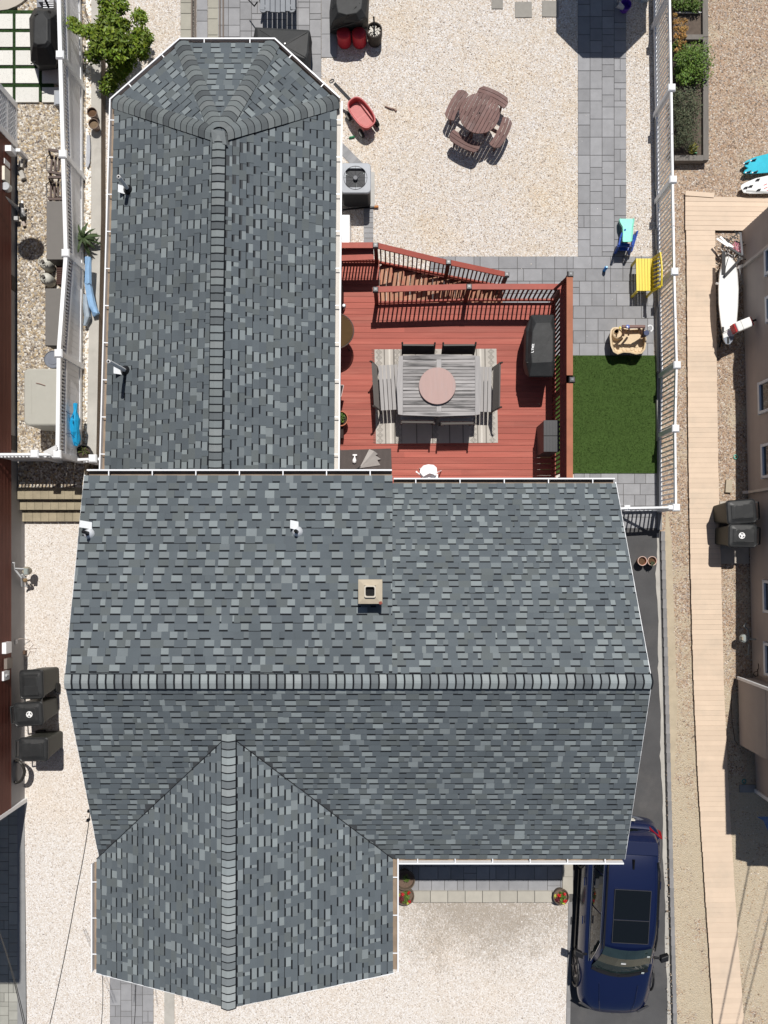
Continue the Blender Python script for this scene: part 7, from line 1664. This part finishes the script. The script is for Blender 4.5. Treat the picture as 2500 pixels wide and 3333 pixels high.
for px_, py_, rr_, lab, fl_ in ((1318, 2893, 33, 'brown barrel planter half in the porch shade, mostly bare soil', 0), (1319, 2918, 30, 'brown barrel of red flowers and green leaves beside the gable gutter', 1), (1827, 2920, 26, 'round pot of red flowers and maroon leaves at the driveway end of the porch', 1)):
    py2 = py_ if fl_ else 2866
    t, b_ = pot('flower_barrel', lab, px_, py2, FZ if fl_ else -.06, .36, L(rr_, .2), BARR, M('barrel_earth', (.14, .095, .07), .95, namt=.3, nscale=20), 'flower barrels at the porch', cat='flower pot')
    if fl_:
        k = rr_ / 30.0; z_ = FZ + .36
        part('green_leaves', foliage('f', [(px_ + 4 * k, py2 - 6, z_ - .03, .12 * k, 130), (px_ + 2, py2 + 12 * k, z_ - .02, .10 * k, 90)], .03, LEAFD, int(px_)), LEAFD, t, kind='stuff')
        part('red_flowers', foliage('f', [(px_ - 8 * k, py2 - 6, z_ + .06, .05, 40), (px_ + 14 * k, py2 + 16 * k, z_ + .06, .05, 40), (px_ + 12 * k, py2 - 12 * k, z_ + .06, .045, 30)], .022, REDF, int(px_) + 1), REDF, t, kind='stuff')
        part('maroon_leaves', foliage('f', [(px_ - 12 * k, py2 + 8 * k, z_, .10 * k, 110)], .03, MAR, int(px_) + 2), MAR, t, kind='stuff')
        part('yellow_leaves', foliage('f', [(px_ - 22 * k, py2 - 4, z_ - .02, .05, 30), (px_ + 8, py2 + 22 * k, z_ - .02, .05, 20)], .03, YLF, int(px_) + 3), YLF, t, kind='stuff')
    else: part('foliage', foliage('f', [(1322, 2860, .38, .1, 60)], .03, LEAFD, 3), LEAFD, t, kind='stuff')
# power lines beyond the right edge, whose shadows cross the boardwalk
for k, (dx, r_, lab) in enumerate(((0, .022, 'thick overhead power line beyond the right edge, westernmost strand'), (.42, .010, 'thin overhead power line beyond the right edge, middle strand'), (.58, .018, 'overhead power line beyond the right edge, easternmost strand'))):
    z_ = 7.2; m_ = MB(); a = Vector((X(2470, RZ) + .07 * z_ + dx * 1.6, Y(2600, RZ) + .43 * z_, z_)); b = Vector((X(2322, RZ) + .07 * z_ + dx, Y(3345, RZ) + .43 * z_, z_))
    b = a + (b - a) * 1.6; m_.tube([a, (a + b) / 2, b], r_, 6); solo('power_line', m_, M('cable_black', (.02, .02, .02)), lab, 'power line', 'power lines over the boardwalk')
# ------------------------------------------------------------------ parked car
PAINT = M('blue_car_paint', (0.005, 0.0105, 0.046), 0.35, namt=0.02, spec=0.4, coat=0.6, metal=.1)
CARGL = M('car_glass', (0.006, 0.009, 0.010), 0.04, namt=0, spec=.7); TRIM = M('car_trim_black', (.010, .010, .012), .5, namt=.05); CHR = M('chrome', (.6, .6, .6), .2, metal=.9, namt=.03); TYRE = M('tyre_black', (.015, .015, .016), .8)
CAR = thing('parked_suv', 'dark blue parked SUV with a panoramic sunroof standing on the driveway', 'car', (0, 0, 0))
# local frame: +Y to the front, ground at z 0
st = [  # y, half width, z bottom, z shoulder, z top edge, z centre, inset of top edge
    (-2.58, .60, .45, .62, .80, .82, .80), (-2.50, .86, .36, .66, .98, 1.0, .86), (-2.25, .965, .30, .74, 1.05, 1.06, .90), (-1.6, .985, .30, .78, 1.06, 1.08, .91), (-.6, .985, .30, .78, 1.05, 1.08, .90),
    (.5, .985, .30, .78, 1.03, 1.07, .89), (1.05, .985, .30, .78, 1.02, 1.07, .87), (1.5, .98, .30, .78, .99, 1.05, .80), (2.0, .965, .32, .74, .93, 1.0, .76), (2.35, .90, .36, .68, .86, .92, .74), (2.52, .74, .40, .60, .74, .80, .78), (2.60, .45, .45, .56, .64, .66, .8)]
rings = []
for y_, w_, zb, zs, zt, zc, k in st:
    half = [(.0, zb), (w_ * .8, zb), (w_ * .98, zb + .12), (w_, zs - .12), (w_ * .99, zs), (w_ * (k + .06), zt - .03), (w_ * (k - .06), zt + .01), (w_ * .45, zc), (0, zc + .01)]
    rings.append([(x, y_, z) for x, z in half] + [(-x, y_, z) for x, z in half[-2:0:-1]])
m_ = MB(); m_.loft([r_[::-1] for r_ in rings]); part('body', m_, PAINT, CAR, smooth=True, subsurf=2)
# cabin
cab = [(-2.46, .70, 1.02, .66, 1.10), (-2.26, .79, 1.05, .64, 1.46), (-2.05, .80, 1.06, .655, 1.62), (-1.3, .81, 1.07, .68, 1.70), (-.35, .81, 1.07, .69, 1.71), (.24, .81, 1.06, .67, 1.66), (.62, .80, 1.06, .64, 1.50), (1.20, .78, 1.03, .70, 1.10)]
rings = []
for y_, wb, zb, wt, zt in cab:
    half = [(0, zb - .1), (wb, zb - .1), (wb, zb), (lerp(wb, wt, .5) + .02, lerp(zb, zt, .5)), (wt + .02, zt - .05), (wt - .04, zt - .005), (wt * .5, zt + .02), (0, zt + .025)]
    rings.append([(x, y_, z) for x, z in half] + [(-x, y_, z) for x, z in half[-2:0:-1]])
m_ = MB(); m_.loft([r_[::-1] for r_ in rings]); part('cabin', m_, PAINT, CAR, smooth=True, subsurf=1)
def cabpt(y_, f, s_, off=.012):
    for a, b in zip(cab, cab[1:]):
        if a[0] <= y_ <= b[0]:
            t = (y_ - a[0]) / (b[0] - a[0]); wb, zb, wt, zt = (lerp(a[i], b[i], t) for i in range(1, 5)); break
    x = lerp(wb, wt, f) + (.02 * math.sin(math.pi * min(1, f))) + off; return Vector((s_ * x, y_, lerp(zb, zt - .05, f)))
def win(name, ys, f0, f1, s_, mat, off=.012):
    m_ = MB(); rows = [[cabpt(y_, lerp(f0(y_), f1(y_), k / 3), s_, off) for k in range(4)] for y_ in ys]
    for r0, r1 in zip(rows, rows[1:]):
        for k in range(3): q = [r0[k], r1[k], r1[k + 1], r0[k + 1]]; m_.add(q if s_ > 0 else q[::-1], [(0, 1, 2, 3)])
    return part(name, m_, mat, CAR, smooth=True)
for s_ in (-1, 1):
    F0 = lambda y_: .06; F1 = lambda y_: .90 if -1.9 < y_ < .35 else (.9 - (y_ - .35) * .75 if y_ >= .35 else .9 - (-1.9 - y_) * 1.2)
    for ya, yb in ((-2.15, -1.45), (-1.40, -.50), (-.44, .95)):
        win('side_window', [lerp(ya, yb, k / 6) for k in range(7)], F0, F1, s_, CARGL, .016)
    m_ = MB(); pts_ = [cabpt(y_, .03, s_, .024) for y_ in (-2.2, -1.3, -.3, .5, 1.04)]; m_.tube(pts_, .010, 5); part('chrome_strip', m_, CHR, CAR)
    m_ = MB(); pts_ = [cabpt(y_, F1(y_) + .05, s_, .02) for y_ in (-2.15, -1.8, -1.0, -.1, .3, .65, 1.0)]; m_.tube(pts_, .008, 5); part('chrome_strip', m_, CHR, CAR)
    m_ = MB(); m_.tube([(s_ * .62, -1.85, 1.67), (s_ * .645, -1.6, 1.745), (s_ * .655, 0, 1.755), (s_ * .64, .35, 1.69)], .02, 6); part('roof_rail', m_, TRIM, CAR)
    # mirror
    m_ = MB(); m_.loft([[(s_ * 1.0, .78, 1.06), (s_ * 1.0, .92, 1.06), (s_ * 1.0, .92, 1.22), (s_ * 1.0, .78, 1.22)], [(s_ * 1.20, .70, 1.07), (s_ * 1.20, .86, 1.07), (s_ * 1.20, .86, 1.21), (s_ * 1.20, .70, 1.21)]]); m_.bar((s_ * .86, .86, 1.06), (s_ * 1.02, .84, 1.12), .06, .05); part('mirror', m_, TRIM, CAR, bevel=.02)
    for y_ in (-1.55, 1.60):
        m_ = MB(); m_.tube([(s_ * .80, y_, .37), (s_ * .962, y_, .37)], .385, 26); m_.tube([(s_ * .962, y_, .37), (s_ * .966, y_, .37)], .33, 24); wh = part('wheel', m_, TYRE, CAR)
        m_ = MB(); m_.tube([(s_ * .956, y_, .37), (s_ * .972, y_, .37)], .245, 20)
        for k in range(5): a_ = k * 1.2566; m_.bar((s_ * .975, y_, .37), (s_ * .975, y_ + .235 * math.cos(a_), .37 + .235 * math.sin(a_)), .012, .06, up=(1, 0, 0))
        part('rim', m_, M('rim_grey', (.16, .15, .15), .35, metal=.6), wh)
        m_ = MB(); m_.tube([(s_ * .986, y_ + .44 * math.cos(k * .2618 - .1), .38 + .44 * math.sin(k * .2618 - .1)) for k in range(13)], .03, 6); part('wheel_arch', m_, TRIM, CAR)
    for y_ in (-.95, .05): m_ = MB(); m_.bar((s_ * .99, y_ - .1, .93), (s_ * .99, y_ + .1, .93), .03, .03); part('door_handle', m_, PAINT, CAR)
    for y_ in (-1.32, -.34, .98): m_ = MB(); m_.tube([(s_ * .985, y_, .40), (s_ * .99, y_, .78), (s_ * .93, y_, .98)], .005, 4); part('door_seam', m_, TRIM, CAR)
    m_ = MB(); m_.bar((s_ * .975, -1.0, .35), (s_ * .985, 1.1, .35), .03, .10); part('side_skirt', m_, TRIM, CAR)
    # lamps
    m_ = MB(); m_.loft([[(s_ * .60, 2.44, .70), (s_ * .60, 2.40, .82), (s_ * .86, 2.22, .86), (s_ * .88, 2.30, .72)], [(s_ * .61, 2.50, .71), (s_ * .61, 2.45, .84), (s_ * .90, 2.24, .88), (s_ * .93, 2.34, .73)]]); part('headlight', m_, M('headlight_glass', (.05, .05, .055), .15, spec=.6), CAR, bevel=.015)
    m_ = MB(); m_.loft([[(s_ * .60, -2.46, .82), (s_ * .60, -2.40, 1.0), (s_ * .90, -2.18, 1.02), (s_ * .92, -2.28, .84)], [(s_ * .61, -2.54, .83), (s_ * .61, -2.46, 1.02), (s_ * .95, -2.18, 1.04), (s_ * .97, -2.32, .85)]]); part('taillight', m_, M('tail_red', (.22, .006, .012), .2, spec=.6), CAR, bevel=.015)
# windscreen, rear window, sunroof
def sheet(name, rows, mat, par=None):
    m_ = MB()
    for r0, r1 in zip(rows, rows[1:]):
        for k in range(len(r0) - 1): m_.add([r0[k], r0[k + 1], r1[k + 1], r1[k]], [(0, 1, 2, 3)])
    return part(name, m_, mat, par or CAR, smooth=True)
def bowed(y_, z, w_, bow, n_=7): return [(lerp(-w_, w_, k / (n_ - 1)), y_ - bow * (2 * k / (n_ - 1) - 1) ** 2, z - .02 * (2 * k / (n_ - 1) - 1) ** 2) for k in range(n_)]
WSG = M('windscreen_glass', (.020, .034, .034), .05, namt=.35, nscale=3, spec=.7)
ws = sheet('windscreen', [bowed(.40, 1.655, .60, .08), bowed(.69, 1.53, .62, .10), bowed(.99, 1.335, .67, .13), bowed(1.32, 1.085, .73, .17)], WSG)
m_ = MB(); m_.box((.04, .86, 1.435), (.12, .03, .012), mat=Matrix.Rotation(R(-36), 3, 'X')); part('mirror_tag', m_, WHITEP, ws)
for x_, y_ in ((-.52, .56), (-.56, 1.22)): m_ = MB(); m_.box((x_, y_, 1.60 - (y_ - .56) * .66), (.07, .06, .008), mat=Matrix.Rotation(R(-35), 3, 'X')); part('sticker', m_, M('sticker_pale', (.55, .6, .58), .5), ws)
rowsd = [bowed(1.27, 1.085, .70, .14), bowed(1.40, 1.08, .74, .17)]
sheet('cowl', [[(x, y_, z + .012) for x, y_, z in r_] for r_ in rowsd], TRIM)
m_ = MB(); m_.bar((-.55, 1.24, 1.115), (.05, 1.35, 1.115), .02, .02); m_.bar((.1, 1.33, 1.115), (.6, 1.18, 1.13), .02, .02); part('wiper', m_, TRIM, CAR)
sheet('rear_window', [bowed(-2.46, 1.12, .66, -.10), bowed(-2.33, 1.33, .64, -.08), bowed(-2.19, 1.52, .60, -.06)], CARGL)
m_ = MB(); m_.loft([[(-.63, -2.30, 1.57), (.63, -2.30, 1.57), (.64, -2.0, 1.63), (-.64, -2.0, 1.63)], [(-.60, -2.32, 1.605), (.60, -2.32, 1.605), (.62, -2.0, 1.665), (-.62, -2.0, 1.665)]]); part('roof_spoiler', m_, PAINT, CAR, bevel=.02)
SUNR = M('sunroof_glass', (.006, .008, .010), .06, namt=0, spec=.5)
for ya, yb in ((-1.15, -.42), (-.39, .17)):
    m_ = MB(); ol_ = rrect(-.44, ya, .44, yb, .03, 3); zf_ = lambda y_: 1.74 if y_ < -.1 else 1.74 - (y_ + .1) * .10
    m_.loft([[(x, y_, zf_(y_) - .03) for x, y_ in ol_], [(x, y_, zf_(y_) + .002) for x, y_ in ol_]]); part('sunroof', m_, SUNR, CAR)
m_ = MB()
for a, b in (((-.45, -1.16, 1.744), (.45, -1.16, 1.744)), ((-.45, -1.16, 1.744), (-.45, .18, 1.715)), ((.45, -1.16, 1.744), (.45, .18, 1.715)), ((-.45, .18, 1.713), (.45, .18, 1.713)), ((-.45, -.405, 1.746), (.45, -.405, 1.746))): m_.bar(a, b, .013, .012)
part('sunroof_frame', m_, M('frame_grey', (.045, .045, .05), .4), CAR)
m_ = MB(); m_.loft([[(-.03, -1.90, 1.68), (.03, -1.90, 1.68), (.02, -1.66, 1.71), (-.02, -1.66, 1.71)], [(-.006, -1.90, 1.76), (.006, -1.90, 1.76), (.006, -1.74, 1.74), (-.006, -1.74, 1.74)]]); part('antenna_fin', m_, TRIM, CAR)
sheet('rear_bumper', [bowed(-2.635, .50, .72, -.22), bowed(-2.66, .62, .76, -.24), bowed(-2.60, .70, .76, -.22)], TRIM)
m_ = MB()
for k in range(6): t0 = lerp(-.58, .58, k / 6); f = lambda x: (x, -2.655 + .24 * (x / .76) ** 2, .715); m_.bar(f(t0), f(t0 + .19), .05, .02)
part('bumper_strip', m_, CHR, CAR)
m_ = MB(); m_.box((0, -2.60, .86), (.5, .03, .12)); part('number_plate', m_, M('plate_pale', (.6, .58, .5), .5), CAR)
sheet('grille', [bowed(2.60, .50, .55, .12), bowed(2.585, .70, .62, .16)], TRIM)
for s_ in (-1, 1): m_ = MB(); m_.tube([(s_ * .50, 1.62, 1.045), (s_ * .46, 2.1, .99), (s_ * .40, 2.42, .88)], .006, 4); part('hood_crease', m_, PAINT, CAR)
CAR.location = (5.83, -9.62, FZ + .004); CAR.rotation_euler = (0, 0, R(177))
# ------------------------------------------------------------------ loose stones and litter on the gravel
def scatter(name, polys, n, s0, s1, mat, seed, tones):
    rnd = random.Random(seed); m_ = MB()
    for _ in range(n):
        x0, y0, x1, y1, z = rnd.choice(polys); x, y = rnd.uniform(x0, x1), rnd.uniform(y0, y1); s = rnd.uniform(s0, s1) * (1.6 if rnd.random() < .06 else 1)
        a = rnd.uniform(0, 3.14); e = rnd.uniform(.5, .95); t = rnd.choice(tones); v = []
        for k in range(5):
            q = k * 1.2566 + rnd.uniform(-.3, .3); u, w_ = s * math.cos(q), s * e * math.sin(q); v.append((x + u * math.cos(a) - w_ * math.sin(a), y + u * math.sin(a) + w_ * math.cos(a), z - .004))
        v.append((x, y, z + s * .55))
        m_.add(v, [(0, 1, 5), (1, 2, 5), (2, 3, 5), (3, 4, 5), (4, 0, 5)], 0, t)
    return struct(name, m_, mat, kind='stuff')
STN = M('loose_stone', (1, 1, 1), .85, namt=.12, nscale=30, attr=True)
scatter('loose_yard_stones', [(X(1100), Y(530), X(1875), Y(0), 0.0), (X(1240), Y(815), X(1875), Y(500), 0.0), (X(2040), Y(820), X(2125), Y(0), 0.0)], 9000, .009, .021, STN, 3, [(.72, .68, .61), (.55, .47, .37), (.30, .25, .20), (.62, .52, .40), (.78, .76, .72), (.20, .17, .15)])
scatter('loose_front_stones', [(X(95, FZ), Y(3330, FZ), X(330, FZ), Y(1720, FZ), FZ), (X(1290, FZ), Y(3330, FZ), X(1840, FZ), Y(2940, FZ), FZ), (X(570, FZ), Y(3330, FZ), X(1290, FZ), Y(3180, FZ), FZ)], 8000, .009, .020, STN, 4, [(.74, .70, .64), (.58, .51, .43), (.34, .29, .24), (.78, .75, .71), (.24, .21, .19)])
scatter('loose_side_stones', [(X(60, NZ), Y(1480, NZ), X(270, NZ), Y(335, NZ), NZ)], 4500, .012, .028, STN, 5, [(.42, .37, .30), (.60, .56, .50), (.26, .21, .17), (.48, .38, .26), (.16, .14, .13)])
scatter('loose_boundary_stones', [(X(2170, RZ), Y(3330, RZ), X(2255, RZ), Y(1680, RZ), RZ), (X(2300, RZ), Y(620, RZ), X(2500, RZ), Y(0, RZ), RZ), (X(2400, RZ), Y(3330, RZ), X(2500, RZ), Y(2620, RZ), RZ), (X(2340, RZ), Y(2560, RZ), X(2420, RZ), Y(1130, RZ), RZ)], 5200, .009, .024, STN, 6, [(.38, .28, .19), (.52, .42, .32), (.22, .16, .11), (.44, .30, .18), (.64, .58, .50)])
scatter('stones_on_pavers', [(X(1885), Y(830), X(2036), Y(330), .013), (X(1660), Y(900), X(2120), Y(845), .014), (X(1880), Y(1150), X(2125), Y(900), .014)], 36, .010, .018, STN, 7, [(.78, .76, .72), (.66, .6, .52)])
